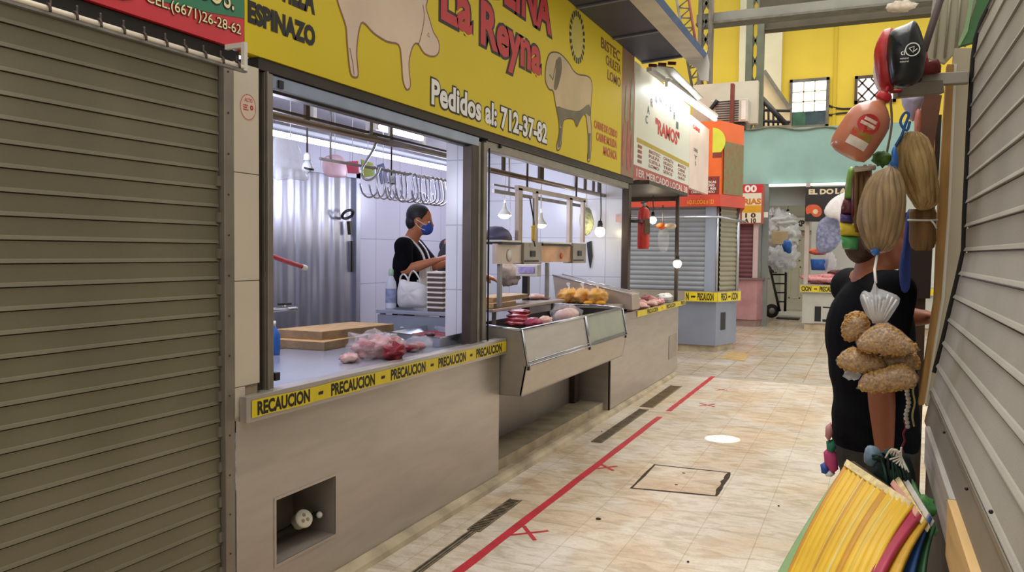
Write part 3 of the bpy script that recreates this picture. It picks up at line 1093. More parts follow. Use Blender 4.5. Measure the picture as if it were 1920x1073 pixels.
# ================================================================== WATER METER IN THE NICHE
wm = thing('water_meter', 'round cream water meter on black pipe inside the counter niche', 'water meter', tuple(PX(562, 985, -2.26)))
c = PX(566, 975, -2.24)
ax = Vector((0.75, -0.25, 0.45)).normalized()
MB().lathe([(0.0, -0.05), (0.026, -0.05), (0.034, -0.035), (0.036, 0.0), (0.036, 0.012)], c, ax, 20).build('body', M('meter_cream', '#cfc6ac', 0.5, 0, 0.15, 9), wm)
rim = MB().lathe([(0.040, 0.010), (0.041, 0.018), (0.038, 0.026), (0.0, 0.027)], c, ax, 22).build('dial_cover', M('meter_dial', '#dcd6c2', 0.4, 0, 0.08, 12), wm)
mb = MB()
q = c + ax * 0.0275
s = ax.cross(Vector((0, 0, 1))).normalized(); u_ = s.cross(ax) * -1
for (a, b_) in ((0.012, 0.010), (-0.012, 0.008), (0.0, -0.014)):
    mb.lathe([(0.008, 0), (0.008, 0.001), (0.004, 0.0012)], q + s * a + u_ * b_, ax, 10)
mb.build('dial_marks', M('meter_brown', '#9a8a63', 0.5, 0, 0.1, 8), rim)
e = PX(521, 1002, -2.30)
MB().tube(spline([c - ax * 0.03, c - ax * 0.05 + Vector((0, -0.05, -0.01)), (c.x - 0.04, ny0 + 0.03, c.z - 0.045), (c.x - 0.05, ny0, c.z - 0.05)], 5), 0.014, 10).build('inlet_pipe', DARK, wm)
p2 = PX(600, 963, -2.27)
MB().tube([c - ax * 0.02 + Vector((0, 0.02, 0)), p2 + Vector((0, 0.03, 0.0)), (p2.x - 0.02, ny1, p2.z + 0.005)], 0.013, 10).build('outlet_pipe', DARK, wm)
MB().lathe([(0.013, 0), (0.015, 0.012), (0.010, 0.022), (0.0, 0.023)], PX(597, 966, -2.235), Vector((0.8, -0.4, 0.3)), 12).build('valve_cap', M('valve_white', '#d8d6cf', 0.4, 0, 0.05, 9), wm)

# ================================================================== DISPLAY CASE
dc = thing('display_case', 'open steel meat display case with glazed slanting front', 'display case', (-2.15, 5.8, 0.575))
cy0, cy1 = 4.66, 6.97
P_top = (-2.03, 0.997); P_kn = (-1.985, 0.765); P_bo = (-2.02, 0.575)
P_bt = (-2.34, 1.02); P_bb = (-2.34, 0.565)
side = [P_bt, P_top, P_kn, P_bo, P_bb]
for yy in (cy0, cy1 - 0.012):
    MB().prism([(x, yy, z) for x, z in side], (0, 0.012, 0)).build('end_panel', STEEL2, dc)
mb = MB()
def slab(mb, a, b, y0, y1, th):
    d = Vector((b[0] - a[0], 0, b[1] - a[1])).normalized()
    n = Vector((d.z, 0, -d.x)) * th
    mb.prism([(a[0], y0, a[1]), (b[0], y0, b[1]), (b[0] - n.x, y0, b[1] - n.z), (a[0] - n.x, y0, a[1] - n.z)], (0, y1 - y0, 0))
slab(mb, P_kn, P_bo, cy0, cy1, -0.01)
mb.build('lower_panel', STEEL, dc)
ym = 5.92
mb = MB(); slab(mb, P_top, P_kn, cy0 + 0.02, ym, -0.008)
mb.build('upper_panel', STEEL, dc)
mb = MB(); slab(mb, P_top, P_kn, ym, cy1 - 0.02, -0.008)
mb.build('upper_panel', M('greenish_panel', '#a3a899', 0.25, 0.35, 0.05, 4), dc)
mb = MB()
mb.tube([(P_top[0], cy0, P_top[1]), (P_top[0], cy1, P_top[1])], 0.011, 10)
mb.tube([(P_bt[0], cy0 + 0.005, P_bt[1]), (P_top[0], cy0 + 0.005, P_top[1])], 0.009, 10)
mb.tube([(P_bt[0], cy1 - 0.005, P_bt[1]), (P_top[0], cy1 - 0.005, P_top[1])], 0.009, 10)
mb.build('top_rim', STEELB, dc)
for dz in (0.0, 0.022):
    mb = MB()
    k = dz / 0.232
    x = P_kn[0] + (P_top[0] - P_kn[0]) * k + 0.006
    mb.tube([(x, cy0 + 0.03, P_kn[1] + dz), (x, cy1, P_kn[1] + dz)], 0.006, 8)
    mb.build('knee_moulding', STEELB, dc)
for yy in (cy0 + 0.012, ym - 0.01, ym + 0.012, cy1 - 0.015):
    MB().tube([(P_top[0] + 0.007, yy, P_top[1]), (P_kn[0] + 0.007, yy, P_kn[1])], 0.007, 8).build('upright', STEELB, dc)
for yy in (cy0 + 0.04, ym + 0.01, cy1 - 0.03):
    MB().box((P_kn[0] - 0.01, yy - 0.012, P_kn[1] - 0.03), (P_kn[0] + 0.006, yy + 0.012, P_kn[1] - 0.008)).build('clip', BLACKP, dc)
# dark inside tray and deck
mb = MB()
mb.box((-2.52, cy0 + 0.02, 0.80), (-2.06, cy1 - 0.02, 0.81))
mb.box((-2.52, cy0 + 0.012, 0.80), (-2.06, cy0 + 0.02, 1.0))
mb.box((-2.52, cy1 - 0.02, 0.80), (-2.06, cy1 - 0.012, 0.99))
mb.box((-2.53, cy0 + 0.02, 0.60), (-2.52, cy1 - 0.02, 0.99))
mb.build('inner_tray', M('dark_steel_tray', '#4a4440', 0.4, 0.5, 0.2, 6), dc)
MB().box((-2.34, cy0 + 0.012, 0.565), (-2.02, cy1 - 0.012, 0.575)).build('bottom_plate', STEEL2, dc)
# recessed support panel under the case
sp_ = thing('steel_plinth', 'steel base panel coloured as shaded, recessed under the display case', 'counter base', (-2.45, 5.8, 0.05))
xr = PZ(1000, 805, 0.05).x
MB().box((xr - 0.03, 4.64, 0.05), (xr, 7.0, 0.60)).build('panel', M('shaded_steel_sheet', '#8d857c', 0.42, 0.6, 0.08, 4), sp_)  # steel colour darkened for the shade under the case
mb = MB()
for k in range(40):
    mb.lump((xr + 0.012, 4.66 + k * 0.058, 0.056), (0.018, 0.035, 0.008), k, 0.4, seg=10, rings=6)
mb.build('crumbled_grout', CEMENT, sp_)
mb = MB()
a, b = PX(1078, 690, xr + 0.05), PX(1078, 762, xr + 0.05)
mb.box((xr + 0.0, a.y, 0.05), (xr + 0.05, a.y + 0.12, 0.60))
mb.build('pipe_cover', ALUD, sp_)

# ================================================================== SECOND COUNTER
c2 = thing('steel_counter', 'far stainless steel counter running from the display case to the aisle corner', 'counter', (-2.3, 8.4, 0.02))
XC2 = -2.15
mb = MB()
mb.box((XC2 - 0.5, 7.0, 0.05), (XC2, 9.86, 0.86))
mb.build('front_panel', STEEL, c2, bevel=0.003)
mb = MB()
mb.prism([(-3.1, 7.0, 0.90), (-2.12, 7.0, 0.90), (-2.075, 7.0, 0.93), (-2.07, 7.0, 0.87), (-2.13, 7.0, 0.86), (-3.1, 7.0, 0.86)], (0, 2.88, 0))
mb.build('worktop', STEEL2, c2)
mb = MB()
q0, q1 = PX(1254, 631, XC2), PX(1268, 667, XC2)
mb.box((XC2, q0.y, q1.z), (XC2 + 0.006, q1.y, q0.z))
mb.build('small_hatch', STEEL2, c2)
mb = MB(); mb.box((XC2 - 0.01, 7.0, 0.05), (XC2 + 0.006, 7.02, 0.86)); mb.build('corner_strip', ALUD, c2)
# slanting hood between case and counter
hd = thing('steel_hood', 'slanting warm-lit steel hood between the display case and the far counter', 'hood', (-2.6, 7.2, 0.93))
YHD = 7.36
pts_f = [PY(x, y, YHD) for x, y in ((1036, 516), (1185, 553), (1186, 582), (1042, 566))]
pb = [p.copy() for p in pts_f]
for p in pb:
    p.y = YHD + .27
mb = MB()
v = pts_f + pb
mb.add(v, [(0, 1, 2, 3), (4, 5, 6, 7), (0, 1, 5, 4), (1, 2, 6, 5), (2, 3, 7, 6), (3, 0, 4, 7)])
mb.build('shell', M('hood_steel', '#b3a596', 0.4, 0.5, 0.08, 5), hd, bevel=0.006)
mb = MB(); mb.tube([pts_f[0], pts_f[1]], 0.008, 8); mb.tube([pb[0], pb[1]], 0.008, 8)
mb.build('edge_roll', STEELB, hd)
# tape on its lip
tp2 = thing('caution_tape', 'yellow caution tape on the lip of the far counter beside the pink meat', 'tape', (-2.07, 8.6, 0.87))
CF2 = Face((-2.066, 0, 0), (0, 1, 0), (0, 0, 1))
caution(CF2, 7.62, 9.87, 0.868, 0.926, [('PRECAUCION', 8.0, 8.45), ('PRECAUCION', 8.85, 9.3), ('PRECA', 9.6, 9.85)], tp2)
# dark corner post of the far counter
po = thing('corner_post', 'slim dark steel post at the end of the far counter', 'post', (-2.16, 9.78, 0.9))
a = PX(1272, 380, -2.16)
MB().box((-2.19, a.y - 0.02, 0.905), (-2.15, a.y + 0.03, 2.25)).build('post_tube', ALUD, po, bevel=0.004)
MB().box((-2.20, a.y - 0.035, 0.90), (-2.14, a.y + 0.045, 0.912)).build('foot_plate', GALV, po)

# ================================================================== INSIDE THE SHOP, FIRST WINDOW
def tube_lamp(name, label, a, b, mat, r=0.016, up=0.045, housing=WHITEG, group=None, hw=0.05, ceil=2.521):
    a, b = Vector(a), Vector(b)
    t = thing(name, label, 'lamp', tuple((a + b) / 2), group)
    MB().tube([a, b], r, 10).build('tube', mat, t)
    MB().bar(a + Vector((0, -0.02, up)), b + Vector((0, 0.02, up)), hw, 0.035).build('batten', housing, t)
    d = (b - a).normalized()
    MB().bar(a - d * 0.02 + Vector((0, 0, up * .5)), a + d * 0.01 + Vector((0, 0, up * .5)), 0.035, up + 0.04).build('end_cap', WHITEG, t)
    MB().bar(b - d * 0.01 + Vector((0, 0, up * .5)), b + d * 0.02 + Vector((0, 0, up * .5)), 0.035, up + 0.04).build('end_cap', WHITEG, t)
    if ceil:
        for k in (.2, .8):
            q = a.lerp(b, k)
            MB().box((q.x - .012, q.y - .02, q.z + up + .012), (q.x + .012, q.y + .02, ceil)).build('ceiling_mount', WHITEG, t)
    return t


X1 = -3.62
a, b = PX(495, 240, X1), PX(846, 322, X1)
zz = (a.z + b.z) / 2
tube_lamp('tube_lamp', 'long lit fluorescent tube above the cold room door in the first window', (X1, a.y, zz), (X1, b.y, zz), TUBEON, 0.02, 0.06, hw=0.20, housing=M('grey_tube_housing', '#7d7f8c', 0.5, 0.1, 0.06, 6))
X2 = -3.1
a, b = PX(706, 238, X2), PX(790, 259, X2)
tube_lamp('tube_lamp', 'short lit fluorescent tube on the ceiling, seen above the hook rail', a, b, TUBEON, 0.022, 0.05)

# cold room door: corrugated steel sheet with frame and latch
cold = thing('cold_room_door', 'tall corrugated steel cold room door on the back wall', 'door', (XB + 0.05, 5.0, 0.12))
ya, yb2 = PX(524, 450, XB + 0.06).y, PX(664, 450, XB + 0.06).y
zt = PX(600, 325, XB + 0.06).z
pts = []
n = 60
for i in range(n + 1):
    y = ya - 0.3 + (yb2 - ya + 0.3) * i / n
    pts.append((XB + 0.055 + 0.0035 * math.sin(i * 0.9) + 0.003 * math.sin(i * 0.37), y))
mb = MB()
v = [(x, y, 0.12) for x, y in pts] + [(x, y, zt) for x, y in pts]
mb.add(v, [(i, i + 1, n + 2 + i, n + 1 + i) for i in range(n)], True)
mb.add([(XB + 0.02, ya - 0.3, 0.12), (XB + 0.02, yb2, 0.12), (XB + 0.02, yb2, zt), (XB + 0.02, ya - 0.3, zt)], [(0, 1, 2, 3)])
mb.build('leaf', COLDSTEEL, cold)
mb = MB()
mb.box((XB + 0.001, yb2 - 0.01, 0.12), (XB + 0.09, yb2 + 0.05, zt + 0.05))
mb.box((XB + 0.001, ya - 0.3, zt), (XB + 0.09, yb2 + 0.05, zt + 0.06))
mb.build('frame', M('cold_room_frame', '#a7a9b8', 0.35, 0.6, 0.08, 4), cold)
p = PX(652, 402, XB + 0.12)
lt = MB().tube([(p.x + 0.03 * math.sin(a), p.y + 0.065 * math.cos(a), p.z + 0.035 * math.sin(a)) for a in [2 * PI * k / 18 for k in range(18)]], 0.012, 8, True).build('latch_ring', BLACKP, cold)
MB().bar(PX(655, 415, XB + 0.10), PX(657, 440, XB + 0.10), 0.035, 0.03, (1, 0, 0)).build('lever', ALUD, lt)
MB().bar(PX(660, 452, XB + 0.08), PX(660, 510, XB + 0.08), 0.02, 0.02, (1, 0, 0)).build('gasket', BLACKP, cold)

# meat rail pipe across the window
XR = -2.55
a, b = PX(500, 211, XR), PX(866, 302, XR)
zz = (a.z + b.z) / 2
mrail = thing('meat_rail', 'steel meat hanging pipe across the top of the first window', 'rail', (XR, 3.4, zz))
MB().tube([(XR, a.y, zz), (XR, b.y, zz)], 0.019, 12).build('pipe', M('rail_bronze_steel', '#8a7d76', 0.3, 0.7, 0.1, 5), mrail)
MB().lathe([(0.025, 0), (0.027, 0.012), (0.024, 0.02)], (XR, b.y - 0.01, zz), (0, 1, 0), 12).build('end_cap', BLACKP, mrail)
mb = MB()
mb.bar((XR, a.y, zz + 0.03), (XR, b.y - 0.15, zz + 0.03), 0.02, 0.012)
mb.build('rail_strip', ALUD, mrail)
for px_ in (575, 693, 733):
    q = PX(px_, 0, XR).y
    MB().bar((XR, q, zz), (XR, q, 2.52), 0.016 if px_ != 693 else 0.03, 0.03, (0, 1, 0)).build('hanger', ALUD if px_ == 575 else GALV, mrail)
# second hook rail deeper in
XH = -2.95
a, b = PX(600, 283, XH), PX(846, 352, XH)
zh = (a.z + b.z) / 2
hrail = thing('hook_rail', 'thin steel rail carrying the row of meat hooks deeper in the shop', 'rail', (XH, 4.0, zh))
MB().tube([(XH, a.y, zh), (XH, b.y, zh)], 0.009, 8).build('rod', GALV, hrail)
for yy in (a.y + 0.1, b.y - 0.05):
    MB().tube([(XH, yy, zh), (XH, yy, 2.52)], 0.006, 6).build('hanger', GALV, hrail)


def hook_pts(c, w, h, ang):
    """steel S hook hanging from c: small upper crook, long shank, wide lower bend"""
    s = Vector((math.cos(ang), math.sin(ang), 0))
    q = [(-0.012, -0.010), (-0.010, 0.012), (0.006, 0.016), (0.014, 0.004), (0.018, -0.03), (0.030, -h * 0.55), (0.020, -h * 0.85), (-w * 0.35, -h), (-w * 0.75, -h * 0.86), (-w * 0.95, -h * 0.55)]
    return spline([Vector(c) + s * u + Vector((0, 0, v)) for u, v in q], 4)


HK = M('polished_hook_steel', '#b4b6c4', 0.16, 0.95, 0.04, 9)
rnd = random.Random(5)
first = None
n = 15
ya_, yb_ = PX(702, 0, XH).y, PX(836, 0, XH).y
for i in range(n):
    yy = ya_ + (yb_ - ya_) * (i / (n - 1)) ** 0.9
    ang = 1.2 + 1.0 * rnd.random() - 0.5
    if i == 0:
        mb = MB().tube(hook_pts((0, 0, 0), 0.125, 0.185, 1.9), 0.0062, 8)
        first = mb.build('meat_hook', HK)
        bz = first.location.copy()
        tag(first, 'polished steel meat hook in the tight row on the thin inner rail', 'hook', 'meat hooks in a row on the inner rail')
        o = first
    else:
        o = first.copy(); COL.objects.link(o)
    o.location = Vector((XH, yy, zh - 0.007)) + Matrix.Rotation(ang - 1.9, 3, 'Z') @ bz
    o.rotation_euler = (0, 0, ang - 1.9)
# the one large hook on the near pipe
c = PX(703, 262, XR); c.z = zz + 0.02
q = [PX(x, y, XR + 0.0) for x, y in ((697, 258), (703, 252), (706, 262), (700, 280), (688, 300), (678, 318), (682, 334), (694, 337), (706, 328), (712, 314))]
tag(MB().tube(spline(q, 5), 0.0075, 8).build('meat_hook', HK), 'single large steel meat hook hanging from the near pipe', 'hook')

# plastic bags and coloured cards hung under the tube
def sheet_bag(name, label, pts, mat, th=0.02, seed=0, cat='bag'):
    """hung soft bag: front and back skins of a traced outline, puffed in the middle"""
    c = sum((Vector(p) for p in pts), Vector()) / len(pts)
    mb = MB()
    nrm = (CAM_POS - c); nrm.z = 0; nrm.normalize()
    n = len(pts)
    lv = [0.0, 0.35, 0.7, 0.92, 1.0]
    for sgn in (1, -1):
        rings = []
        for l in lv[1:]:
            rings.append([c + (Vector(p) - c) * l + nrm * sgn * th * (math.sqrt(max(0, 1 - l * l)) + 0.25 * (1 - l) * mnoise.noise(Vector(p) * 9 + Vector((seed, l * 5, sgn)))) for p in pts])
        v = [c + nrm * sgn * th] + [p for r in rings for p in r]
        f = [(0, 1 + k, 1 + (k + 1) % n) for k in range(n)]
        for i in range(len(rings) - 1):
            for k in range(n):
                l = (k + 1) % n
                f.append((1 + i * n + k, 1 + (i + 1) * n + k, 1 + (i + 1) * n + l, 1 + i * n + l))
        mb.add(v, f, True)
    bmesh.ops.remove_doubles(mb.bm, verts=mb.bm.verts, dist=1e-5)
    return tag(mb.build(name, mat), label, cat)


def hang_last(x, top=2.521, o=None):
    """a thin string from the thing built last up to the ceiling, as its part"""
    o = o or list(COL.objects)[-1]
    zs = [v.co.z for v in o.data.vertices]
    ys = [v.co.y for v in o.data.vertices]
    xs = [v.co.x for v in o.data.vertices]
    w = o.location
    yy = w.y + (min(ys) + max(ys)) / 2; xx = w.x + (min(xs) + max(xs)) / 2
    MB().tube([(xx, yy, w.z + max(zs) - .03), (xx, yy, top)], .003, 5).build('string', WHITEPL, o)


def pxpoly(pts, Y=None, X=None, n=0):
    q = [PY(x, y, Y) if Y is not None else PX(x, y, X) for x, y in pts]
    if n:
        out = []
        L = len(q)
        for i in range(L):
            p0, p1, p2, p3 = q[i - 1], q[i], q[(i + 1) % L], q[(i + 2) % L]
            for k in range(n):
                t = k / n
                out.append(0.5 * (2 * p1 + (p2 - p0) * t + (2 * p0 - 5 * p1 + 4 * p2 - p3) * t * t + (3 * p1 - p0 - 3 * p2 + p3) * t ** 3))
        return out
    return q


hang_last(0, o=sheet_bag('plastic_bag', 'pale milky plastic bags hanging at the left edge of the first window', pxpoly([(512, 258), (545, 250), (560, 275), (572, 310), (578, 338), (545, 336), (512, 333)], X=-3.3, n=3), CLEARP2, 0.05, 2))
hang_last(0, o=sheet_bag('plastic_bag', 'pinkish clear plastic bag hanging left of the red card', pxpoly([(606, 297), (630, 290), (646, 300), (650, 330), (630, 333), (608, 327)], X=-3.4, n=3), M('pink_film', '#f0c4d0', 0.3, 0, 0.1, 10, alpha=0.6), 0.03, 3))
tag(MB().prism(pxpoly([(648, 303), (670, 302), (672, 326), (652, 325)], X=-3.3), (0.006, 0, 0)).build('price_card', M('crimson_card', '#d83a68', 0.5, 0, 0.04, 8)), 'crimson card hanging beside the lime green card', 'card')
hang_last(-3.3)
tag(MB().prism(pxpoly([(676, 299), (698, 306), (702, 330), (680, 333)], X=-3.25), (0.006, 0, 0)).build('price_card', M('lime_card', '#aab83c', 0.5, 0, 0.04, 8)), 'lime green card hanging behind the large hook', 'card')
hang_last(-3.25)
tag(MB().prism(pxpoly([(707, 310), (718, 306), (728, 342), (714, 346)], X=-3.2), (0.006, 0, 0)).build('price_card', M('navy_card', '#2a2f78', 0.5, 0, 0.04, 8)), 'navy blue card hanging among the meat hooks', 'card')
hang_last(-3.2)

# unlit lamp sockets on cords
def socket(px_, py_top, py_bot, X, label):
    t = PX(px_, py_top, X); b = PX(px_, py_bot, X)
    L = t.z - b.z
    s = thing('hanging_bulb', label, 'bulb', tuple(b))
    MB().tube([(t.x, t.y, 2.5), (t.x, t.y, b.z + L * .6)], 0.006, 8).build('cord', ALUD, s)
    MB().lathe([(0.012, L * .62), (0.020, L * .55), (0.022, L * .40)], (t.x, t.y, b.z), (0, 0, 1), 14).build('socket', WHITEPL, s)
    MB().lathe([(0.014, L * .40), (0.030, L * .25), (0.034, L * .14), (0.022, 0.02), (0.0, 0.0)], (t.x, t.y, b.z), (0, 0, 1), 14).build('glass_bulb', M('unlit_bulb_white', '#cfd4d6', 0.25, 0, 0.03, 8), s)
    MB().lathe([(0.030, L * .20), (0.034, L * .19), (0.034, L * .15), (0.030, L * .14)], (t.x, t.y, b.z), (0.25, 0, 1), 14).build('dark_ring', BLACKP, s)


socket(576, 262, 327, -3.0, 'unlit white bulb with a dark ring hanging left of the meat hooks')
socket(734, 318, 349, -3.0, 'unlit white bulb hanging between the meat hooks')

# red handled tool against the left jamb, steel tap, blue hose end
tool = thing('red_handle_tool', 'red rod with a pale end sticking out from the left window jamb', 'tool', tuple(PX(545, 492, -2.45)))
a, b = PX(505, 479, -2.45), PX(565, 500, -2.45)
MB().tube([a + (a - b).normalized() * ((a.y - 2.1) / ((b - a).normalized().y)), b], 0.011, 10).build('red_rod', M('red_plastic', '#b81f2c', 0.35, 0, 0.06, 8), tool)
MB().tube([b, b + (b - a).normalized() * 0.035], 0.013, 10).build('pale_tip', WHITEG, tool)
tap = thing('wall_tap', 'steel tap beside the left window jamb above the boards', 'tap', tuple(PX(535, 583, -2.75)))
MB().tube([(-2.75, 2.1, PX(505, 582, -2.75).z), PX(530, 580, -2.75), PX(555, 579, -2.75)], 0.012, 10).build('spout', STEELB, tap)
MB().tube([PX(533, 580, -2.75), PX(533, 572, -2.75)], 0.010, 8).build('stem', STEEL, tap)
MB().bar(PX(522, 571, -2.75), PX(545, 570, -2.75), 0.012, 0.01).build('handle', BLACKP, tap)
jr = thing('blue_cleaning_bottle', 'blue bottle half hidden behind the left window jamb', 'bottle', tuple(PZ(521, 625, ZT)))
c = PX(512, 625, -2.9); c.z = ZT + .0005
MB().lathe([(0.035, 0), (0.037, 0.01), (0.037, 0.11), (0.02, 0.14), (0.014, 0.15)], c, (0, 0, 1), 14).build('body', BLUEP, jr)
MB().lathe([(0.016, 0.15), (0.016, 0.18), (0.0, 0.181)], c, (0, 0, 1), 12).build('cap', WHITEG, jr)


# two thick wooden cutting boards
def board(label, cpx, lpx, rpx, z, th, mat):
    c, l, r = PZ(*cpx, z), PZ(*lpx, z), PZ(*rpx, z)
    o = thing('cutting_board', label, 'cutting board', tuple(c), 'thick cutting boards on the near worktop')
    mb = MB()
    q = [c, r, r + (l - c), l]
    mb.prism([Vector((p.x, p.y, z)) for p in q], (0, 0, th))
    mb.build('slab', mat, o, bevel=0.004)
    mb = MB()
    for p0, p1 in ((c, l), (c, r)):
        d = (p1 - p0)
        nrm = Vector((d.y, -d.x, 0)).normalized()
        if nrm.dot(CAM_POS - c) < 0: nrm = -nrm
        v = [p0 + nrm * .001, p1 + nrm * .001, p1 + nrm * .001, p0 + nrm * .001]
        v = [Vector((v[0].x, v[0].y, z + .004)), Vector((v[1].x, v[1].y, z + .004)), Vector((v[2].x, v[2].y, z + th - .004)), Vector((v[3].x, v[3].y, z + th - .004))]
        mb.add(v, [(0, 1, 2, 3)])
    mb.build('dark_edge', BOARDD, o)  # board sides in a darker tone than the top
    return o


TH = 0.05
board('lower of the two thick wooden cutting boards on the near worktop', (608, 658), (516, 652), (690, 643), ZT + 0.001, TH, BOARD)
board('upper of the two thick wooden cutting boards, with a pale worn top', (604, 638), (519, 633), (738, 622), ZT + TH + 0.002, TH, BOARD)

# big bagged pork piece
mt = thing('bagged_meat', 'large raw pork joint in a clear bag on the near worktop', 'meat', tuple(PZ(690, 678, ZT)))
def lz(px, py, dz): 
    p = PZ(px, py, ZT); p.z = ZT + dz; return p
mb = MB()
mb.lump(lz(715, 668, 0.05), (0.105, 0.125, 0.062), 5, 0.42, 1.7, 34, 22, flatz=0.048)
mb.lump(lz(690, 670, 0.045), (0.075, 0.085, 0.05), 8, 0.45, 1.9, 28, 18, flatz=0.043)
mb.build('joint', MARBLED, mt)
MB().lump(lz(655, 680, 0.022), (0.045, 0.05, 0.026), 15, 0.4, 2, 20, 12, flatz=0.02).build('trimmed_end', MEAT, mt)
MB().lump(lz(738, 674, 0.04), (0.055, 0.06, 0.045), 12, 0.4, 2.0, 24, 16, flatz=0.038).build('lean_face', MEATR, mt)
mb = MB()
mb.lump(lz(703, 670, 0.06), (0.135, 0.165, 0.082), 3, 0.35, 2.6, 36, 24, flatz=0.058)
mb.build('clear_bag', CLEARW, mt)
m2 = thing('bagged_meat', 'small bag of sliced meat right of the large pork joint', 'meat', tuple(PZ(780, 662, ZT)))
fused('slices', [('ball', lz(770, 660, 0.025), (0.05, 0.05, 0.026)), ('ball', lz(785, 656, 0.022), (0.045, 0.05, 0.024))], MEATR, m2, 0.006, 2)
MB().lump(lz(785, 659, 0.035), (0.085, 0.085, 0.05), 6, 0.35, 2.4, 26, 16, flatz=0.032).build('clear_bag', CLEARW, m2)
wb = tag(MB().lump(PZ(768, 622, ZT) + Vector((0, 0, 0.05)), (0.09, 0.09, 0.05), 9, 0.4, 2.5, 24, 14, flatz=0.048).build('crumpled_bag', WHITEPL), 'crumpled white plastic bag between the boards and the steel tray', 'bag')

# steel tray with red meat
tr = thing('steel_tray', 'shallow steel tray of meat at the right end of the near worktop', 'tray', tuple(PZ(824, 652, ZT)))
c, l, r = PZ(824, 653, ZT), PZ(733, 641, ZT), PZ(890, 637, ZT)
f4 = l + (r - c)
zt0, zt1 = ZT + 0.002, ZT + 0.062
def tp3(p, z, s, cc): return Vector((cc.x + (p.x - cc.x) * s, cc.y + (p.y - cc.y) * s, z))
cc = (c + l + r + f4) / 4
rings = [[tp3(p, z, s, cc) for p in (c, r, f4, l)] for z, s in ((zt0, 0.0001), (zt0, 0.94), (zt1, 1.0), (zt1, 1.03), (zt1 - .006, 1.03), (zt0 - 0.001, 0.955), (zt0 - .001, 0.0001))]
MB().loft(rings, False, False, False).build('pan', STEELB, tr)
mb = MB()
for i, (u, w) in enumerate(((.35, .3), (.5, .5), (.7, .4), (.45, .7), (.68, .68))):
    p = c + (r - c) * u + (l - c) * w
    mb.lump((p.x, p.y, zt0 + 0.022), (0.08, 0.09, 0.022), i + 20, 0.3, 2, 16, 10)
mb.build('meat_strips', MEATR, tr)
tag(MB().lump(PZ(806, 628, ZT + .06) + Vector((0, 0, .0)), (0.03, 0.04, 0.015), 31, 0.2, 2, 14, 8).build('meat_piece', M('dark_liver', '#4a1f28', 0.3, 0, 0.2, 12)), 'dark piece of meat lying on the far rim of the steel tray', 'meat')

# back table with bottle, shopping bag and stack of trays
YTb = 4.62
a, b = PY(705, 580, YTb), PY(836, 587, YTb)
zt_ = (a.z + b.z) / 2
tb = thing('steel_table', 'grey steel table in front of the butcher', 'table', ((a.x + b.x) / 2, YTb + 0.3, 0.12))
MB().box((a.x, YTb, zt_ - 0.025), (b.x + 0.02, YTb + 0.30, zt_)).build('table_top', M('grey_table_steel', '#aab0bf', 0.35, 0.5, 0.05, 5), tb, bevel=0.003)
MB().box((a.x + 0.0, YTb + 0.02, zt_ - 0.16), (b.x + 0.015, YTb + 0.04, zt_ - 0.035)).build('apron', M('grey_table_apron', '#9aa0ae', 0.4, 0.4, 0.05, 5), tb)
for x in (a.x + 0.03, b.x - 0.02):
    for y in (YTb + 0.04, YTb + 0.27):
        MB().box((x - 0.015, y - 0.015, 0.12), (x + 0.015, y + 0.015, zt_ - 0.025)).build('leg', STEEL2, tb)
bt = thing('spray_bottle', 'tall milky bottle with a green top on the back table', 'bottle', tuple(PY(733, 576, YTb + .1)))
p = PY(733, 574, YTb + .1); p.z = zt_
H = PY(733, 503, YTb + .1).z - zt_
MB().lathe([(0.0, 0), (0.036, 0.0), (0.038, 0.01), (0.038, H * .55), (0.034, H * .66), (0.018, H * .78), (0.014, H * .82)], p, (0, 0, 1), 18).build('body', M('milky_bottle', '#d5d8e6', 0.3, 0, 0.05, 8), bt)
MB().lathe([(0.016, H * .82), (0.018, H * .84), (0.018, H * .95), (0.010, H)], p, (0, 0, 1), 12).build('cap', M('pale_green_plastic', '#a6c8ae', 0.4, 0, 0.05, 8), bt)
mb = MB(); mb.lathe([(0.0385, H * .15), (0.0388, H * .5)], p, (0, 0, 1), 18, False); mb.build('label_band', M('blue_grey_label', '#8c96b8', 0.5, 0, 0.25, 30), bt)
sb = thing('shopping_bag', 'white plastic shopping bag with two handles on the back table', 'bag', tuple(PY(772, 577, YTb + .1)))
Yb = YTb + 0.12
out = pxpoly([(746, 536), (752, 524), (768, 528), (785, 530), (800, 540), (801, 560), (798, 575), (772, 577), (748, 575), (745, 555)], Y=Yb, n=3)
c = sum(out, Vector()) / len(out)
mb = MB()
for sgn in (1, -1):
    rings = [[c + (p - c) * l + Vector((0, sgn * -0.055 * math.sqrt(1 - l * l) + 0.012 * mnoise.noise(p * 14 + Vector((0, l * 3, 0))), 0)) for p in out] for l in (0.3, 0.6, 0.85, 1.0)]
    nn = len(out)
    v = [c + Vector((0, -sgn * .055, 0))] + [p for r_ in rings for p in r_]
    f = [(0, 1 + k, 1 + (k + 1) % nn) for k in range(nn)]
    for i in range(3):
        for k in range(nn):
            f.append((1 + i * nn + k, 1 + (i + 1) * nn + k, 1 + (i + 1) * nn + (k + 1) % nn, 1 + i * nn + (k + 1) % nn))
    mb.add(v, f, True)
mb.build('bag_body', WHITEPL, sb)
for hx_ in ((750, 757, 764), (766, 775, 786)):
    q = spline([PY(hx_[0], 534, Yb), PY(hx_[0] + 1, 520, Yb), PY(hx_[1], 508 if hx_[0] > 760 else 514, Yb), PY(hx_[2], 522, Yb), PY(hx_[2] + 4, 536, Yb)], 4)
    MB().tube(q, 0.010, 8, flat=0.4).build('handle', WHITEPL, sb)
fused('contents', [('ball', PY(772, 562, Yb), (0.06, 0.045, 0.035)), ('ball', PY(788, 560, Yb), (0.035, 0.03, 0.025))], M('brown_food', '#a88468', 0.6, 0, 0.3, 14), sb, 0.008)
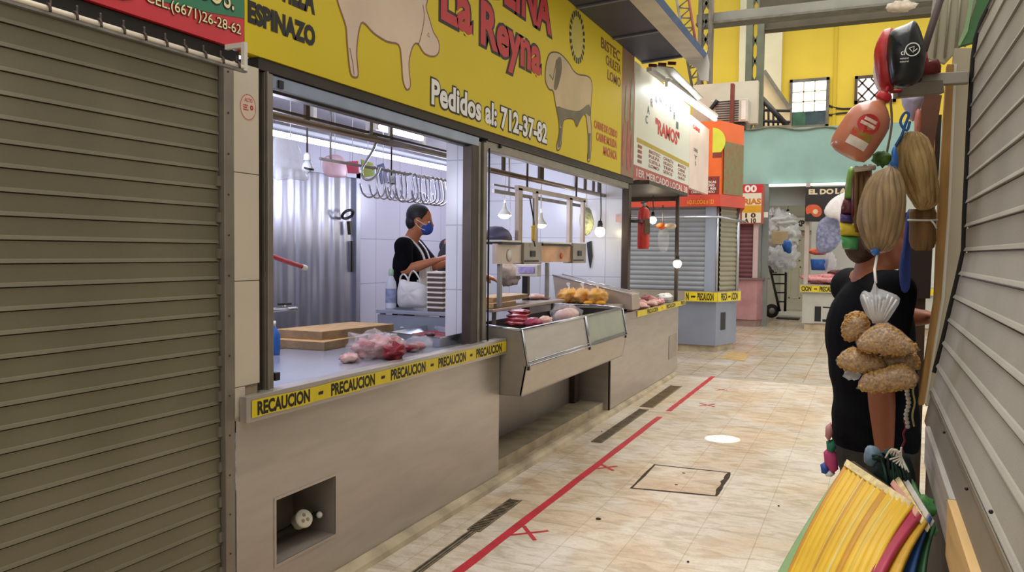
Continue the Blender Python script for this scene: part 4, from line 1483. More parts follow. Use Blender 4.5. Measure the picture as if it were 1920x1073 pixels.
# stack of trays
for i in range(8):
    p0 = PY(802, 575 - i * 9.3, YTb + .06); p1 = PY(832, 575 - i * 9.3, YTb + .06)
    hgt = PY(802, 575, YTb + .06).z - PY(802, 575 + 9.3, YTb + .06).z
    zz_ = zt_ + i * hgt + 0.0005
    w = (p1.x - p0.x)
    t = thing('food_tray', ('white rimmed brown food tray, %s of the stack on the back table' % ('bottom one', 'second from the bottom', 'third from the bottom', 'fourth from the bottom', 'fifth from the bottom', 'third from the top', 'second from the top', 'top one')[i]), 'tray', (p0.x + w / 2, YTb + .12, zz_), 'stacked trays beside the butcher')
    MB().box((p0.x + 0.004, YTb + .05, zz_), (p0.x + w - 0.004, YTb + .2, zz_ + hgt * .62)).build('tray_body', M('brown_foam_tray', '#5a4640', 0.6, 0, 0.1, 9), t)
    MB().box((p0.x, YTb + .045, zz_ + hgt * .62), (p0.x + w, YTb + .205, zz_ + hgt * .97)).build('white_rim', WHITEG, t)

# ================================================================== INSIDE, SECOND WINDOW
XQ = -2.5
a, b = PX(915, 322, XQ), PX(1166, 372, XQ)
zz = (a.z + b.z) / 2
m3 = thing('meat_rail', 'steel meat hanging pipe across the top of the second window', 'rail', (XQ, 5.8, zz))
MB().tube([(XQ, a.y, zz), (XQ, b.y, zz)], 0.020, 12).build('pipe', M('rail_warm_steel', '#9a8c80', 0.3, 0.7, 0.1, 5), m3)
MB().lathe([(0.026, 0), (0.03, 0.012), (0.026, 0.024)], (XQ, b.y - 0.01, zz), (0, 1, 0), 12).build('end_cap', BLACKP, m3)
for px_ in (947, 1018, 1085, 1102, 1118, 1128):
    q = PX(px_, 0, XQ).y
    MB().bar((XQ, q, zz), (XQ, q, 2.52), 0.02, 0.03 if px_ != 1018 else 0.09, (0, 1, 0)).build('hanger', ALUD, m3)
# second thinner pipe behind it
X5 = -2.75
a2, b2 = PX(925, 358, X5), PX(1100, 366, X5)
m4 = thing('inner_rail', 'thin grey rail behind the meat pipe in the second window', 'rail', (X5, 5.5, a2.z))
MB().bar((X5, a2.y, a2.z), (X5, b2.y, a2.z), 0.02, 0.03).build('bar', GALV, m4)
MB().bar((X5, a2.y, a2.z + 0.05), (X5, b2.y, a2.z + 0.05), 0.012, 0.015).build('bar', GALV, m4)
for yy in (a2.y + .3, b2.y - .1):
    MB().tube([(X5, yy, a2.z), (X5, yy, 2.52)], 0.006, 6).build('hanger', GALV, m4)
# back ceiling tube in the second window (vertical bright patch)
a, b = PX(1035, 305, -2.85), PX(1072, 330, -2.85)
tube_lamp('tube_lamp', 'unlit grey lamp batten on the ceiling of the second window', a, (a.x, b.y, a.z), M('unlit_tube', '#8e92b4', 0.4, 0, 0.03, 8), housing=M('grey_batten', '#6b6f8c', 0.5, 0, 0.05, 8))
# steel rack with heat boxes
XK = -2.42
def KP(x, y, d=0.0):
    return PX(x, y, XK) + Vector((d, 0, 0))


rk = thing('steel_scale_rack', 'steel hanging rack with two grey switch boxes in the second window', 'rack', tuple(KP(1010, 495)))
RKM = M('warm_rack_steel', '#b3a294', 0.35, 0.6, 0.08, 6)
def kbar(p0, p1, w=0.03, d=0.03, off=0.0):
    a_, b_ = KP(p0[0], p0[1], off), KP(p1[0], p1[1], off)
    if abs(p0[0] - p1[0]) < 8:
        b_.y = a_.y
        return MB().box((a_.x - d / 2, a_.y - w / 2, b_.z), (a_.x + d / 2, a_.y + w / 2, a_.z))
    m_ = (a_.z + b_.z) / 2
    return MB().box((a_.x - d / 2, a_.y, m_ - w / 2), (a_.x + d / 2, b_.y, m_ + w / 2))
ztop = KP(1020, 362).z
kbar((968, 352), (1096, 376), .035).build('top_bar', RKM, rk)
for x_, w_ in ((972, .075), (1003, .05), (1067, .07), (1092, .05)):
    p_ = KP(x_, 455)
    MB().box((XK - .015, p_.y - w_ / 2, p_.z), (XK + .015, p_.y + w_ / 2, ztop)).build('upright', RKM, rk)
for (x0, y0, x1, y1) in ((975, 455, 1008, 495), (1068, 456, 1092, 493)):
    p, q = KP(x0, y0), KP(x1, y1)
    bx = MB().box((XK - .06, p.y, q.z), (XK + .035, q.y, p.z)).build('switch_box', STEEL2, rk, bevel=0.003)
    my, mz, w_ = (p.y + q.y) / 2, (p.z + q.z) / 2, q.y - p.y
    MB().box((XK + .0355, my - w_ * .16, mz - .025), (XK + .042, my + w_ * .1, mz + .022)).build('switch', BLACKP, bx)
    MB().box((XK + .0355, p.y + .01, q.z + .018), (XK + .039, q.y - w_ * .2, q.z + .032)).build('slot', BLACKP, bx)
for (x0, y0, x1, y1, m_) in ((928, 457, 974, 494, M('lit_steel_face', '#cbb8a8', 0.4, 0.3, 0.05, 6)), (1008, 458, 1067, 491, M('orange_lit_steel_face', '#cfa07a', 0.35, 0.4, 0.25, 5))):
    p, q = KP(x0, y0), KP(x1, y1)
    MB().box((XK - .02, p.y, q.z), (XK + .015, q.y, p.z)).build('front_plate', m_, rk)  # warm light on both plates is painted into their colours
p = KP(951, 479)
MB().lathe([(0.0, 0), (0.045, 0), (0.045, 0.006), (0.0, 0.0065)], (XK + .016, p.y, p.z), (1, 0, 0), 20).build('round_dial', WHITEG, rk)
p = KP(1049, 480)
MB().lathe([(0.0, 0), (0.026, 0), (0.026, 0.006), (0.0, 0.0065)], (XK + .016, p.y, p.z), (1, 0, 0), 20).build('orange_mark', ORANGEV, rk)
for (x0, x1, y) in ((930, 966, 452), (1008, 1062, 455)):
    p, q = KP(x0, y), KP(x1, y)
    MB().box((XK - .14, p.y, p.z - .006), (XK + .05, q.y, p.z + .008)).build('pan', WHITEG, rk, bevel=0.004)
    MB().box((XK - .135, p.y + .01, p.z - .024), (XK + .045, q.y - .01, p.z - .006)).build('pan_edge', BLACKP, rk)
for x_, y1_ in ((1026, 560), (937, 575)):
    p_ = KP(x_, 493)
    MB().box((XK - .012, p_.y - .02, KP(x_, y1_).z), (XK + .012, p_.y + .02, p_.z)).build('support_post', GALV, rk)
for x_ in (988, 1080):
    p_ = KP(x_, 400)
    MB().tube([(XK, p_.y, ztop), (XK, p_.y, 2.52)], 0.008, 6).build('suspension_rod', ALUD, rk)
tag(MB().tube(spline([KP(x, y, .06) for x, y in ((980, 372), (984, 395), (988, 420), (985, 440), (990, 462))], 4), 0.006, 6).build('cable', BLACKP), 'black cable hanging down the left side of the steel rack', 'cable')
yt = thing('yellow_torch', 'yellow handled tool hanging on the steel rack', 'tool', tuple(KP(984, 455, .07)))
MB().lathe([(0.013, 0), (0.015, 0.02), (0.015, 0.10), (0.02, 0.108), (0.02, 0.115), (0.008, 0.12)], KP(984, 452, .07), (0, 0, 1), 12).build('grip', M('yellow_plastic', '#d9b844', 0.4, 0, 0.06, 8), yt)
MB().tube([KP(985, 425, .07), KP(985, 372, .07)], 0.004, 6).build('stem', ALUD, yt)


# lit bulbs, globe bulb, dark dome
def shade_lamp(px_, py_, Y, w, label, warm, energy):
    p = PY(px_, py_, Y)
    s = thing('pendant_lamp', label, 'lamp', tuple(p))
    MB().lathe([(w, -0.008), (w * .95, 0.004), (w * .5, 0.035), (0.018, 0.06), (0.014, 0.10)], p, (0, 0, 1), 18, False).build('shade', WHITEG, s)
    MB().lathe([(0.0, -0.04), (w * .5, -0.034), (w * .92, -0.012), (w * .6, 0.0), (0.0, 0.002)], p, (0, 0, 1), 16).build('bulb', BULBON if warm else BULBW, s)
    MB().tube([p + Vector((0, 0, .1)), (p.x, p.y, 2.52)], 0.006, 6).build('cord', WHITEPL, s)
    return s


shade_lamp(946, 402, 6.3, 0.062, 'white shaded lamp lit at the left of the second window', False, 0)
shade_lamp(1014, 420, 6.6, 0.055, 'white shaded lamp lit in the middle of the second window', True, 0)
def globe(px_, py_, Y, r, label, chain_top, mat=BULBON, name='globe_bulb', cord=ALUD):
    p = PY(px_, py_, Y) if Y > 0 else PX(px_, py_, Y)
    s = thing(name, label, 'bulb', tuple(p))
    MB().ball(p, r, 16, 10).build('glass', mat, s)
    MB().lathe([(r * .55, r * .8), (r * .5, r * 1.6), (r * .35, r * 2.2)], p, (0, 0, 1), 12).build('socket', BLACKP, s)
    MB().tube(spline([p + Vector((0, 0, r * 2)), p + Vector((0.008, 0, r * 3.5)), (p.x, p.y, p.z + (chain_top - p.z) * .6), (p.x, p.y, chain_top)], 3), 0.006, 6).build('cord', cord, s)
    return s


globe(1125, 435, -2.42, 0.05, 'bright round bulb on a dark cord at the right of the second window', 2.5, BULBON)
dm = tag(MB().lathe([(0.12, 0), (0.115, 0.03), (0.09, 0.07), (0.05, 0.095), (0.0, 0.10)], KP(944, 451, -.06) + Vector((0, 0, .004)), (0, 0, 1), 20).build('dark_dome_lid', M('dark_violet_metal', '#54506a', 0.4, 0.3, 0.1, 5)), 'dark dome lid lying on the left pan of the steel rack', 'lid')
nb = thing('net_bag', 'pale green net bag hanging left of the round bulb', 'bag', tuple(PX(1098, 450, -2.6)))
MB().lump(PX(1100, 415, -2.6), (0.07, 0.09, 0.14), 4, 0.12, 1.5, 20, 14).build('net', M('green_net', '#aab088', 0.6, 0, 0.35, 45, 0.5, 60), nb)
MB().tube([PX(1100, 388, -2.6), PX(1098, 388, -2.6) + Vector((0, 0, 2.521 - PX(1098, 388, -2.6).z))], 0.006, 6).build('string', WHITEG, nb)
ab = tag(MB().prism(pxpoly([(1100, 455), (1108, 452), (1110, 480), (1106, 503), (1102, 480)], Y=7.835), (0, 0.024, 0)).build('black_strap', BLACKP), 'black strap hanging on the pale wall in the second window', 'strap')
pn = tag(MB().prism(pxpoly([(1167, 402), (1176, 406), (1176, 458), (1168, 452)], Y=7.80), (0, 0.008, 0)).build('red_pennant', REDV), 'red pennant on the white wall at the right of the second window', 'pennant')
pa = tag(MB().prism(pxpoly([(1154, 402), (1166, 404), (1166, 418), (1154, 416)], Y=7.84), (0, 0.004, 0)).build('paper_notice', M('pale_pink_paper', '#e6c6c6', 0.6, 0, 0.1, 20)), 'small pink paper on the white wall beside the red pennant', 'notice')
sc_ = thing('price_scale', 'white electronic scale display below the steel rack', 'scale', tuple(PY(987, 520, 6.2)))
p, q = PY(967, 496, 6.2), PY(1008, 519, 6.2)
MB().box((p.x, 6.2, q.z), (q.x, 6.28, p.z)).build('casing', WHITEG, sc_, bevel=0.006)
MB().box((p.x + .03, 6.19, q.z + .03), (q.x - .03, 6.2, p.z - .02)).build('screen', M('violet_screen', '#b8aee0', 0.3, 0, 0.2, 30), sc_)
pe = PY(987, 540, 6.2)
MB().bar((p.x + .08, 6.24, q.z), (p.x + .08, 6.24, 0.9), 0.05, 0.05, (1, 0, 0)).build('stand', BLACKP, sc_)
fc = tag(MB().lump(PY(955, 515, 6.6), (0.10, 0.05, 0.10), 12, 0.35, 2.4, 20, 12).build('crumpled_paper', M('buff_paper', '#b9a898', 0.7, 0, 0.25, 10, 0.3, 20)), 'crumpled buff paper behind the boards in the second window', 'paper')
hang_last(0, o=fc)

# steel shelf over the display case with boards and chops
SHZ = PX(935, 579, -2.42).z
sh = thing('steel_shelf', 'narrow steel shelf above the left half of the display case', 'shelf', (-2.55, 5.3, SHZ))
y0_, y1_ = PX(930, 579, -2.42).y, PX(1060, 560, -2.42).y
mb = MB(); mb.box((-2.70, y0_ - .05, SHZ - 0.022), (-2.42, y1_, SHZ)); mb.build('shelf_plate', RKM, sh, bevel=0.003)
for yy in (y0_ + 0.12, y1_ - 0.12):
    MB().box((-2.505, yy - .012, 0.811), (-2.48, yy + .012, SHZ - 0.0225)).build('leg', STEEL2, sh)
for i, (ya, yb3, xa, xb3, z_, lab, m_) in enumerate(((y0_ + .02, y0_ + .42, -2.68, -2.45, SHZ + .001, 'orange-lit cutting board on the steel shelf, under the other board', BOARD),
                                                     (y0_ + .10, y0_ + .75, -2.69, -2.49, SHZ + .038, 'upper wooden cutting board on the steel shelf', BOARD))):
    o = thing('cutting_board', lab, 'cutting board', ((xa + xb3) / 2, ya, z_), 'cutting boards on the steel shelf')
    MB().box((xa, ya, z_), (xb3, yb3, z_ + 0.036)).build('slab', m_, o, bevel=0.003)
    MB().box((xb3, ya + .004, z_ + .004), (xb3 + .001, yb3 - .004, z_ + .032)).build('dark_edge', BOARDD, o)
yy = y1_ - .12
fused_me = tag(fused('meat_chop', [('ball', (-2.62, yy - .1, SHZ + .026), (.07, .10, .028)), ('ball', (-2.56, yy - .02, SHZ + .02), (.06, .06, .022))], MEATP, None, 0.008), 'pale meat chops at the right end of the steel shelf', 'meat')

# yellow knotted bags on the ledge right of the shelf
YD = 7.14
dz = PY(1090, 570, YD).z
deck = thing('case_deck', 'steel ledge at the right end of the display case under the yellow bags', 'ledge', (-2.6, YD, 0.901))
MB().box((-3.0, 6.99, 0.901), (-2.13, YHD - .012, dz)).build('ledge_block', M('deck_steel', '#b5a698', 0.4, 0.5, 0.08, 5), deck, bevel=.003)
MB().tube([(-3.0, 6.99, dz), (-2.13, 6.99, dz)], .008, 8).build('edge_roll', STEELB, deck)
for i, (px_, py_, s, lab) in enumerate(((1066, 565, 1.22, 'left of the knotted clear bags of yellow fried food'), (1092, 566, 1.22, 'middle one of the knotted clear bags of yellow fried food'), (1120, 566, 1.25, 'right of the knotted clear bags of yellow fried food'))):
    p = PY(px_, py_, YD + .03 * (i == 1)); p.z = dz + .001
    o = thing('food_bag', lab, 'bag', tuple(p), 'knotted bags of yellow food')
    MB().lump(p + Vector((0, 0, 0.058 * s)), (0.078 * s, 0.095 * s, 0.06 * s), 40 + i, 0.32, 2.6, 26, 16, flatz=.056 * s).build('food', YFOOD, o)
    MB().lump(p + Vector((0, 0, 0.060 * s)), (0.084 * s, 0.102 * s, 0.066 * s), 40 + i, 0.30, 2.4, 24, 14, flatz=.058 * s).build('clear_bag', CLEARP, o)
    k = p + Vector((0, 0, 0.115 * s))
    MB().tube(spline([k + Vector((0, 0, -.01)), k + Vector((.003, .004, .012)), k + Vector((-.008, .012, .035)), k + Vector((-.012, .018, .048))], 3), [.016, .013, .010, .008, .008, .012, .014, .018, .020, .02], 8).build('knot', WHITEPL, o)
q1, q2 = PY(1126, 572, YD - .08), PY(1104, 572, YD - .08)
q1.z = dz + .02; q2.z = dz + .018
tag(fused('fried_food', [('ball', q1, (.05, .05, .024)), ('ball', q2, (.055, .05, .02))], YFOOD, None, .008), 'loose yellow fried food in front of the knotted bags', 'food')

# meat inside the case
def case_lump(px_, py_, X, r, mat, name, lab, seed, cat='meat'):
    p = PX(px_, py_, X)
    p.z = max(p.z, 0.812 + r[2] * .8)
    return tag(MB().lump(p, r, seed, 0.28, 2, 22, 14, flatz=r[2] * .8).build(name, mat), lab, cat)


for k in range(4):
    case_lump(968 + k * 2, 606 - k * 7, -2.30 - .02 * k, (.08, .10, .02), MEATR, 'meat_slab', ('dark red meat slab, %s of the pile at the left end of the case' % ('lowest', 'second lowest', 'second highest', 'topmost')[k]), 50 + k)
case_lump(1000, 606, -2.16, (.06, .10, .04), M('magenta_offal', '#a83a58', 0.35, 0, 0.25, 12), 'meat_piece', 'magenta offal piece between the dark red slabs and the bagged chicken', 61)
case_lump(1022, 602, -2.12, (.05, .07, .035), MEATP, 'meat_piece', 'pale fat piece at the front rim of the display case', 62)
ch = thing('bagged_chicken', 'clear bag of pale pink chicken inside the display case', 'meat', tuple(PX(1062, 598, -2.22)))
p = PX(1062, 592, -2.22)
fused('chicken', [('ball', p + Vector((0, -.06, 0)), (.08, .08, .055)), ('ball', p + Vector((0, .07, .01)), (.08, .09, .05)), ('ball', p + Vector((.02, 0, -.06)), (.1, .14, .05))], MEATP, ch, .008)
MB().lump(p + Vector((0, 0, -.01)), (.12, .19, .105), 8, 0.3, 2.4, 28, 16).build('clear_bag', CLEARW, ch)

# ================================================================== WHITE SIGN BEYOND THE BUTCHER'S
ws = thing('white_shop_sign', 'white shop sign with red lettering and price columns, lit by a tube', 'sign', (XF, 9.0, 2.245))
WY0, WY1, WZ1 = 7.76, 10.40, 3.40
MB().box((XF - 0.06, WY0, 2.245), (XF - 0.001, WY1, WZ1)).build('panel', M('white_sign_vinyl', '#dcdccb', 0.35, 0, 0.03, 2), ws)
mb = MB()
s0, s1 = SF.px(1196, 323), SF.px(1291, 340)
rect(mb, SF, WY0, WY1, 2.246, 2.246 + 0.135, 0.0)
mb.build('red_strip', M('dull_red_strip', '#b0524c', 0.45, 0, 0.08, 6), ws)
mb = MB()
rect(mb, SF, WY0 + 0.1, WY1, 2.62, 2.665, 0.0)
mb.build('ochre_strip', GOLDL, ws)
mb = MB()
text_fit(mb, SF, '1ER MERCADO LOCAL 38', WY0 + .1, WY1 - .1, 2.275, 2.35, 0.0025, 0.02)
mb.build('strip_lettering', M('strip_print_cream', '#e6d2c4', 0.45, 0, 0.05, 8), ws)
mb = MB()
text_px(mb, SF, '"RAMOS"', (1229, 251), (1273, 271), (1229, 224), 0.002, 0.03)
mb.build('name_lettering', REDL, ws)
mb = MB()
ys_ = [2.58, 2.53, 2.48, 2.43]
for ci, (u0, u1) in enumerate(((8.35, 8.85), (9.0, 9.5), (9.75, 10.2))):
    for k, v in enumerate(ys_):
        w = ('BISTEC', 'PULPA', 'COSTILLA', 'LOMO', 'CHULETA', 'HIGADO', 'TRIPA', 'SESOS', 'MANTECA', 'CARNE', 'PATAS', 'QUESO')[ci * 4 + k]
        text_fit(mb, SF, w, u0, u1 - 0.05 * (k % 2), v - .015, v + .02, 0.0018, 0.015)
for k, v in enumerate(ys_):
    rect(mb, SF, 7.9, 8.05, v - .012, v + .018, 0.0018)
mb.build('price_lettering', M('brick_print', '#9a4a40', 0.45, 0, 0.08, 8), ws)
mb = MB()
for i, ch_ in enumerate('CARNICERIA'):
    a = PI * (0.96 - i * 0.098)
    u, v = 9.0 + 0.78 * math.cos(a), 2.85 + 0.38 * math.sin(a)
    text_fit(mb, SF, ch_, u - .04, u + .04, v - .04, v + .04, 0.002, 0.02)
mb.build('arched_lettering', M('dark_teal_print', '#3c5458', 0.45, 0, 0.05, 8), ws)
# second, pinkish board
ws2 = thing('pinkish_sign', 'narrow pinkish-white sign board right of the white sign', 'sign', (XF, 11.1, 2.30))
MB().box((XF - 0.06, 10.41, 2.36), (XF - 0.001, 11.75, 3.30)).build('panel', PINKW, ws2)
mb = MB()
text_px(mb, SF, 'CARNE', (1299, 243), (1312, 246), (1299, 236), 0.002, 0.04)
mb.build('red_lettering', REDL, ws2)
mb = MB()
for k, (w, y) in enumerate((('CARNES', 282), ('Y', 295), ('TEL.', 307))):
    c = SF.px(1304, y)
    text_fit(mb, SF, w, c[0] - .12 + .04 * k, c[0] + .14 - .04 * k, c[1] - .02, c[1] + .025, 0.002, 0.02)
mb.build('grey_lettering', M('grey_print', '#5c5a5a', 0.45, 0, 0.05, 8), ws2)
# tube over the white sign
a, b = PX(1250, 160, -2.02), PX(1341, 224, -2.02)
tube_lamp('tube_lamp', 'bright fluorescent tube along the top of the white sign', a, b, TUBEON2, 0.028, 0.05, hw=0.07, ceil=None)
a2 = PX(1217, 130, -2.02)
cn = thing('sign_lamp_arm', 'grey unlit lamp batten and reflector left of the bright sign tube', 'lamp batten', tuple(a2))
MB().bar(a2, a + Vector((0, -.16, .03)), 0.05, 0.04).build('batten', GREYFLASH, cn)
pz = [PX(x, y, -1.95) for x, y in ((1224, 126), (1258, 122), (1332, 190), (1300, 190))]
MB().prism([PX(1218, 122, -2.1), PX(1262, 128, -1.8), PX(1318, 184, -1.8), PX(1300, 190, -2.1)], (0, 0, 0.01)).build('reflector_sheet', GALV, cn)
struct(MB().box((-2.9, 7.97, 2.2), (-2.06, 9.84, 2.24)).build('trim_5', ALUD))

# ================================================================== KIOSK WITH GREY SHUTTERS
KY = 12.25
k1 = thing('shuttered_kiosk', 'closed steel kiosk with blue-grey and khaki shutters at the aisle corner', 'kiosk', (-2.3, KY, 0))
xa = PY(1190, 450, KY).x; xc = PY(1343, 560, KY).x
cr = Vector((xc, KY, 0)); c2_ = Vector((PY(1381, 560, KY + 0.62).x, KY + 0.62, 0)); c3_ = Vector((PY(1374, 560, KY + 2.2).x, KY + 2.2, 0))
def ring(off, z):
    return [Vector((xa - 1.0, KY - off, z)), Vector((cr.x + off * .45, KY - off, z)), Vector((c2_.x + off, c2_.y - off * .5, z)), Vector((c3_.x + off, c3_.y, z)), Vector((xa - 1.0, c3_.y, z))]
zl0, zl1 = PY(1310, 566, KY).z, PY(1310, 546, KY).z
MB().prism(ring(-0.04, 0.0), (0, 0, 0.10)).build('plinth', CEMENT, k1)
MB().prism(ring(0.0, 0.10), (0, 0, zl0 - 0.10)).build('lower_body', M('blue_steel_body', '#8e95a6', 0.4, 0.45, 0.06, 3), k1)
MB().prism(ring(0.07, zl0), (0, 0, zl1 - zl0)).build('counter_ledge', STEEL2, k1)
zc0 = PY(1310, 388, KY).z
MB().prism(ring(-0.06, zl1), (0, 0, zc0 - zl1)).build('shutter_core', ALUD, k1)
def flat_shutter(p0, p1, z0, z1, pitch, mat, parent, name='shutter'):
    d = (p1 - p0).normalized(); nrm = Vector((d.y, -d.x, 0))
    mb = MB()
    prof = []
    z = z0
    while z < z1 - 1e-4:
        prof += [(0.0, z), (0.012, z + pitch * .3), (0.012, z + pitch * .6), (0.0, z + pitch * .92)]
        z += pitch
    v, f = [], []
    for i, (o_, zz_) in enumerate(prof):
        q0 = p0 + nrm * o_; q1 = p1 + nrm * o_
        v += [(q0.x, q0.y, min(zz_, z1)), (q1.x, q1.y, min(zz_, z1))]
        if i: f.append((2 * i - 2, 2 * i - 1, 2 * i + 1, 2 * i))
    mb.add(v, f)
    return mb.build(name, mat, parent)


e = 0.05
flat_shutter(Vector((xa - .3, KY + 0.03, 0)), Vector((PY(1322, 450, KY).x, KY + 0.03, 0)), zl1, zc0, 0.075, SHUTB, k1)
dd = (c2_ - cr).normalized()
flat_shutter(cr + dd * .06 + Vector((.0, .03, 0)), c2_ - dd * .06 + Vector((.0, .03, 0)), zl1, zc0, 0.075, SHUTG, k1)
mb = MB()
q = PY(1322, 450, KY).x
mb.box((q, KY - 0.0, zl1), (xc - 0.01, KY + 0.05, zc0)); mb.build('corner_post', M('blue_grey_post', '#9aa2b4', 0.4, 0.4, 0.06, 3), k1)
MB().tube([(xc, KY - .01, zl1), (xc, KY - .01, zc0)], 0.02, 8).build('corner_tube', STEELB, k1)
MB().tube([(c2_.x, c2_.y - .02, zl1), (c2_.x, c2_.y - .02, zc0)], 0.03, 8).build('corner_tube', STEELB, k1)
mb = MB()
p0 = cr + dd * .15; p1 = cr + dd * .3
nn = Vector((dd.y, -dd.x, 0))
mb.add([p0 + nn * .004 + Vector((0, 0, .33)), p1 + nn * .004 + Vector((0, 0, .33)), p1 + nn * .004 + Vector((0, 0, .60)), p0 + nn * .004 + Vector((0, 0, .60))], [(0, 1, 2, 3)])
mb.build('dark_slot', BLACKP, k1)
zbar = PY(1310, 408, KY).z
MB().tube([(xa - .1, KY - .12, zbar), (cr.x + .05, KY - .12, zbar), (c2_.x + .12, c2_.y - .05, zbar - .05)], 0.018, 8).build('awning_bar', STEELB, k1)
zc1 = PY(1310, 366, KY).z
MB().prism(ring(0.10, zc0), (0, 0, zc1 - zc0)).build('red_band', M('orange_red_band', '#c2452e', 0.45, 0, 0.08, 4), k1)
KF = Face((0, KY - 0.104, 0), (1, 0, 0), (0, 0, 1))
mb = MB(); text_px(mb, KF, 'AQUI LOCAL # 123', (1288, 384), (1338, 384), (1288, 375), 0.003, 0.02); mb.build('band_lettering', ORANGEL, k1)
# tape round the ledge
tk = thing('caution_tape', 'yellow caution tape around the ledge of the shuttered kiosk', 'tape', (xc, KY - .08, zl0))
KT = Face((0, KY - 0.0745, 0), (1, 0, 0), (0, 0, 1))
u0, u1 = KT.px(1284, 553)[0], cr.x + 0.03
caution(KT, u0, u1, zl0 + .012, zl1 - .012, [('N', u0 + .02, u0 + .06), ('PRECAUCION', KT.px(1308, 553)[0], KT.px(1338, 553)[0])], tk)
pA = Vector((cr.x + .0315, KY - .07, 0)); pB = Vector((c2_.x + .07, c2_.y - .035, 0))
du = (pB - pA).normalized()
KT2 = Face(pA + Vector((du.y, -du.x, 0)) * 0.002, du, (0, 0, 1))
L_ = (pB - pA).length
caution(KT2, 0.0, L_ - .01, zl0 + .012, zl1 - .012, [('PRECA', .1, .28), ('UCION', .4, .6)], tk)
# orange sign box over the kiosk
og = thing('orange_sign_box', 'orange box sign with a yellow disc and white text lines above the kiosk', 'sign', (-2.0, KY, zc1))
zo = PY(1345, 228, KY).z
MB().prism(ring(0.06, zc1 + .002), (0, 0, zo - zc1)).build('panel', ORANGEV, og)
OF = Face((0, KY - 0.0605, 0), (1, 0, 0), (0, 0, 1))
u0, u1 = OF.px(1290, 350)[0], cr.x + .02
mb = MB(); rect(mb, OF, u0, u1, zc1 + .004, OF.px(1300, 332)[1], 0.001); mb.build('maroon_field', MAROON, og)
mb = MB()
for k, w in enumerate(('CARNES FRESCAS', 'POLLO AL MAYOREO', 'CARNE DE RES', 'CARNE DE CERDO')):
    v = OF.px(1300, 343 + k * 6)[1]
    text_fit(mb, OF, w, u0 + .05, u0 + .42 - .02 * (k % 2), v - .012, v + .022, 0.003, 0.01)
mb.build('white_lettering', WHITEL, og)
mb = MB(); c = OF.px(1336, 266); r_ = .19
pts = [(c[0] + r_ * math.cos(t * PI / 15 - PI / 2), c[1] + r_ * 1.1 * math.sin(t * PI / 15 - PI / 2)) for t in range(16)]
poly_uv(mb, OF, pts, 0.001); mb.build('yellow_disc', M('lime_disc', '#c9c83a', 0.4, 0, 0.05, 6), og)
mb = MB(); rect(mb, OF, OF.px(1336, 288)[0], u1 + .03, OF.px(1340, 296)[1], OF.px(1340, 286)[1], 0.0015); mb.build('dark_stripe', MAROON, og)
pA = Vector((cr.x + .027 + .03, KY - .06 + .04, 0)); pB = Vector((c2_.x + .06, c2_.y - .03, 0)); du = (pB - pA).normalized()
O2 = Face(pA + Vector((du.y, -du.x, 0)) * 0.008, du, (0, 0, 1)); L_ = (pB - pA).length
mb = MB(); rect(mb, O2, 0.02, L_ - .01, zc1 + .01, zo - .30, 0.001)
mb.build('food_print', M('food_print_mix', '#8a5a3a', 0.45, 0, 0.4, 14, color2='#6c7a4a'), og)

# white slab wall with the air conditioner above the kiosk
struct(MB().box((PY(1300, 200, 13.6).x, 13.55, PY(1340, 236, 13.6).z), (PY(1421, 200, 13.6).x, 13.7, PY(1340, 158, 13.6).z)).build('wall_slab', M('pale_slab_wall', '#b9b3a0', 0.7, 0, 0.08, 2)))
ac = thing('air_conditioner', 'window air conditioner above the orange sign box', 'air conditioner', tuple(PY(1372, 230, 13.4)))
p, q = PY(1336, 192, 13.4), PY(1404, 230, 13.4)
MB().box((p.x, 13.25, q.z), (q.x, 13.55, p.z)).build('casing', M('ac_beige', '#b7b2a4', 0.5, 0.1, 0.08, 6), ac, bevel=0.01)
mb = MB()
for k in range(9):
    z = q.z + .03 + k * (p.z - q.z - .06) / 8
    mb.box((p.x + .08, 13.235, z - .006), (q.x - .14, 13.25, z + .008))
mb.build('grille', ALUD, ac)
MB().box((q.x - .10, 13.24, q.z + .03), (q.x - .03, 13.25, p.z - .03)).build('side_panel', WHITEP, ac)
MB().box((p.x + .05, 13.3, q.z - .10), (q.x - .05, 13.5, q.z - .0)).build('support_frame', BLACKP, ac)
tag(MB().bar(PY(1372, 238, 13.15), PY(1374, 158, 13.15), 0.14, 0.05, (1, 0, 0)).build('red_post', RUST), 'flat dark red post in front of the air conditioner', 'post')
cb = tag(MB().tube(spline([PY(1300, 196, 13.3), PY(1318, 200, 13.2), PY(1330, 206, 13.2), PY(1345, 188, 13.2)], 4), 0.035, 6).build('wire_bundle', BLACKP), 'bundle of dark wires left of the air conditioner', 'wires')

# ================================================================== SECOND KIOSK, PINK
K2 = 17.0
k2 = thing('pink_kiosk', 'far pink and maroon kiosk under the red and white price sign', 'kiosk', (-2.3, K2, 0))
xl, xr_ = PY(1381, 500, K2).x, PY(1420, 500, K2).x
dx2 = PY(1440, 500, K2 + .45).x
def ring2(off, z): return [Vector((xl - .8, K2 - off, z)), Vector((xr_ + off * .4, K2 - off, z)), Vector((dx2 + off, K2 + .45, z)), Vector((dx2 + off - .5, K2 + 2, z)), Vector((xl - .8, K2 + 2, z))]
zk = PY(1400, 521, K2).z
MB().prism(ring2(-.03, 0.0), (0, 0, .14)).build('plinth', M('pink_grey_plinth', '#9a7f78', 0.6, 0, 0.12, 5), k2)
MB().prism(ring2(0, .14), (0, 0, zk - .18)).build('lower_body', M('pink_body', '#b98a8c', 0.45, 0.15, 0.15, 3), k2)
MB().prism(ring2(.05, zk - .04), (0, 0, .04)).build('counter_ledge', M('grey_pink_ledge', '#8d7472', 0.4, 0.3, 0.08, 4), k2)
zs2 = PY(1400, 417, K2).z
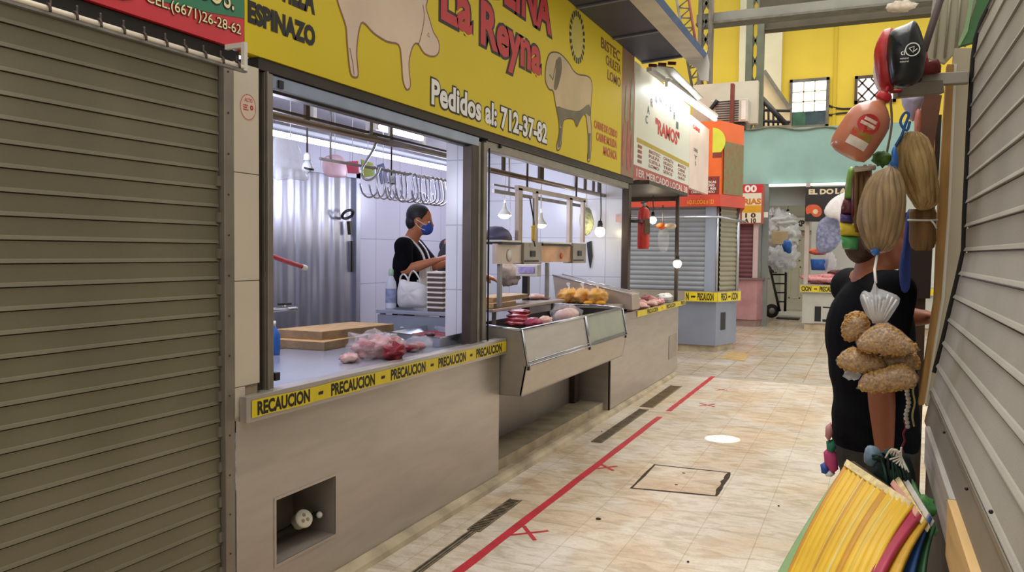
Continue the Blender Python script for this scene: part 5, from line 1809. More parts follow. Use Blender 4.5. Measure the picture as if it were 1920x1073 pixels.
MB().prism(ring2(-.05, zk), (0, 0, zs2 - zk)).build('side_wall', M('grey_post_paint', '#8d8c88', 0.5, 0.2, 0.08, 4), k2)
flat_shutter(Vector((PY(1386, 470, K2).x, K2 + .04, 0)), Vector((PY(1411, 470, K2).x, K2 + .04, 0)), zk, zs2, 0.09, M('maroon_shutter', '#70434a', 0.5, 0.1, 0.1, 4), k2)
MB().box((PY(1412, 470, K2).x, K2 - .02, zk), (PY(1421, 470, K2).x, K2 + .05, zs2)).build('frame_post', M('pink_white_post', '#cdb4b2', 0.4, 0.1, 0.05, 4), k2)
MB().box((PY(1381, 470, K2).x, K2 - .02, zk), (PY(1385, 470, K2).x, K2 + .05, zs2)).build('frame_post', M('pink_white_post', '#cdb4b2', 0.4, 0.1, 0.05, 4), k2)
pr = thing('price_sign', 'red and white price sign with orange band on the pink kiosk', 'sign', tuple(PY(1410, 420, K2 - .1)))
FP = Face((0, K2 - .1, 0), (1, 0, 0), (0, 0, 1))
def fpx(x, y): return FP.px(x, y)
a, b = fpx(1378, 420), fpx(1433, 345)
MB().box((a[0], K2 - .1, a[1]), (b[0], K2 - .02, b[1])).build('panel', M('dusty_red_board', '#a8584c', 0.5, 0, 0.08, 4), pr)
mb = MB(); a, b = fpx(1391, 418), fpx(1428, 362); rect(mb, FP, a[0], b[0], a[1], b[1], 0.001); mb.build('white_field', M('cream_board', '#e4dcc4', 0.5, 0, 0.03, 4), pr)
mb = MB(); a, b = fpx(1392, 362), fpx(1430, 346); rect(mb, FP, a[0], b[0], a[1], b[1], 0.001); mb.build('red_field', REDV, pr)
mb = MB(); a, b = fpx(1392, 399), fpx(1428, 385); rect(mb, FP, a[0], b[0], a[1], b[1], 0.002); mb.build('orange_field', M('amber_vinyl', '#dba22c', 0.4, 0, 0.05, 6), pr)
mb = MB(); text_px(mb, FP, '00', (1397, 360), (1418, 360), (1397, 348), 0.003, 0.04); mb.build('white_lettering', WHITEL, pr)
mb = MB(); text_px(mb, FP, 'RIAS', (1395, 383), (1426, 383), (1395, 373), 0.003, 0.05); mb.build('orange_lettering', M('deep_orange_print', '#cf7a1c', 0.45, 0, 0.05, 8), pr)
mb = MB(); text_px(mb, FP, '1 0', (1398, 408), (1416, 408), (1398, 400), 0.003, 0.05); text_px(mb, FP, 'A 10', (1396, 418), (1417, 418), (1396, 410), 0.003, 0.05); mb.build('black_lettering', M('brown_black_print', '#4a2a14', 0.45, 0, 0.05, 8), pr)
sw = tag(MB().box(tuple(PY(1431, 408, K2 - .02)), tuple(PY(1440, 398, K2 - .06))).build('switch_plate', WHITEG), 'small white switch plate right of the price sign', 'switch')
struct(MB().box((PY(1430, 430, K2 + .3).x, K2 + .25, 0), (PY(1441, 430, K2 + .3).x, K2 + .35, PY(1436, 345, K2).z)).build('trim_6', M('grey_green_post', '#7f8580', 0.6, 0.1, 0.08, 3)))

# ================================================================== TURQUOISE FASCIA WALL
TY = 17.25
zt0, zt1 = PY(1480, 345, TY).z, PY(1480, 240, TY).z
struct(MB().box((PY(1377, 300, TY).x, TY, zt0), (3.2, TY + .25, zt1)).build('wall_turquoise', TURQ))
mb = MB()
rndw = random.Random(8)
for k in range(14):
    p = PY(1382 + k * 15, 241 + 3 * math.sin(k), TY - .03)
    mb.tube([p, PY(1382 + k * 15 + 15, 241 + 3 * math.sin(k + 1), TY - .03)], 0.02, 6)
tag(mb.build('cable_run', M('grey_brown_cable', '#6a6a58', 0.6, 0, 0.2, 6)), 'grey-brown cable running along the top of the turquoise wall', 'cable')
ln = thing('tube_lamp', 'thin lit strip under the turquoise wall', 'lamp', tuple(PY(1510, 347, TY - .05)))
p, q = PY(1442, 348, TY - .05), PY(1590, 348, TY - .05)
MB().box((p.x, TY - .08, p.z - .02), (q.x, TY - .02, p.z + .02)).build('strip', M('lit_strip', '#ffffff', 0.4, 0, 0, emit=(1, 1, 1, 1), estr=1.2), ln)
MB().box((p.x, TY - .02, p.z - .03), (q.x, TY, p.z + .03)).build('batten', WHITEG, ln)
struct(MB().box((PY(1436, 350, TY + .3).x, TY + .3, PY(1470, 386, TY + .3).z), (PY(1512, 350, TY + .3).x, TY + .35, zt0)).build('trim_7', M('grey_soffit', '#9aa09c', 0.6, 0, 0.05, 2)))

# ---- back of the passage
BY = 23.0
struct(MB().box((-8, BY, 0), (6, BY + .2, 4.0)).build('wall_passage', M('pale_passage_wall', '#b8b4a4', 0.7, 0, 0.06, 1.5)))
struct(MB().box((-6.0, 19.0, 3.38), (-.5, 23.0, 3.45)).build('ceiling', M('grey_soffit', '#9aa09c', 0.6, 0, 0.05, 2)))
dr = thing('white_door', 'pale panelled door at the end of the passage behind the hand truck', 'door', tuple(PY(1490, 570, BY - .1)))
p, q = PY(1466, 440, BY - .1), PY(1520, 578, BY - .1)
MB().box((p.x, BY - .1, 0.0), (q.x, BY - .03, p.z)).build('leaf', M('cream_door', '#c6c2ae', 0.5, 0, 0.05, 3), dr)
mb = MB()
for (a0, b0, a1, b1) in ((1480, 450, 1500, 490), (1480, 500, 1500, 560)):
    P0, P1 = PY(a0, b0, BY - .1), PY(a1, b1, BY - .1)
    for (xx0, zz0, xx1, zz1) in ((P0.x, P0.z, P1.x, P0.z - .03), (P0.x, P1.z, P1.x, P1.z + .03), (P0.x, P0.z, P0.x + .03, P1.z), (P1.x - .03, P0.z, P1.x, P1.z)):
        mb.box((xx0, BY - .115, zz0), (xx1, BY - .1, zz1))
mb.build('panel_moulding', CREAM, dr)
ex = thing('black_letter_board', 'white board with black letters high in the passage', 'sign', tuple(PY(1495, 425, BY - .2)))
EF = Face((0, BY - .2, 0), (1, 0, 0), (0, 0, 1))
a, b = EF.px(1480, 432), EF.px(1524, 408)
MB().box((a[0], BY - .2, a[1]), (b[0], BY + .01, b[1])).build('board', M('dim_white_board', '#d6d2c6', 0.5, 0, 0.05, 4), ex)
mb = MB(); text_px(mb, EF, 'EXP', (1487, 424), (1508, 424), (1487, 414), 0.003, 0.05); mb.build('lettering', BLACKL, ex)
br_ = tag(MB().box(tuple(PY(1481, 441, BY - .12)), tuple(PY(1512, 436, BY - .2))).build('door_canopy', M('salmon_ledge', '#b08a78', 0.5, 0, 0.1, 5)), 'narrow salmon ledge above the pale passage door', 'ledge')
gb = globe(1477, 405, 21.0, 0.075, 'lit round bulb in the passage above the hand truck', 3.4, BULBW)
gl = tag(MB().box((PY(1441, 586, 20.6).x, 20.4, 0.001), (PY(1506, 586, 20.6).x, 21.9, 0.02)).build('metal_sheet', M('shiny_white_sheet', '#dfe2e4', 0.15, 0.1, 0.03, 4)), 'shiny pale sheet lying on the passage floor by the hand truck', 'sheet')

# hand truck with bags
ht = thing('hand_truck', 'black hand truck standing in the passage, loaded with plastic bags', 'hand truck', tuple(PY(1455, 588, 19.6)))
HY = 19.6
fl = 0.0
def hp(x, y, d=0): 
    p = PY(x, y, HY - d); return p
for sgn in (0, 14):
    MB().tube([hp(1440 + sgn * 0 + 3, 500, -.1 * sgn / 14), hp(1462, 584, -.1 * sgn / 14)], 0.03, 8).build('rail', BLACKP, ht)
MB().tube([hp(1474, 500), hp(1472, 584)], 0.03, 8).build('rail', BLACKP, ht)
mb = MB()
for k in range(4):
    mb.tube([hp(1447 + k * 4.5, 515 + k * 17), hp(1474, 515 + k * 17)], 0.02, 6)
mb.build('cross_bar', BLACKP, ht)
p = hp(1447, 577); p.z = 0.165
w = MB().lathe([(0.07, -.03), (0.16, -.035), (0.165, 0), (0.16, .035), (0.07, .03)], p, (0.35, -1, 0), 20).build('wheel', DARK, ht)
MB().lathe([(0.0, .02), (0.07, .02), (0.075, .038), (0.03, .045), (0.0, .045)], p, (0.35, -1, 0), 14).build('hub', GALV, w)
p = hp(1462, 584); p.z = 0.02
MB().box((p.x - .05, HY - .35, 0.012), (p.x + .45, HY + .05, 0.03)).build('toe_plate', BLACKP, ht)
for i, (pts, m_, lab) in enumerate((
    ([(1441, 400), (1448, 395), (1475, 405), (1490, 420), (1492, 440), (1484, 452), (1478, 470), (1462, 472), (1443, 460), (1440, 430)], WHITEPL, 'big white plastic sack on top of the hand truck load'),
    ([(1440, 462), (1460, 470), (1478, 474), (1488, 455), (1492, 470), (1484, 490), (1478, 500), (1462, 508), (1446, 505), (1441, 490)], CLEARP2, 'milky plastic bags below the white sack on the hand truck'))):
    mb = MB()
    blobs = ((1458, 425, .30, .34), (1478, 440, .24, .30), (1450, 450, .26, .24), (1470, 415, .30, .16), (1447, 402, .06, .14)) if i == 0 else ((1458, 485, .26, .24), (1478, 478, .20, .26), (1470, 498, .20, .14))
    for k, (x, y, rx, rz) in enumerate(blobs):
        mb.lump(PY(x, y, HY - .18 - .06 * (k % 2) - .48 * i), (rx, .17, rz), 30 + 7 * i + k, .55, 2.6, 26, 18)
    tag(mb.build('plastic_sack', m_), lab, 'sack')
    if i == 0:
        tag(MB().obox(PY(1462, 446, HY - .50), (.34, .10, .30), (0, 0, .15)).build('beige_carton', M('beige_carton', '#c8ac84', 0.7, 0, 0.1, 6), None, bevel=.01), 'beige carton among the white sacks on the hand truck', 'carton')
        tag(MB().lump(PY(1476, 462, HY - .98), (.10, .06, .14), 3, .4, 2, 14, 9).build('blue_packet', BLUEP), 'blue packet among the sacks on the hand truck', 'packet')
tag(MB().lump(PY(1449, 497, HY - .1), (.12, .12, .18), 3, .3, 2, 18, 10).build('dark_sack', M('dark_grey_sack', '#55565a', 0.5, 0, 0.2, 8)), 'dark grey sack low on the left of the hand truck', 'sack')

# ================================================================== RIGHT FAR STALL
RY = 17.0
rs2 = thing('far_stall_counter', 'pale grey counter of the far stall, facing the aisle', 'counter', (-.2, RY, 0))
xl = PY(1504, 580, RY).x
zt_ = PY(1540, 534, RY).z
MB().box((xl + .04, RY + .03, 0), (2.4, RY + 1.2, .12)).build('plinth', CEMENT, rs2)
MB().box((xl, RY, .12), (2.4, RY + 1.2, zt_ - .16)).build('front_panel', M('pale_grey_body', '#b9b8ae', 0.5, 0.2, 0.06, 3), rs2)
MB().box((xl - .05, RY - .06, zt_ - .16), (2.4, RY + 1.2, zt_)).build('counter_ledge', M('grey_ledge', '#aaa89c', 0.4, 0.3, 0.06, 3), rs2)
a, b = PY(1527, 603, RY), PY(1570, 576, RY)
nm = MB(); nm.box((a.x, RY - .004, a.z), (b.x, RY - .001, b.z)); nm.build('niche', BLACKP, rs2)
mb = MB()
for (x0, z0q, x1, z1q) in ((a.x, b.z, b.x, b.z + .03), (a.x, a.z - .03, b.x, a.z), (a.x + .12, a.z, a.x + .15, b.z)):
    mb.box((x0, RY - .012, z0q), (x1, RY - .003, z1q))
mb.box((a.x + .15, RY - .012, a.z + .05), (a.x + .30, RY - .003, b.z - .03))
mb.build('niche_flap', M('pale_grey_body', '#b9b8ae'), rs2)
tf = thing('caution_tape', 'yellow caution tape along the ledge of the far stall counter', 'tape', (0, RY - .06, zt_ - .15))
FT = Face((0, RY - .0605, 0), (1, 0, 0), (0, 0, 1))
caution(FT, xl - .04, 1.5, zt_ - .145, zt_ - .025, [('CION', FT.px(1503, 540)[0], FT.px(1521, 540)[0]), ('PRECAUCION', FT.px(1537, 541)[0], FT.px(1575, 541)[0]), ('PRECAUCION', .4, .95)], tf)
mb = MB(); mb.lump(PY(1560, 524, RY + .35), (.62, .3, .11), 4, .3, 3, 30, 14, flatz=.1)
tag(mb.build('minced_meat', MEATPK), 'heap of pink meat on the far stall counter', 'meat', None)
tag(MB().lump(PY(1568, 512, RY + .3), (.16, .12, .06), 14, .3, 3, 18, 10).build('dark_meat', M('dark_meat_red', '#5a2420', 0.4, 0, 0.2, 10)), 'dark meat piece on top of the pink meat heap', 'meat')
pst = tag(MB().box((PY(1508, 470, RY + .1).x, RY + .1, zt_), (PY(1516, 470, RY + .1).x, RY + .25, zt0)).build('stall_post', M('pinkish_white_post', '#bdb0a8', 0.5, 0.1, 0.05, 4)), 'pinkish white post at the left corner of the far stall', 'post')
struct(MB().box((xl, RY + 2.2, 0), (2.4, RY + 2.3, 3.2)).build('wall_stall', M('bright_stall_wall', '#dcdcd4', 0.6, 0, 0.05, 2)))
bs = thing('black_stall_sign', 'black sign with cream lettering and an orange shape above the far stall', 'sign', tuple(PY(1550, 420, RY)))
BF = Face((0, RY - .02, 0), (1, 0, 0), (0, 0, 1))
a, b = BF.px(1509, 415), BF.px(1640, 351)
MB().box((a[0], RY - .02, a[1]), (b[0], RY + .30, b[1] + .03)).build('panel', M('black_sign_vinyl', '#24211f', 0.4, 0, 0.08, 4), bs)
mb = MB(); text_px(mb, BF, 'EL DO', (1517, 364), (1562, 364), (1517, 355), 0.003, 0.05)
c = BF.px(1567, 360); text_fit(mb, BF, 'LAR', c[0], c[0] + .3, BF.px(1517, 364)[1], BF.px(1517, 355)[1], .003, .05)
mb.build('lettering', M('cream_print', '#dcc9a4', 0.45, 0, 0.05, 8), bs)
mb = MB(); pts = [BF.px(x, y) for x, y in ((1511, 392), (1516, 385), (1530, 384), (1538, 389), (1541, 398), (1536, 406), (1526, 406), (1520, 400), (1513, 402))]
poly_uv(mb, BF, smooth_poly(pts, 3), 0.002); o_ = mb.build('orange_shape', M('orange_print', '#cf5a32', 0.45, 0, 0.1, 8), bs)
mb = MB(); c = BF.px(1529, 397); poly_uv(mb, BF, [(c[0] + .05 * math.cos(k * .5), c[1] + .05 * math.sin(k * .5)) for k in range(12)], 0.004); mb.build('pale_spot', M('cream_print', '#dcc9a4'), o_)
# things on / in the far stall
tag(MB().lathe([(.0, 0), (.15, 0), (.18, .22), (.17, .23), (.0, .2)], PY(1536, 507, RY + .6) , (0, 0, 1), 16).build('blue_bucket', BLUEP), 'blue bucket standing on the far stall counter', 'bucket')
tag(MB().lump(PY(1533, 472, RY + .75), (.20, .12, .07), 5, .25, 2, 16, 10).build('orange_cloth', M('orange_red_cloth', '#e06a50', 0.7, 0, 0.1, 10)), 'orange red bundle above the blue bucket in the far stall', 'bundle')
tag(MB().lump(PY(1556, 492, RY + .5), (.12, .1, .2), 6, .35, 2.2, 18, 12).build('plastic_bag', CLEARP2), 'milky plastic bag standing behind the pink meat heap', 'bag')
sheet_bag('plastic_bag', 'big clear bag with dark blue contents hanging in the far stall', pxpoly([(1530, 445), (1534, 420), (1545, 408), (1560, 400), (1578, 408), (1580, 440), (1566, 466), (1545, 476), (1532, 470)], Y=RY - .3, n=3), M('blue_grey_film', '#8a90b0', 0.35, 0, 0.35, 14, alpha=0.9), .1, 7)
sheet_bag('plastic_bag', 'large white plastic bag hanging under the black stall sign', pxpoly([(1545, 395), (1558, 375), (1580, 362), (1600, 358), (1602, 420), (1590, 440), (1570, 412), (1552, 408)], Y=RY - .62, n=3), WHITEPL, .1, 9)
tag(MB().tube([PY(1590, 362, RY - .60), PY(1590, 340, RY + .24)], .02, 6).build('bag_cord', WHITEG), 'short white cord above the large hanging plastic bag', 'cord')

# ================================================================== YELLOW BACK WALLS, WINDOWS, STEEL
YY = 27.0
struct(MB().box((-14, YY, 0), (8, YY + .3, 15)).build('wall_yellow', YELWALL))
for i, (x0, x1) in enumerate(((1386, 1404), (1430, 1466))):
    struct(MB().box((PY(x0, 100, YY - .2).x, YY - .2, 0), (PY(x1, 100, YY - .2).x, YY, 15)).build('trim_%d' % (8 + i), CREAM))
struct(MB().box((PY(1566, 100, YY - .05).x - .03, YY - .05, 4), (PY(1568, 100, YY - .05).x + .03, YY, 15)).build('trim_10', YELWALL2))


def window(idx, x0, y0, x1, y1, rows, cols, lower, mat_frame):
    p, q = PY(x0, y0, YY - .08), PY(x1, y1, YY - .08)
    f = MB()
    t = .09
    f.box((p.x, YY - .1, q.z), (p.x + t, YY, p.z)); f.box((q.x - t, YY - .1, q.z), (q.x, YY, p.z))
    f.box((p.x, YY - .1, p.z - t), (q.x, YY, p.z)); f.box((p.x, YY - .1, q.z), (q.x, YY, q.z + t))
    w = f.build('window_%d' % idx, mat_frame)
    w['kind'] = 'structure'
    zl = q.z + (p.z - q.z) * lower
    MB().box((p.x + t, YY - .04, zl), (q.x - t, YY - .02, p.z - t)).build('pane', PANEON, w)
    if lower > 0:
        mm = (p.x + q.x) / 2 - .1
        MB().box((p.x + t, YY - .045, q.z + t), (mm, YY - .02, zl)).build('pane', M('dark_green_pane', '#2f5a44', 0.3, 0, 0.3, 3), w)
        MB().box((mm, YY - .045, q.z + t), (q.x - t, YY - .02, zl)).build('pane', PANEDK, w)
    for k in range(1, cols):
        x = p.x + t + (q.x - p.x - 2 * t) * k / cols
        MB().box((x - .02, YY - .07, zl), (x + .02, YY - .04, p.z - t)).build('glazing_bar', M('pale_bar', '#c8c4b0', 0.5, 0, 0.05, 5), w)
    for k in range(1, rows):
        z = zl + (p.z - t - zl) * k / rows
        MB().box((p.x + t, YY - .07, z - .02), (q.x - t, YY - .04, z + .02)).build('glazing_bar', M('pale_bar', '#c8c4b0'), w)
    return p, q, w


window(1, 1481, 150, 1553, 238, 3, 3, .34, ROOFST)
p, q, w = window(2, 1603, 143, 1680, 190, 1, 1, 0.0, M('dark_brown_frame', '#4a382c', 0.6, 0, 0.1, 6))
mb = MB()
for k in range(-3, 6):
    hgt_ = p.z - q.z - .2
    for sg in (1, -1):
        # clip every diagonal to the opening
        xa_, xb_ = p.x + .1 + hgt_ * .55 * k, p.x + .1 + hgt_ * .55 * k + hgt_ * .9
        lo_, hi_ = p.x + .1, q.x - .1
        t0 = max(0, (lo_ - xa_) / (xb_ - xa_)); t1 = min(1, (hi_ - xa_) / (xb_ - xa_))
        if t1 <= t0: continue
        z_ = lambda t: (q.z + .1 + hgt_ * t) if sg > 0 else (p.z - .1 - hgt_ * t)
        mb.bar((xa_ + (xb_ - xa_) * t0, YY - .06, z_(t0)), (xa_ + (xb_ - xa_) * t1, YY - .06, z_(t1)), .04, .05)
mb.build('lattice_grille', M('dark_brown_frame', '#4a382c'), w)
wr = tag(MB().tube(spline([PY(1554, 198, YY - .03), PY(1580, 204, YY - .03), PY(1640, 200, YY - .03)], 4), .03, 6).build('wire', BLACKP), 'black wire sagging across the yellow wall right of the window', 'wire')
wr2 = tag(MB().tube(spline([PY(1554, 216, YY - .03), PY(1580, 212, YY - .03), PY(1640, 208, YY - .03)], 4), .03, 6).build('wire', BLACKP), 'lower black wire across the yellow wall right of the window', 'wire')

# stair rail up to the landing
struct(MB().box((PY(1395, 240, 22).x, 21.7, 4.0), (PY(1484, 240, 22).x, 22.4, PY(1430, 240, 22).z)).build('floor_landing', CONCRETE))
stl = thing('stair_rail', 'dark stair railing in front of the cream strip of the yellow wall', 'railing', tuple(PY(1450, 240, 22)))
MB().tube([PY(1428, 184, 22), PY(1478, 238, 22)], .07, 8).build('handrail', BLACKP, stl)
MB().tube([PY(1426, 240, 22), PY(1426, 182, 22)], .07, 8).build('newel', BLACKP, stl)
for k in range(5):
    x = 1432 + k * 9
    MB().tube([PY(x, 240, 22), PY(x, 190 + k * 9.5, 22)], .03, 6).build('baluster', BLACKP, stl)
MB().tube([PY(1400, 206, 22), PY(1482, 208, 22)], .04, 6).build('cross_rail', BLACKP, stl)
MB().tube([PY(1400, 226, 22), PY(1482, 229, 22)], .04, 6).build('cross_rail', BLACKP, stl)
struct(MB().prism(pxpoly([(1428, 130), (1434, 130), (1480, 205), (1480, 240), (1430, 240)], Y=23.6), (0, .2, 0)).build('wall_stair', M('buff_stair_wall', '#c9b490', 0.7, 0, 0.08, 2)))
tag(MB().bar(PY(1433, 133, 23.5), PY(1482, 205, 23.5), .1, .1).build('wall_rail', ROOFST), 'slanting grey handrail on the buff stair wall', 'handrail')

# lattice steel columns and roof beams
def lattice_column(label, xl_, xr__, ytop, ybot, Y, n, mat, w=.12):
    a, b = PY(xl_, ybot, Y), PY(xr__, ybot, Y)
    zb, zt = a.z, max(PY(xl_, ytop, Y).z, 9.0)
    c = thing('steel_column', label, 'column', ((a.x + b.x) / 2, Y, 0.0))
    for x in (a.x, b.x):
        MB().box((x - w / 2, Y - .1, 0.0), (x + w / 2, Y + .1, zt)).build('flange', mat, c)
    mb = MB()
    for k in range(n):
        z0q = 3.0 + (zt - 3.0) * k / n; z1q = 3.0 + (zt - 3.0) * (k + 1) / n
        mb.bar((a.x, Y, z0q), (b.x, Y, z1q), .03, .05)
        mb.bar((b.x, Y, z0q), (a.x, Y, z1q), .03, .05)
    mb.build('lattice', mat, c)
    return c


lattice_column('dark lattice steel column left of the bright yellow wall', 1312, 1331, 0, 155, 15.2, 18, ROOFST, .07)
lattice_column('heavy green-grey steel column right of the cream wall strip', 1404, 1425, 0, 155, 20.5, 12, M('green_grey_steel', '#5f6354', 0.6, 0.2, 0.12, 4), .16)
bm_ = thing('roof_beam', 'grey steel roof beam crossing the hall above the aisle', 'beam', tuple(PY(1500, 30, 15.4)))
p, q = PY(1310, 38, 15.4), PY(1700, 5, 15.4)
MB().box((p.x - 0.02, 15.3, p.z - .10), (3.5, 15.5, p.z + .08)).build('web', M('mid_grey_steel', '#7d7d72', 0.6, 0.2, 0.1, 3), bm_)
MB().box((p.x - 0.02, 15.22, p.z - .14), (3.5, 15.58, p.z - .10)).build('flange', ROOFST, bm_)
b2 = thing('roof_beam', 'dark lower roof beam starting at the heavy column', 'beam', tuple(PY(1560, 45, 20.6)))
p = PY(1428, 48, 20.6)
MB().box((p.x, 20.5, p.z - .13), (4.5, 20.7, p.z + .10)).build('web', M('dark_beam_steel', '#4a4438', 0.7, 0.1, 0.12, 3), b2)
MB().box((p.x, 20.42, p.z - .16), (4.5, 20.78, p.z - .13)).build('flange', M('dark_beam_steel', '#4a4438'), b2)
b3 = thing('roof_beam', 'topmost dark roof beam at the upper edge, behind the grey beam', 'beam', tuple(PY(1560, 8, 19)))
p = PY(1425, 10, 19.0)
MB().box((p.x, 18.9, p.z - .12), (4.5, 19.1, p.z + .25)).build('web', M('dark_beam_steel', '#4a4438'), b3)
ft = tag(MB().lump(PY(1690, 12, 15.0), (.22, .1, .09), 5, .5, 3, 14, 9).build('tied_cloth', M('pale_rag', '#b8ab98', 0.8, 0, 0.2, 9)), 'pale rag tied to the grey roof beam', 'rag')
# slender tower seen against the yellow wall
tw = thing('lattice_mast', 'thin dark lattice mast against the yellow wall left of the columns', 'mast', tuple(PY(1285, 150, 19)))
for (x0, x1) in ((1268, 1298), (1291, 1318)):
    MB().tube([PY(x0, -5, 19), PY(x1, 165, 19)], .035, 6).build('leg', RUST if x0 > 1280 else ROOFST, tw)
mb = MB()
for k in range(9):
    a, b = PY(1268 + k * 3.4, -5 + k * 19, 19), PY(1291 + k * 2.9, -2 + k * 18, 19)
    mb.tube([a, b], .022, 5)
    mb.tube([b, PY(1268 + (k + 1) * 3.4, -5 + (k + 1) * 19, 19)], .018, 5)
mb.build('lattice', ROOFST, tw)

# ================================================================== THINGS AT THE CORNER OF THE FAR COUNTER
fe = thing('fire_extinguisher', 'red fire extinguisher hanging past the right frame of the second window', 'fire extinguisher', tuple(PX(1206, 468, -2.1)))
t_, b_ = PX(1206, 388, -2.1), PX(1206, 467, -2.1)
H = t_.z - b_.z
R_ = .062
MB().lathe([(0, 0), (R_ * .9, 0), (R_, .02), (R_, H * .86), (R_ * .8, H * .95), (R_ * .35, H)], b_, (0, 0, 1), 20).build('cylinder', M('extinguisher_red', '#c0392c', 0.35, 0, 0.05, 5), fe)
MB().lathe([(.02, H), (.02, H + .04), (.0, H + .042)], b_, (0, 0, 1), 10).build('valve', GALV, fe)
MB().bar(b_ + Vector((-.02, -.03, H + .04)), b_ + Vector((.02, .05, H + .055)), .015, .012).build('lever', BLACKP, fe)
MB().tube(spline([b_ + Vector((.0, .02, H + .02)), b_ + Vector((.03, .075, H - .02)), b_ + Vector((.04, .065, H * .5)), b_ + Vector((.03, .065, H * .35))], 4), .010, 8).build('hose', BLACKP, fe)
EFx = Face((b_.x + R_ * .75, b_.y - R_ * .72, b_.z), (.70, .71, 0), (0, 0, 1))
mb = MB(); rect(mb, EFx, -.03, .03, H * .35, H * .72, 0.006, 0.001); mb.build('label_sticker', M('dark_label', '#5a4a34', 0.4, 0, 0.3, 30), fe)
MB().box((-2.20, 7.73, b_.z + H * .62), (b_.x + .02, b_.y - .02, b_.z + H * .68)).build('wall_bracket', ALUD, fe)
globe(1224, 413, 9.6, 0.045, 'lit warm bulb right of the fire extinguisher', 2.21, BULBON)
globe(1270, 495, -2.11, 0.05, 'low lit warm bulb on a long cord at the corner post of the far counter', 2.21, BULBON)
cbg = thing('clear_bag', 'clear empty bag hanging with an orange clip behind the extinguisher', 'bag', tuple(PY(1243, 465, 9.7)))
q = pxpoly([(1236, 432), (1252, 432), (1254, 455), (1250, 471), (1238, 471), (1234, 455)], Y=9.7, n=2)
c = sum(q, Vector()) / len(q)
mb = MB()
n = len(q)
for sgn in (1, -1):
    v = [c + Vector((0, sgn * .05, 0))] + [c + (p - c) * .6 + Vector((0, sgn * .04, 0)) for p in q] + q
    mb.add(v, [(0, 1 + k, 1 + (k + 1) % n) for k in range(n)] + [(1 + k, 1 + n + k, 1 + n + (k + 1) % n, 1 + (k + 1) % n) for k in range(n)], True)
mb.build('film', CLEARP, cbg)
MB().lump(PY(1240, 424, 9.7), (.06, .05, .04), 2, .3, 2, 14, 9).build('orange_clip', ORANGEV, cbg)
MB().lump(PY(1256, 424, 9.7), (.08, .05, .035), 7, .3, 2, 14, 9).build('pale_top', M('pale_tan_bag', '#cbb89c', 0.5, 0, 0.1, 9), cbg)
MB().tube([PY(1243, 418, 9.7), PY(1243, 385, 9.7)], .008, 6).build('cord', GALV, cbg)
wl = struct(MB().box((-2.9, 9.85, 2.15), (-2.2, 9.9, 2.245)).build('trim_11', ALUD))
rnd = random.Random(21)
for k in range(20):
    u = k / 19
    p = Vector((-2.20 - .26 * rnd.random(), 7.86 + 1.5 * u, 0.902 + .030 + .035 * (k % 3 == 1)))
    mb = MB().lump(p, (.06, .09, .032), 70 + k, .4, 2.2, 16, 10, Matrix.Rotation(rnd.random() * 3, 3, 'Z'), flatz=.028)
    tag(mb.build('meat_cut', (MEATPK, MARBLED, MEATP)[k % 3]), 'pink raw meat cut in the heap on the far counter beside the caution tape', 'meat', 'pink meat cuts on the far counter')
tag(MB().lump(Vector((-2.28, 9.62, 0.96)), (.10, .16, .05), 90, .35, 2.5, 18, 12, flatz=.048).build('white_bag', WHITEPL), 'crumpled white bag at the corner end of the far counter', 'bag')

# ================================================================== FLOOR MARKS
FL = Face((0, 0, 0), (1, 0, 0), (0, 1, 0))
def floor_poly(pts, z0=0.0005, th=0.001):
    mb = MB()
    mb.prism([(x, y, z0) for x, y in pts], (0, 0, th))
    return mb


def fz(px_, py_):
    p = PZ(px_, py_, 0)
    return (p.x, p.y)


tpf = thing('floor_tape', 'long red tape line running down the tiled aisle floor', 'tape', (-1.71, 6, 0))
xt = (PZ(1335, 706, 0).x + PZ(860, 1073, 0).x) / 2
ya1, ya2 = PZ(1236, 782, 0).y, PZ(1250, 771, 0).y
for y0, y1, dx in ((1.5, ya1, 0.0), (ya2, PZ(1335, 706, 0).y, 0.012)):
    pts = []
    n = 30
    for i in range(n + 1):
        y = y0 + (y1 - y0) * i / n
        pts.append((xt + dx - .026 + .002 * math.sin(i * 1.3), y))
    for i in range(n + 1):
        y = y1 + (y0 - y1) * i / n
        pts.append((xt + dx + .026 + .002 * math.sin(i * 1.9 + 1), y))
    floor_poly(pts).build('strip', REDTAPE, tpf)
for k, (cx, cy, lab, s) in enumerate(((992, 1000, 'red tape cross on the floor nearest the camera', .11), (1138, 877, 'red tape cross on the floor left of the square hatch', .085), (1326, 760, 'red tape cross on the floor beyond the sunlit spot', .10), (1352, 731, 'faint red tape cross on the floor near the grey strip', .09))):
    x, y = fz(cx, cy)
    o = thing('tape_cross', lab, 'tape mark', (x, y, 0), 'red tape crosses on the aisle floor')
    for a, zz in ((.75 + .1 * k, 0.0005), (2.25 + .15 * k, 0.0012)):
        d = Vector((math.cos(a), math.sin(a))); nn = Vector((-d.y, d.x)) * .011
        c = Vector((x, y))
        floor_poly([c - d * s - nn, c + d * s - nn, c + d * s + nn, c - d * s + nn], zz, .0008).build('strip', REDTAPE if k < 3 else M('worn_red_tape', '#b5705e', 0.6, 0, 0.3, 14), o)

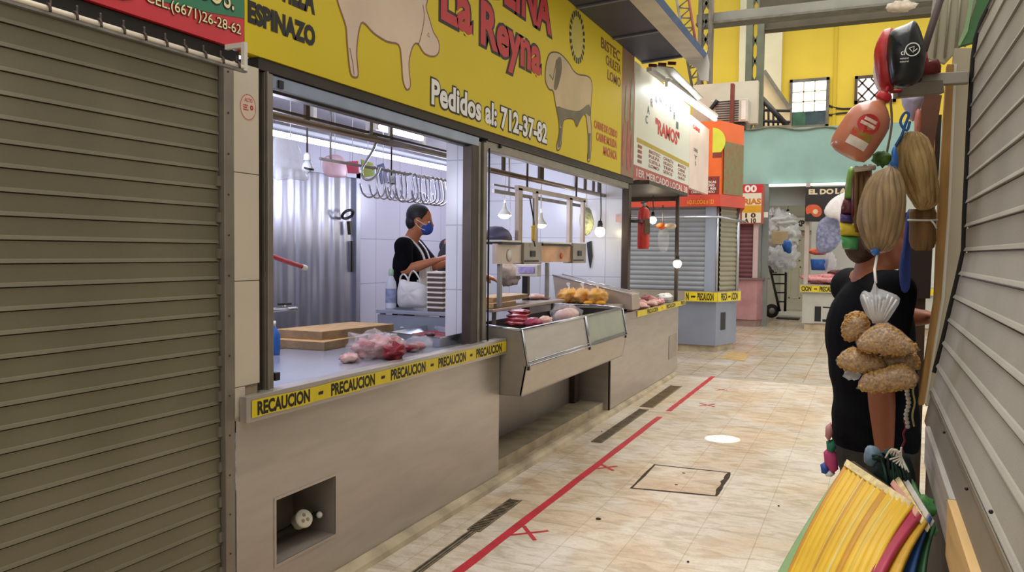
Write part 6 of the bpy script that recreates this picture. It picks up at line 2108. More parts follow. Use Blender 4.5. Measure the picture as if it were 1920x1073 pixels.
# square hatch in the floor, its joint broken and dark
hq = [fz(*p) for p in ((1183, 916), (1343, 931), (1368, 887), (1227, 872))]
GAPM = M('dirty_joint', '#3a2c1e', 0.9, 0, 0.3, 20)
hatch = thing('floor_hatch', 'square tiled hatch with a dark broken joint in the aisle floor', 'hatch', (hq[0][0], hq[0][1], 0))
cx_, cy_ = sum(p[0] for p in hq) / 4, sum(p[1] for p in hq) / 4
floor_poly([(cx_ + (x - cx_) * .965, cy_ + (y - cy_) * .965) for x, y in hq], 0.0, .002).build('cover', tile_mat('hatch_tile', '#dfd6c8', '#c4b9a6', 0.30, 0.30, 'XY', 0.003, 0.32, 0.05, marble=True), hatch)
rnd = random.Random(2)
mb = MB()
outer, inner = [], []
for i in range(4):
    p, q = Vector(hq[i]), Vector(hq[(i + 1) % 4])
    for k in range(10):
        t = p.lerp(q, k / 10)
        c = Vector((cx_, cy_))
        wbr = 0.020 if i == 1 else 0.006
        outer.append(t + (t - c).normalized() * (.003 + wbr * rnd.random()))
        inner.append(t - (t - c).normalized() * (.012 + wbr * .8 * rnd.random()))
n = len(outer)
v = [(p.x, p.y, .0026) for p in outer] + [(p.x, p.y, .0026) for p in inner]
mb.add(v, [(i, (i + 1) % n, n + (i + 1) % n, n + i) for i in range(n)])
mb.build('broken_joint', GAPM, hatch)
mb = MB()
for (a, b) in ((1282, 888), (1268, 910)):
    x, y = fz(a, b)
    mb.lathe([(.012, .0), (.012, .003), (0, .0032)], (x, y, 0), (0, 0, 1), 8)
mb.build('lift_hole', GAPM, hatch)

# drain channels along the plinth
def drain(name, label, p0, p1, w, mats, grate):
    a, b = fz(*p0), fz(*p1)
    o = thing(name, label, 'drain', (a[0], a[1], 0))
    a, b = Vector(a), Vector(b)
    d = (b - a).normalized(); nn = Vector((-d.y, d.x)) * w / 2
    k1 = a + d * ((b - a).length * (grate[0] if grate else 0))
    nq = nn * .5 if grate and grate[0] > 0 else nn
    if grate and grate[0] > 0:
        floor_poly([a - nq, k1 - nq, k1 + nq, a + nq], 0.0004, .0012).build('dark_channel', mats[0], o)
    floor_poly([k1 - nn, b - nn, b + nn, k1 + nn], 0.0004, .0012).build('dark_channel', mats[0], o)
    mb = MB()
    for s in (-1, 1):
        e = nn * s; eq = nq * s
        if grate and grate[0] > 0:
            mb.bar((a.x + eq.x, a.y + eq.y, .003), (k1.x + eq.x, k1.y + eq.y, .003), .008, .005)
        mb.bar((k1.x + e.x, k1.y + e.y, .003), (b.x + e.x, b.y + e.y, .003), .010, .005)
    mb.build('edge_angle', mats[1], o)
    if grate and grate[0] > 0:
        e0 = a + d * ((b - a).length * grate[0])
        MB().bar((a.x, a.y, .0025), (e0.x, e0.y, .0025), w * .18, .003).build('cover_strip', mats[1], o)
    if grate:
        g0, g1 = grate
        mb = MB()
        L = (b - a).length
        n = int(L * (g1 - g0) / .025)
        for k in range(n):
            c = a + d * (L * g0 + .025 * k)
            mb.bar((c.x - nn.x, c.y - nn.y, .004), (c.x + nn.x, c.y + nn.y, .004), .010, .006)
        mb.build('grating', mats[1], o)
    return o


drain('floor_drain', 'near rusty floor drain channel with a short grating beside the plinth', (760, 1090), (967, 938), .07, (M('drain_black', '#1d1610', 0.9, 0, 0.2, 10), M('rusty_drain_iron', '#7a6d5a', 0.65, 0.4, 0.35, 14)), (.55, 1.0))
drain('floor_drain', 'middle floor drain slot beside the plinth under the display case', (1118, 830), (1208, 768), .08, (M('drain_brown', '#85745c', 0.9, 0, 0.25, 9), M('rusty_drain_iron', '#5d5142')), (.0, 1.0))
drain('floor_drain', 'far brown floor drain slot by the end of the far counter', (1212, 764), (1268, 724), .12, (M('drain_ochre', '#5c4a2c', 0.9, 0, 0.25, 9), M('rusty_drain_iron', '#5d5142')), None)
mb = MB()
for k, (a, b, s) in enumerate(((1122, 974, .016), (900, 985, .006), (1128, 810, .006), (1290, 1055, .007), (1460, 950, .006))):
    x, y = fz(a, b)
    tag(MB().lump((x, y, .004), (s, s * .8, .004), k, .3, 2, 10, 6).build('floor_speck', GAPM), ('black dirt speck on the aisle floor, %s' % ('biggest of them, in front of the square hatch', 'beside the near drain grating', 'halfway along the red tape line', 'close to the yellow mat', 'right of the square hatch')[k]), 'dirt', None)
mb.bm.free()
mb = MB(); x, y = fz(1300, 668)
mt_ = PZ(1385, 668, 0)
q = [fz(*p) for p in ((1350, 672), (1395, 678), (1405, 664), (1372, 660))]
tag(floor_poly(q, .0006, .004).build('floor_plate', M('tan_floor_plate', '#a98d5c', 0.7, 0, 0.2, 8)), 'tan floor plate set in the far tiles in front of the kiosk', 'plate')

# ================================================================== RIGHT ROLLER SHUTTER
YR = 2.80
rsx = thing('roller_shutter', 'closed grey roller shutter filling the right edge of the view', 'roller shutter', (.25, 1.0, .9))
edge = [PY(x, y, YR) for x, y in ((1884, -45), (1863, 0), (1844, 38), (1833, 72), (1828, 110), (1820, 230), (1816, 320), (1812, 400), (1810, 470), (1797, 528), (1784, 582), (1771, 638), (1755, 700), (1741, 757), (1733, 790))]
# resample slats along the curtain's own curved profile, from the bottom up
path = [(p.x, p.z) for p in edge][::-1]
segs = [0.0]
for i in range(1, len(path)):
    segs.append(segs[-1] + math.hypot(path[i][0] - path[i - 1][0], path[i][1] - path[i - 1][1]))
def at_len(s):
    for i in range(1, len(segs)):
        if s <= segs[i] or i == len(segs) - 1:
            t = (s - segs[i - 1]) / (segs[i] - segs[i - 1])
            x = path[i - 1][0] + (path[i][0] - path[i - 1][0]) * t
            z = path[i - 1][1] + (path[i][1] - path[i - 1][1]) * t
            dx, dz = path[i][0] - path[i - 1][0], path[i][1] - path[i - 1][1]
            l = math.hypot(dx, dz)
            return x, z, -dz / l, dx / l
    return None
pitch = 0.0735
prof = []
s = 0.10
while s < segs[-1] + .35:
    for f_, d_ in ((0, -.006), (.04, -.006), (.05, .005), (.08, .0048), (.17, .002), (.21, 0), (.94, 0), (.985, .001)):
        x, z, nx, nz = at_len(s + f_ * pitch)
        prof.append((x + nx * d_, z + nz * d_))
    s += pitch
mb = MB()
v, f = [], []
for i, (x, z) in enumerate(prof):
    v += [(x, YR, z), (x, -1.5, z)]
    if i: f.append((2 * i - 2, 2 * i - 1, 2 * i + 1, 2 * i))
mb.add(v, f)
v2, f2 = [], []
for i, (x, z) in enumerate(path):
    v2 += [(x + .02, YR, z), (x + .02, -1.5, z)]
    if i: f2.append((2 * i - 2, 2 * i - 1, 2 * i + 1, 2 * i))
mb.add(v2, f2)
mb.build('slat_curtain', SHUTR, rsx)
x0, z0q, nx, nz = at_len(0.0); x1, z1q, _, _ = at_len(.10)
mb = MB()
mb.prism([(x0, YR, z0q), (x1, YR, z1q), (x1 + .02, YR, z1q), (x0 + .02, YR, z0q)], (0, -1.5 - YR, 0))
mb.prism([(x1 - .006, YR, z1q - .012), (x1 - .006, YR, z1q), (x1, YR, z1q), (x1, YR, z1q - .012)], (0, -1.5 - YR, 0))
mb.build('bottom_bar', M('grey_bottom_bar', '#827b6e', 0.5, 0.25, 0.1, 3), rsx)
mb = MB()
mb.tube([Vector(p) + Vector((-.004, .008, 0)) for p in edge[:-2]], .0075, 8)
mb.build('dark_gap_line', DARK, rsx)  # black tube drawn for the dark gap beside the curtain
mb = MB()
for (a, b) in ((1770, 811), (1812, 917), (1858, 960)):
    p = PX(a, b, .178)
    mb.ball(p, .0035, 8, 6)
mb.build('bolt', BLACKP, rsx)

# plank under the shutter edge
def plank(name, label, y0, y1, mat, X, zt, zb):
    return tag(MB().prism([(X, y0, zt), (X + .022, y0, zt), (X + .022, y0, zb), (X, y0, zb)], (0, y1 - y0, 0)).build(name, mat, None, bevel=.002), label, 'plank')


xb_ = at_len(0)[0] - .012
pl_ = PX(1776, 936, xb_); pb_ = PX(1746, 939, xb_)
plank('wooden_plank', 'bare pale wooden plank along the foot of the right shutter', 0.6, pl_.y, PLANK, xb_, pl_.z, pb_.z - .0)
plank('wooden_plank', 'far end of the plank, coloured as shaded, at the foot of the right shutter', pl_.y + .005, 2.62, M('shaded_plank', '#a8a29c', 0.7, 0, 0.2, 5, stretch=(8, .8, 8)), xb_ + .004, pl_.z + .0, pb_.z + .01)  # shade on the far part of the plank is put into this colour
# cabinet front below, so the shutter stands on something
struct(MB().box((xb_ + .024, -1.5, 0), (.9, 2.85, pb_.z)).build('wall_right_base', M('dark_base_wall', '#4c4236', 0.8, 0, 0.2, 4)))

# jamb: tiled strip, white channel and timber post, slightly leaning
YJ = 2.86
struct(MB().prism(pxpoly([(1790, 90), (1830, 90), (1815, 330), (1812, 480), (1775, 640), (1740, 762), (1736, 762), (1755, 560), (1772, 330)], Y=YJ + .012), (0, .06, 0)).build('wall_jamb', M('cream_jamb_tile', '#a99d84', 0.4, 0, 0.08, 3)))
mb = MB()
mb.prism(pxpoly([(1787, 120), (1794, 120), (1782, 400), (1771, 560), (1737, 757), (1731, 757), (1764, 560), (1775, 400)], Y=YJ), (0, .012, 0))
struct(mb.build('trim_12', M('white_channel', '#cfc9ba', 0.45, 0.1, 0.06, 5)))
tag(MB().prism(pxpoly([(1776, 120), (1789, 120), (1777, 400), (1765, 560), (1733, 760), (1722, 760), (1752, 560), (1758, 400)], Y=YJ - .01), (0, .05, 0)).build('timber_post', WOOD, bevel=.002), 'tall brown timber post at the end of the right shutter', 'post')
tag(MB().prism(pxpoly([(1705, 480), (1738, 480), (1730, 760), (1716, 1130), (1690, 1130), (1690, 760)], Y=3.6), (0, .08, 0)).build('timber_post', WOODD, bevel=.003), 'short darker timber post behind the tall one at the stall opening', 'post')
tag(MB().bar(PY(1748, 180, 3.3), PY(1722, 345, 3.3), .05, .06, (1, 0, 0)).build('timber_brace', M('dark_red_timber', '#5c3824', 0.7, 0, 0.2, 8)), 'dark slanting timber brace behind the upper husk bundle', 'brace')
tag(MB().prism(pxpoly([(1730, 230), (1755, 215), (1752, 300), (1735, 310)], Y=3.4), (0, .1, 0)).build('carton', M('tan_carton', '#b98a52', 0.8, 0, 0.1, 5)), 'tan carton behind the brace in the right stall', 'carton')
# the stall behind: dark back and fascia
struct(MB().box((.75, 3.0, 0), (.85, 7.0, 3.0)).build('wall_stall_right', M('dark_stall_wall', '#3a3026', 0.85, 0, 0.2, 3)))
fsc = thing('stall_fascia', 'cream corrugated fascia sheet above the right stall', 'fascia', tuple(PY(1765, 110, 2.95)))
q = pxpoly([(1737, 108), (1772, 118), (1800, 88), (1836, 30), (1848, -40), (1755, -40), (1745, 40)], Y=2.95)
MB().prism(q, (0, .03, 0)).build('sheet', M('cream_fascia_sheet', '#b5ad95', 0.6, 0.1, 0.08, 3), fsc)
mb = MB()
for k in range(4):
    p0, p1 = PY(1752 + k * 19, 108 - (k > 2) * 20, 2.945), PY(1766 + k * 19, -40, 2.945)
    mb.tube([p0, p1], .004, 6)
mb.build('corrugation', M('cream_fascia_rib', '#a39a82', 0.6, 0.1, 0.08, 3), fsc)
gt = thing('green_trim', 'dark green trim strip above the top of the right shutter', 'trim', tuple(PY(1830, 60, 2.88)))
MB().prism(pxpoly([(1798, 86), (1812, 60), (1832, 0), (1840, -60), (1900, -60), (1862, 0), (1842, 40), (1828, 78)], Y=2.89), (0, .03, 0)).build('strip', M('bottle_green_paint', '#3f6b3c', 0.5, 0, 0.15, 4), gt)
MB().prism(pxpoly([(1796, 84), (1800, 86), (1815, 58), (1836, -60), (1830, -60), (1808, 52)], Y=2.885), (0, .012, 0)).build('light_edge', M('light_green_paint', '#8aa878', 0.5, 0, 0.1, 4), gt)

# steel brackets the goods hang from
ba = thing('hanging_bracket', 'grey steel bracket arm reaching out from the right jamb', 'bracket', tuple(PY(1770, 150, 2.8)))
MB().bar(PY(1716, 152, 2.8), PY(1816, 146, 2.8), .035, .035).build('upper_arm', M('grey_bracket_steel', '#a29c90', 0.5, 0.3, 0.1, 6), ba, bevel=.002)
MB().bar(PY(1678, 172, 2.75), PY(1765, 164, 2.8), .035, .04).build('lower_arm', M('dull_bracket_steel', '#7f776a', 0.6, 0.3, 0.15, 6), ba, bevel=.002)
MB().tube([PY(1716, 150, 2.78), PY(1737, 80, 2.75), PY(1772, -30, 2.7)], .011, 10).build('stay_rod', M('violet_grey_rod', '#6a5c5c', 0.4, 0.3, 0.1, 6), ba)
mb = MB(); mb.tube([PY(1712, 148, 2.77), PY(1720, 156, 2.77)], .018, 8); mb.build('rod_foot', ALUD, ba)

# ================================================================== GOODS HUNG AT THE RIGHT
GY = 2.62
# black and red charcoal-like bag
cbag = thing('printed_sack', 'black and red printed plastic sack hanging topmost at the right', 'sack', tuple(PY(1690, 165, GY)))
def pillow(pts, Y, th, n=3, jit=0.0):
    """stuffed bag: outline traced at depth Y and filled out to a real thickness"""
    q = pxpoly(pts, Y=Y, n=n)
    c = sum(q, Vector()) / len(q)
    m_ = len(q)
    nrm = (c - CAM_POS); nrm.z = 0; nrm.normalize()
    mb = MB()
    for sgn in (1, -1):
        lv = (.25, .5, .72, .88, .97, 1.0)
        rings = [[c + (p - c) * l + nrm * sgn * th * (math.sqrt(max(0, 1 - l ** 2.6)) + jit * mnoise.noise(p * 16 + Vector((0, l * 4, sgn * 3)))) for p in q] for l in lv]
        rings[-1] = list(q)
        v = [c + nrm * sgn * th] + [p for r_ in rings for p in r_]
        f = [(0, 1 + k, 1 + (k + 1) % m_) for k in range(m_)]
        for i in range(len(rings) - 1):
            for k in range(m_):
                l = (k + 1) % m_
                f.append((1 + i * m_ + k, 1 + (i + 1) * m_ + k, 1 + (i + 1) * m_ + l, 1 + i * m_ + l))
        mb.add(v, f, True)
    bmesh.ops.remove_doubles(mb.bm, verts=mb.bm.verts, dist=1e-5)
    return mb


pillow([(1672, 58), (1700, 46), (1716, 40), (1728, 62), (1736, 100), (1730, 140), (1712, 160), (1680, 164), (1668, 150), (1662, 110), (1664, 75)], GY, .06, 3, .08).build('black_sack', M('glossy_black_film', '#1e2124', 0.3, 0, 0.3, 9, 0.3, 14), cbag)
pillow([(1652, 62), (1664, 54), (1676, 56), (1672, 90), (1672, 140), (1676, 168), (1662, 172), (1648, 160), (1640, 130), (1639, 95)], GY + .035, .05, 3, .08).build('red_sack_face', M('glossy_red_film', '#b02a2a', 0.35, 0, 0.25, 12, 0.3, 14), cbag)
pillow([(1640, 110), (1646, 116), (1648, 150), (1656, 168), (1648, 172), (1640, 158), (1637, 135)], GY + .05, .02, 2, .05).build('white_sack_edge', WHITEPL, cbag)
pillow([(1726, 100), (1738, 98), (1742, 118), (1760, 112), (1764, 136), (1735, 140), (1722, 140)], GY + .14, .03, 2, .05).build('red_corner', M('dark_red_film', '#6a1c20', 0.4, 0, 0.25, 12), cbag)
d_ = (CAM_POS - PY(1700, 100, GY)); d_.z = 0; d_.normalize()
SKF = Face(PY(1700, 100, GY) + d_ * .066, Vector((-d_.y, d_.x, 0)), (0, 0, 1))
mb = MB()
c = SKF.px(1711, 93); r_ = .018
ribbon(mb, SKF, [(c[0] + r_ * math.cos(2 * PI * k / 24), c[1] + r_ * math.sin(2 * PI * k / 24)) for k in range(24)], .003, .003)
ribbon(mb, SKF, [(c[0] - .009, c[1] + .004), (c[0] + .002, c[1] - .009), (c[0] + .004, c[1] + .008), (c[0] - .009, c[1] + .004)], .0025, .003, False)
ribbon(mb, SKF, [(c[0] + .004, c[1] - .006), (c[0] + .012, c[1] + .001)], .0025, .003, False)
a = SKF.px(1688, 100)
text_fit(mb, SKF, 'ci', a[0] + .002, a[0] + .012, a[1] - .006, a[1] + .008, .003, .02)
for k in range(2):
    text_fit(mb, SKF, 'natural', a[0] + .0, a[0] + .022, a[1] - .018 - .009 * k, a[1] - .013 - .009 * k, .003, .01)
mb.build('white_emblem', WHITEL, cbag)

# juice jug: orange-red translucent gallon, tilted, red cap up
jug = thing('juice_jug', 'orange-red plastic jug with a red cap hanging upside-right below the black sack', 'jug', tuple(PY(1612, 300, GY)))
axis_t, axis_b = PY(1653, 188, GY), PY(1590, 285, GY)
up_ = (axis_t - axis_b).normalized()
prof = [(0.0, -.015), (.05, -.016), (.078, -.006), (.088, .02), (.090, .06), (.090, .11), (.086, .145), (.070, .175), (.045, .198), (.025, .212), (.021, .222), (.021, .232)]
Lj = (axis_t - axis_b).length
sc_ = Lj / .222
prof = [(r * sc_ * .93, h * sc_) for r, h in prof]
MB().lathe(prof, axis_b, up_, 24).build('bottle', M('juice_orange_plastic', '#c47a5e', 0.3, 0, 0.06, 5, sss=0.25, coat=0.3), jug)
MB().lathe([(.026 * sc_, .222 * sc_), (.027 * sc_, .226 * sc_), (.027 * sc_, .248 * sc_), (.022 * sc_, .252 * sc_), (0, .252 * sc_)], axis_b, up_, 18).build('cap', M('red_cap', '#c21f2c', 0.35, 0, 0.05, 9), jug)
side = up_.cross((CAM_POS - axis_b).normalized()).normalized()
front = side.cross(up_) * -1
if front.dot(CAM_POS - axis_b) < 0: front = -front
hb_ = (front * -.85 + side * .3).normalized()
hnd = spline([axis_b + up_ * .185 * sc_ + hb_ * .045 * sc_, axis_b + up_ * .17 * sc_ + hb_ * .085 * sc_, axis_b + up_ * .12 * sc_ + hb_ * .105 * sc_, axis_b + up_ * .08 * sc_ + hb_ * .085 * sc_], 5)
MB().tube(hnd, .011 * sc_, 10).build('handle', M('juice_orange_plastic', '#c05a3c'), jug)
def jug_patch(mb, u0, u1, h0, h1, R, n=8, rr=None):
    """label wrapped on the jug wall"""
    v, f = [], []
    for j in range(2):
        for i in range(n + 1):
            a = (u0 + (u1 - u0) * i / n) / R
            v.append(axis_b + up_ * (h0 if j == 0 else h1) + front * math.cos(a) * R + side * math.sin(a) * R)
    for i in range(n):
        f.append((i, i + 1, n + 2 + i, n + 1 + i))
    mb.add(v, f, True)
    return mb


Rj = .0905 * sc_ * .93 + .001
h0 = .02 * sc_
lb_ = jug_patch(MB(), -.030 * sc_, .050 * sc_, h0, h0 + .034 * sc_, Rj).build('paper_label', M('jug_label_white', '#ddd0c0', 0.5, 0, 0.12, 30), jug)
jug_patch(MB(), -.034 * sc_, .050 * sc_, h0 + .034 * sc_, h0 + .064 * sc_, Rj).build('fruit_print', M('jug_label_green', '#8a8a3a', 0.5, 0, 0.4, 40, color2='#c23a22'), lb_)
v = []
nn_ = 20
for k in range(nn_):
    t = 2 * PI * k / nn_
    u_ = (.008 + .042 * math.cos(t)) * sc_; hh_ = h0 + (.095 + .036 * math.sin(t)) * sc_
    a_ = u_ / Rj
    v.append(axis_b + up_ * hh_ + front * math.cos(a_) * (Rj + .0006) + side * math.sin(a_) * (Rj + .0006))
MB().add(v, [tuple(range(nn_))]).build('red_print', M('jug_label_red', '#c2302a', 0.45, 0, 0.1, 20), lb_)
for k, (u0_, u1_) in enumerate(((-.022, .036), (-.016, .032))):
    jug_patch(MB(), u0_ * sc_, u1_ * sc_, h0 + (.085 + .018 * k) * sc_, h0 + (.097 + .018 * k) * sc_, Rj + .0016).build('white_print', M('jug_print_pale', '#ecc8b8', 0.45, 0, 0.3, 60), lb_)
MB().tube([axis_t + up_ * .02, PY(1664, 165, GY), PY(1672, 172, GY + .05), PY(1690, 170, 2.75)], .006, 8).build('hanging_string', M('red_string', '#b82a34', 0.6, 0, 0.1, 9), jug)

# husk bundles
def bundle(name, label, pts, Y, th, mat, cat='bundle', tie=None, leaves=8):
    """long dry leaves lying side by side inside the traced outline"""
    o = thing(name, label, cat, tuple(PY(pts[len(pts) // 2][0], pts[len(pts) // 2][1], Y)))
    pillow(pts, Y, th * .72, 3, .10).build('husk_core', mat, o)
    ys = [p[1] for p in pts]
    y0, y1 = min(ys), max(ys)
    def span(y):
        xs = []
        for i in range(len(pts)):
            (xa, ya), (xb, yb) = pts[i - 1], pts[i]
            if (ya - y) * (yb - y) < 0:
                xs.append(xa + (xb - xa) * (y - ya) / (yb - ya))
        return (min(xs), max(xs)) if len(xs) >= 2 else None
    rnd = random.Random(int(y0))
    mb = MB()
    for k in range(leaves):
        u = (k + .5) / leaves
        q, rr = [], []
        for j in range(13):
            y = y0 + 3 + (y1 - y0 - 6) * j / 12
            sp = span(y)
            if not sp: continue
            w = sp[1] - sp[0]
            uu_ = u + .03 * math.sin(j * .6 + k)
            x = sp[0] + w * uu_
            dep = th * math.sqrt(max(0, 1 - (2 * uu_ - 1) ** 2)) * (.55 + .45 * math.sin(PI * j / 12)) * .80
            q.append(PY(x, y, Y) - nrm_at(Y, x, y) * dep)
            rr.append(max(.002, w / 1490 * Y / leaves * .75 * (.62 + .5 * math.sin(PI * (j + .6) / 13.2))))
        if len(q) > 4:
            mb.tube(q, rr, 8)
    mb.build('husks', mat, o)
    return o


def nrm_at(Y, x, y):
    n = PY(x, y, Y) - CAM_POS
    n.z = 0
    return n.normalized()


h1 = bundle('husk_bundle', 'tan dried corn husk bundle hanging at the upper right beside the timber post', [(1682, 264), (1698, 249), (1722, 247), (1738, 262), (1748, 290), (1755, 325), (1759, 360), (1757, 384), (1738, 394), (1718, 392), (1706, 372), (1694, 340), (1684, 310), (1679, 285)], 2.70, .075, HUSK)
h2 = bundle('husk_bundle', 'large dried husk bundle in a clear bag tied with blue plastic', [(1652, 322), (1668, 312), (1684, 318), (1692, 345), (1696, 385), (1692, 425), (1676, 460), (1655, 472), (1632, 470), (1618, 450), (1612, 415), (1616, 375), (1624, 345), (1638, 328)], 2.58, .085, M('bagged_husk', '#a98a5c', 0.5, 0, 0.2, 6, 0.2, 30, color2='#7a5f3a', stretch=(9, 9, 1)))
mb = pillow([(1650, 318), (1668, 308), (1686, 315), (1695, 345), (1699, 385), (1695, 428), (1678, 464), (1655, 476), (1630, 474), (1614, 452), (1608, 415), (1612, 375), (1621, 343), (1636, 324)], 2.58, .098, 3, .16)
mb.build('clear_bag', M('thin_husk_film', '#e8e0d0', 0.12, 0, 0, alpha=0.07, spec=1.0, bump=0.6, bscale=20), h2)
pillow([(1664, 312), (1672, 300), (1671, 285), (1678, 272), (1684, 290), (1684, 315), (1675, 320)], 2.575, .02, 2, .1).build('blue_tie', M('blue_tie_film', '#2f6ab4', 0.35, 0, 0.15, 12), h2)
pillow([(1632, 470), (1640, 462), (1650, 466), (1648, 478), (1638, 480)], 2.56, .025, 2).build('blue_end', M('blue_tie_film', '#2f6ab4'), h2)
for k, (x, y0, y1) in enumerate(((1630, 350, 455), (1645, 335, 465), (1664, 330, 460), (1680, 345, 440))):
    pass
rb = tag(MB().tube(spline([PY(x, y, 2.66) for x, y in ((1678, 275), (1690, 255), (1697, 235), (1704, 215), (1696, 212), (1688, 230), (1700, 245), (1706, 228))], 4), .010, 8, flat=.4).build('blue_ribbon', M('blue_tie_film', '#2f6ab4')), 'blue plastic ribbon knotted above the large husk bundle', 'ribbon')
tag(MB().prism(pxpoly([(1728, 215), (1766, 215), (1760, 330), (1752, 400), (1744, 560), (1684, 560), (1686, 400), (1724, 395)], Y=3.55), (0, .03, 0)).build('stall_shade_panel', M('dark_interior_brown', '#2f2118', 0.8, 0, 0.25, 6)), 'added dark panel for the shaded stall interior behind the bark bundle and the blue cloth', 'board')  # dark panel added for the shade inside the stall, hiding the wall behind
h3 = thing('bark_bundle', 'brown bark bundle tied with white string below the tan husks', 'bundle', tuple(PY(1730, 470, 2.76)))
MB().loft([[PY(1730 + dx * math.cos(2 * PI * k / 14), y, 2.76 + .05 * math.sin(2 * PI * k / 14)) for k in range(14)] for dx, y in ((24, 392), (26, 400), (25, 425), (26, 450), (22, 464), (14, 470))]).build('bark', HUSKD, h3)
MB().tube([PY(1730 + 27 * math.cos(2 * PI * k / 18), 413, 2.76 + .054 * math.sin(2 * PI * k / 18)) for k in range(18)], .0035, 6, True).build('string', WHITEG, h3)
MB().tube([PY(1745, 412, 2.70), PY(1752, 420, 2.70), PY(1756, 428, 2.71)], .003, 6).build('string_end', WHITEG, h3)
bc = tag(pillow([(1700, 400), (1708, 398), (1708, 470), (1706, 540), (1690, 545), (1686, 500), (1694, 450)], 2.86, .03, 3, .15).build('blue_cloth', M('dark_blue_cloth', '#2c3f86', 0.8, 0, 0.2, 9)), 'dark blue cloth hanging between the husk bundles', 'cloth')
rk2 = tag(MB().tube(spline([PY(x, y, 2.75) for x, y in ((1668, 172), (1672, 230), (1664, 280), (1660, 300))], 4), .004, 6).build('twine', M('grey_twine', '#8a7f74', 0.7, 0, 0.1, 9)), 'grey twine hanging behind the juice jug', 'twine')
pb = tag(pillow([(1688, 182), (1712, 175), (1732, 178), (1728, 200), (1712, 228), (1700, 215)], 2.95, .04, 2, .1).build('lilac_bag', M('lilac_film', '#b9b2cc', 0.4, 0, 0.1, 9)), 'lilac plastic bag behind the blue ribbon', 'bag')
pb2 = tag(pillow([(1716, 208), (1726, 206), (1728, 240), (1722, 252), (1714, 245)], 2.93, .03, 2, .1).build('pink_packet', M('pink_packet_film', '#e09080', 0.4, 0, 0.15, 9)), 'pink packet behind the blue ribbon at the right stall', 'packet')
# tall basket-like bundle with coloured tubs
tk_ = thing('wooden_stick_bundle', 'brown bundle of sticks hanging left of the large husk bundle', 'bundle', tuple(PY(1610, 420, 2.66)))
rnd = random.Random(9)
mb = MB()
for k in range(9):
    x = 1606 + 3.2 * k
    mb.tube([PY(x, 308 + rnd.random() * 8, 2.66 + .02 * (k % 3)), PY(x - 3 + rnd.random() * 4, 425 + rnd.random() * 20, 2.66 + .02 * (k % 3))], .006, 6)
mb.build('sticks', HUSKD, tk_)
MB().tube([PY(1603, 318, 2.64), PY(1620, 316, 2.63), PY(1640, 314, 2.65)], .008, 8).build('pale_band', M('pale_band', '#cfc2ae', 0.6, 0, 0.1, 9), tk_)
pc = tag(MB().lump(PY(1655, 298, 2.72), (.03, .03, .022), 6, .4, 3, 14, 9).build('green_herb', M('green_herb', '#4f7a34', 0.7, 0, 0.4, 30)), 'tuft of green herb below the juice jug', 'herb')
TBY = 2.72
tb_ = thing('coloured_bag', 'hanging bag of green, maroon, purple and yellow packs left of the sticks', 'bag', tuple(PY(1590, 470, TBY)))
for nm, m_, pts in (('green_pack', M('leaf_green_film', '#7aa04a', 0.4, 0, 0.2, 14), [(1590, 318), (1596, 312), (1603, 314), (1605, 345), (1604, 374), (1594, 375), (1583, 373), (1585, 345)]),
                    ('maroon_pack', M('maroon_film', '#5c2530', 0.35, 0, 0.25, 14), [(1582, 373), (1604, 374), (1606, 390), (1604, 404), (1590, 404), (1576, 402), (1577, 388)]),
                    ('purple_pack', M('purple_film', '#5a4a8a', 0.4, 0, 0.2, 14), [(1575, 401), (1598, 403), (1599, 419), (1575, 417)]),
                    ('yellow_tub', M('yellow_tub', '#d4bd2a', 0.35, 0, 0.08, 9), [(1574, 417), (1594, 419), (1612, 420), (1611, 444), (1594, 444), (1576, 442)]),
                    ('green_tub', M('green_tub', '#4d9a5c', 0.35, 0, 0.1, 9), [(1576, 442), (1594, 444), (1611, 444), (1608, 468), (1594, 468), (1580, 467)])):
    pillow(pts, TBY, .03, 0, .02).build(nm, m_, tb_)
rb_ = tag(pillow([(1600, 330), (1608, 326), (1606, 372), (1602, 400), (1597, 410), (1596, 380)], 2.69, .012, 2).build('red_bottle', M('dark_red_bottle', '#6a2430', 0.3, 0, 0.2, 9)), 'slim dark red bottle between the coloured packs and the sticks', 'bottle')

# peanut bags under one gathered white bag top
PYD = 2.40
ptop = thing('gathered_bag', 'gathered white plastic bag top above the peanut bags', 'bag', tuple(PY(1648, 600, PYD)))
pillow([(1640, 528), (1646, 540), (1660, 545), (1688, 560), (1672, 592), (1655, 612), (1640, 606), (1624, 590), (1612, 560), (1620, 545), (1632, 548)], PYD + .01, .035, 3, .5).build('gathered_film', CLEARP2, ptop)
mb = MB()
for k in range(9):
    a = PY(1618 + k * 8, 552 + (k % 3) * 5, PYD - .02); b = PY(1638 + k * 2, 606, PYD - .01)
    mb.tube([a, a.lerp(b, .5) + Vector((0, -.006, .004)), b], .0032, 5)
mb.build('folds', WHITEPL, ptop)
MB().tube([PY(1642, 530, PYD), PY(1640, 505, PYD + .05), PY(1645, 478, PYD + .15)], .004, 6).build('string', WHITEG, ptop)


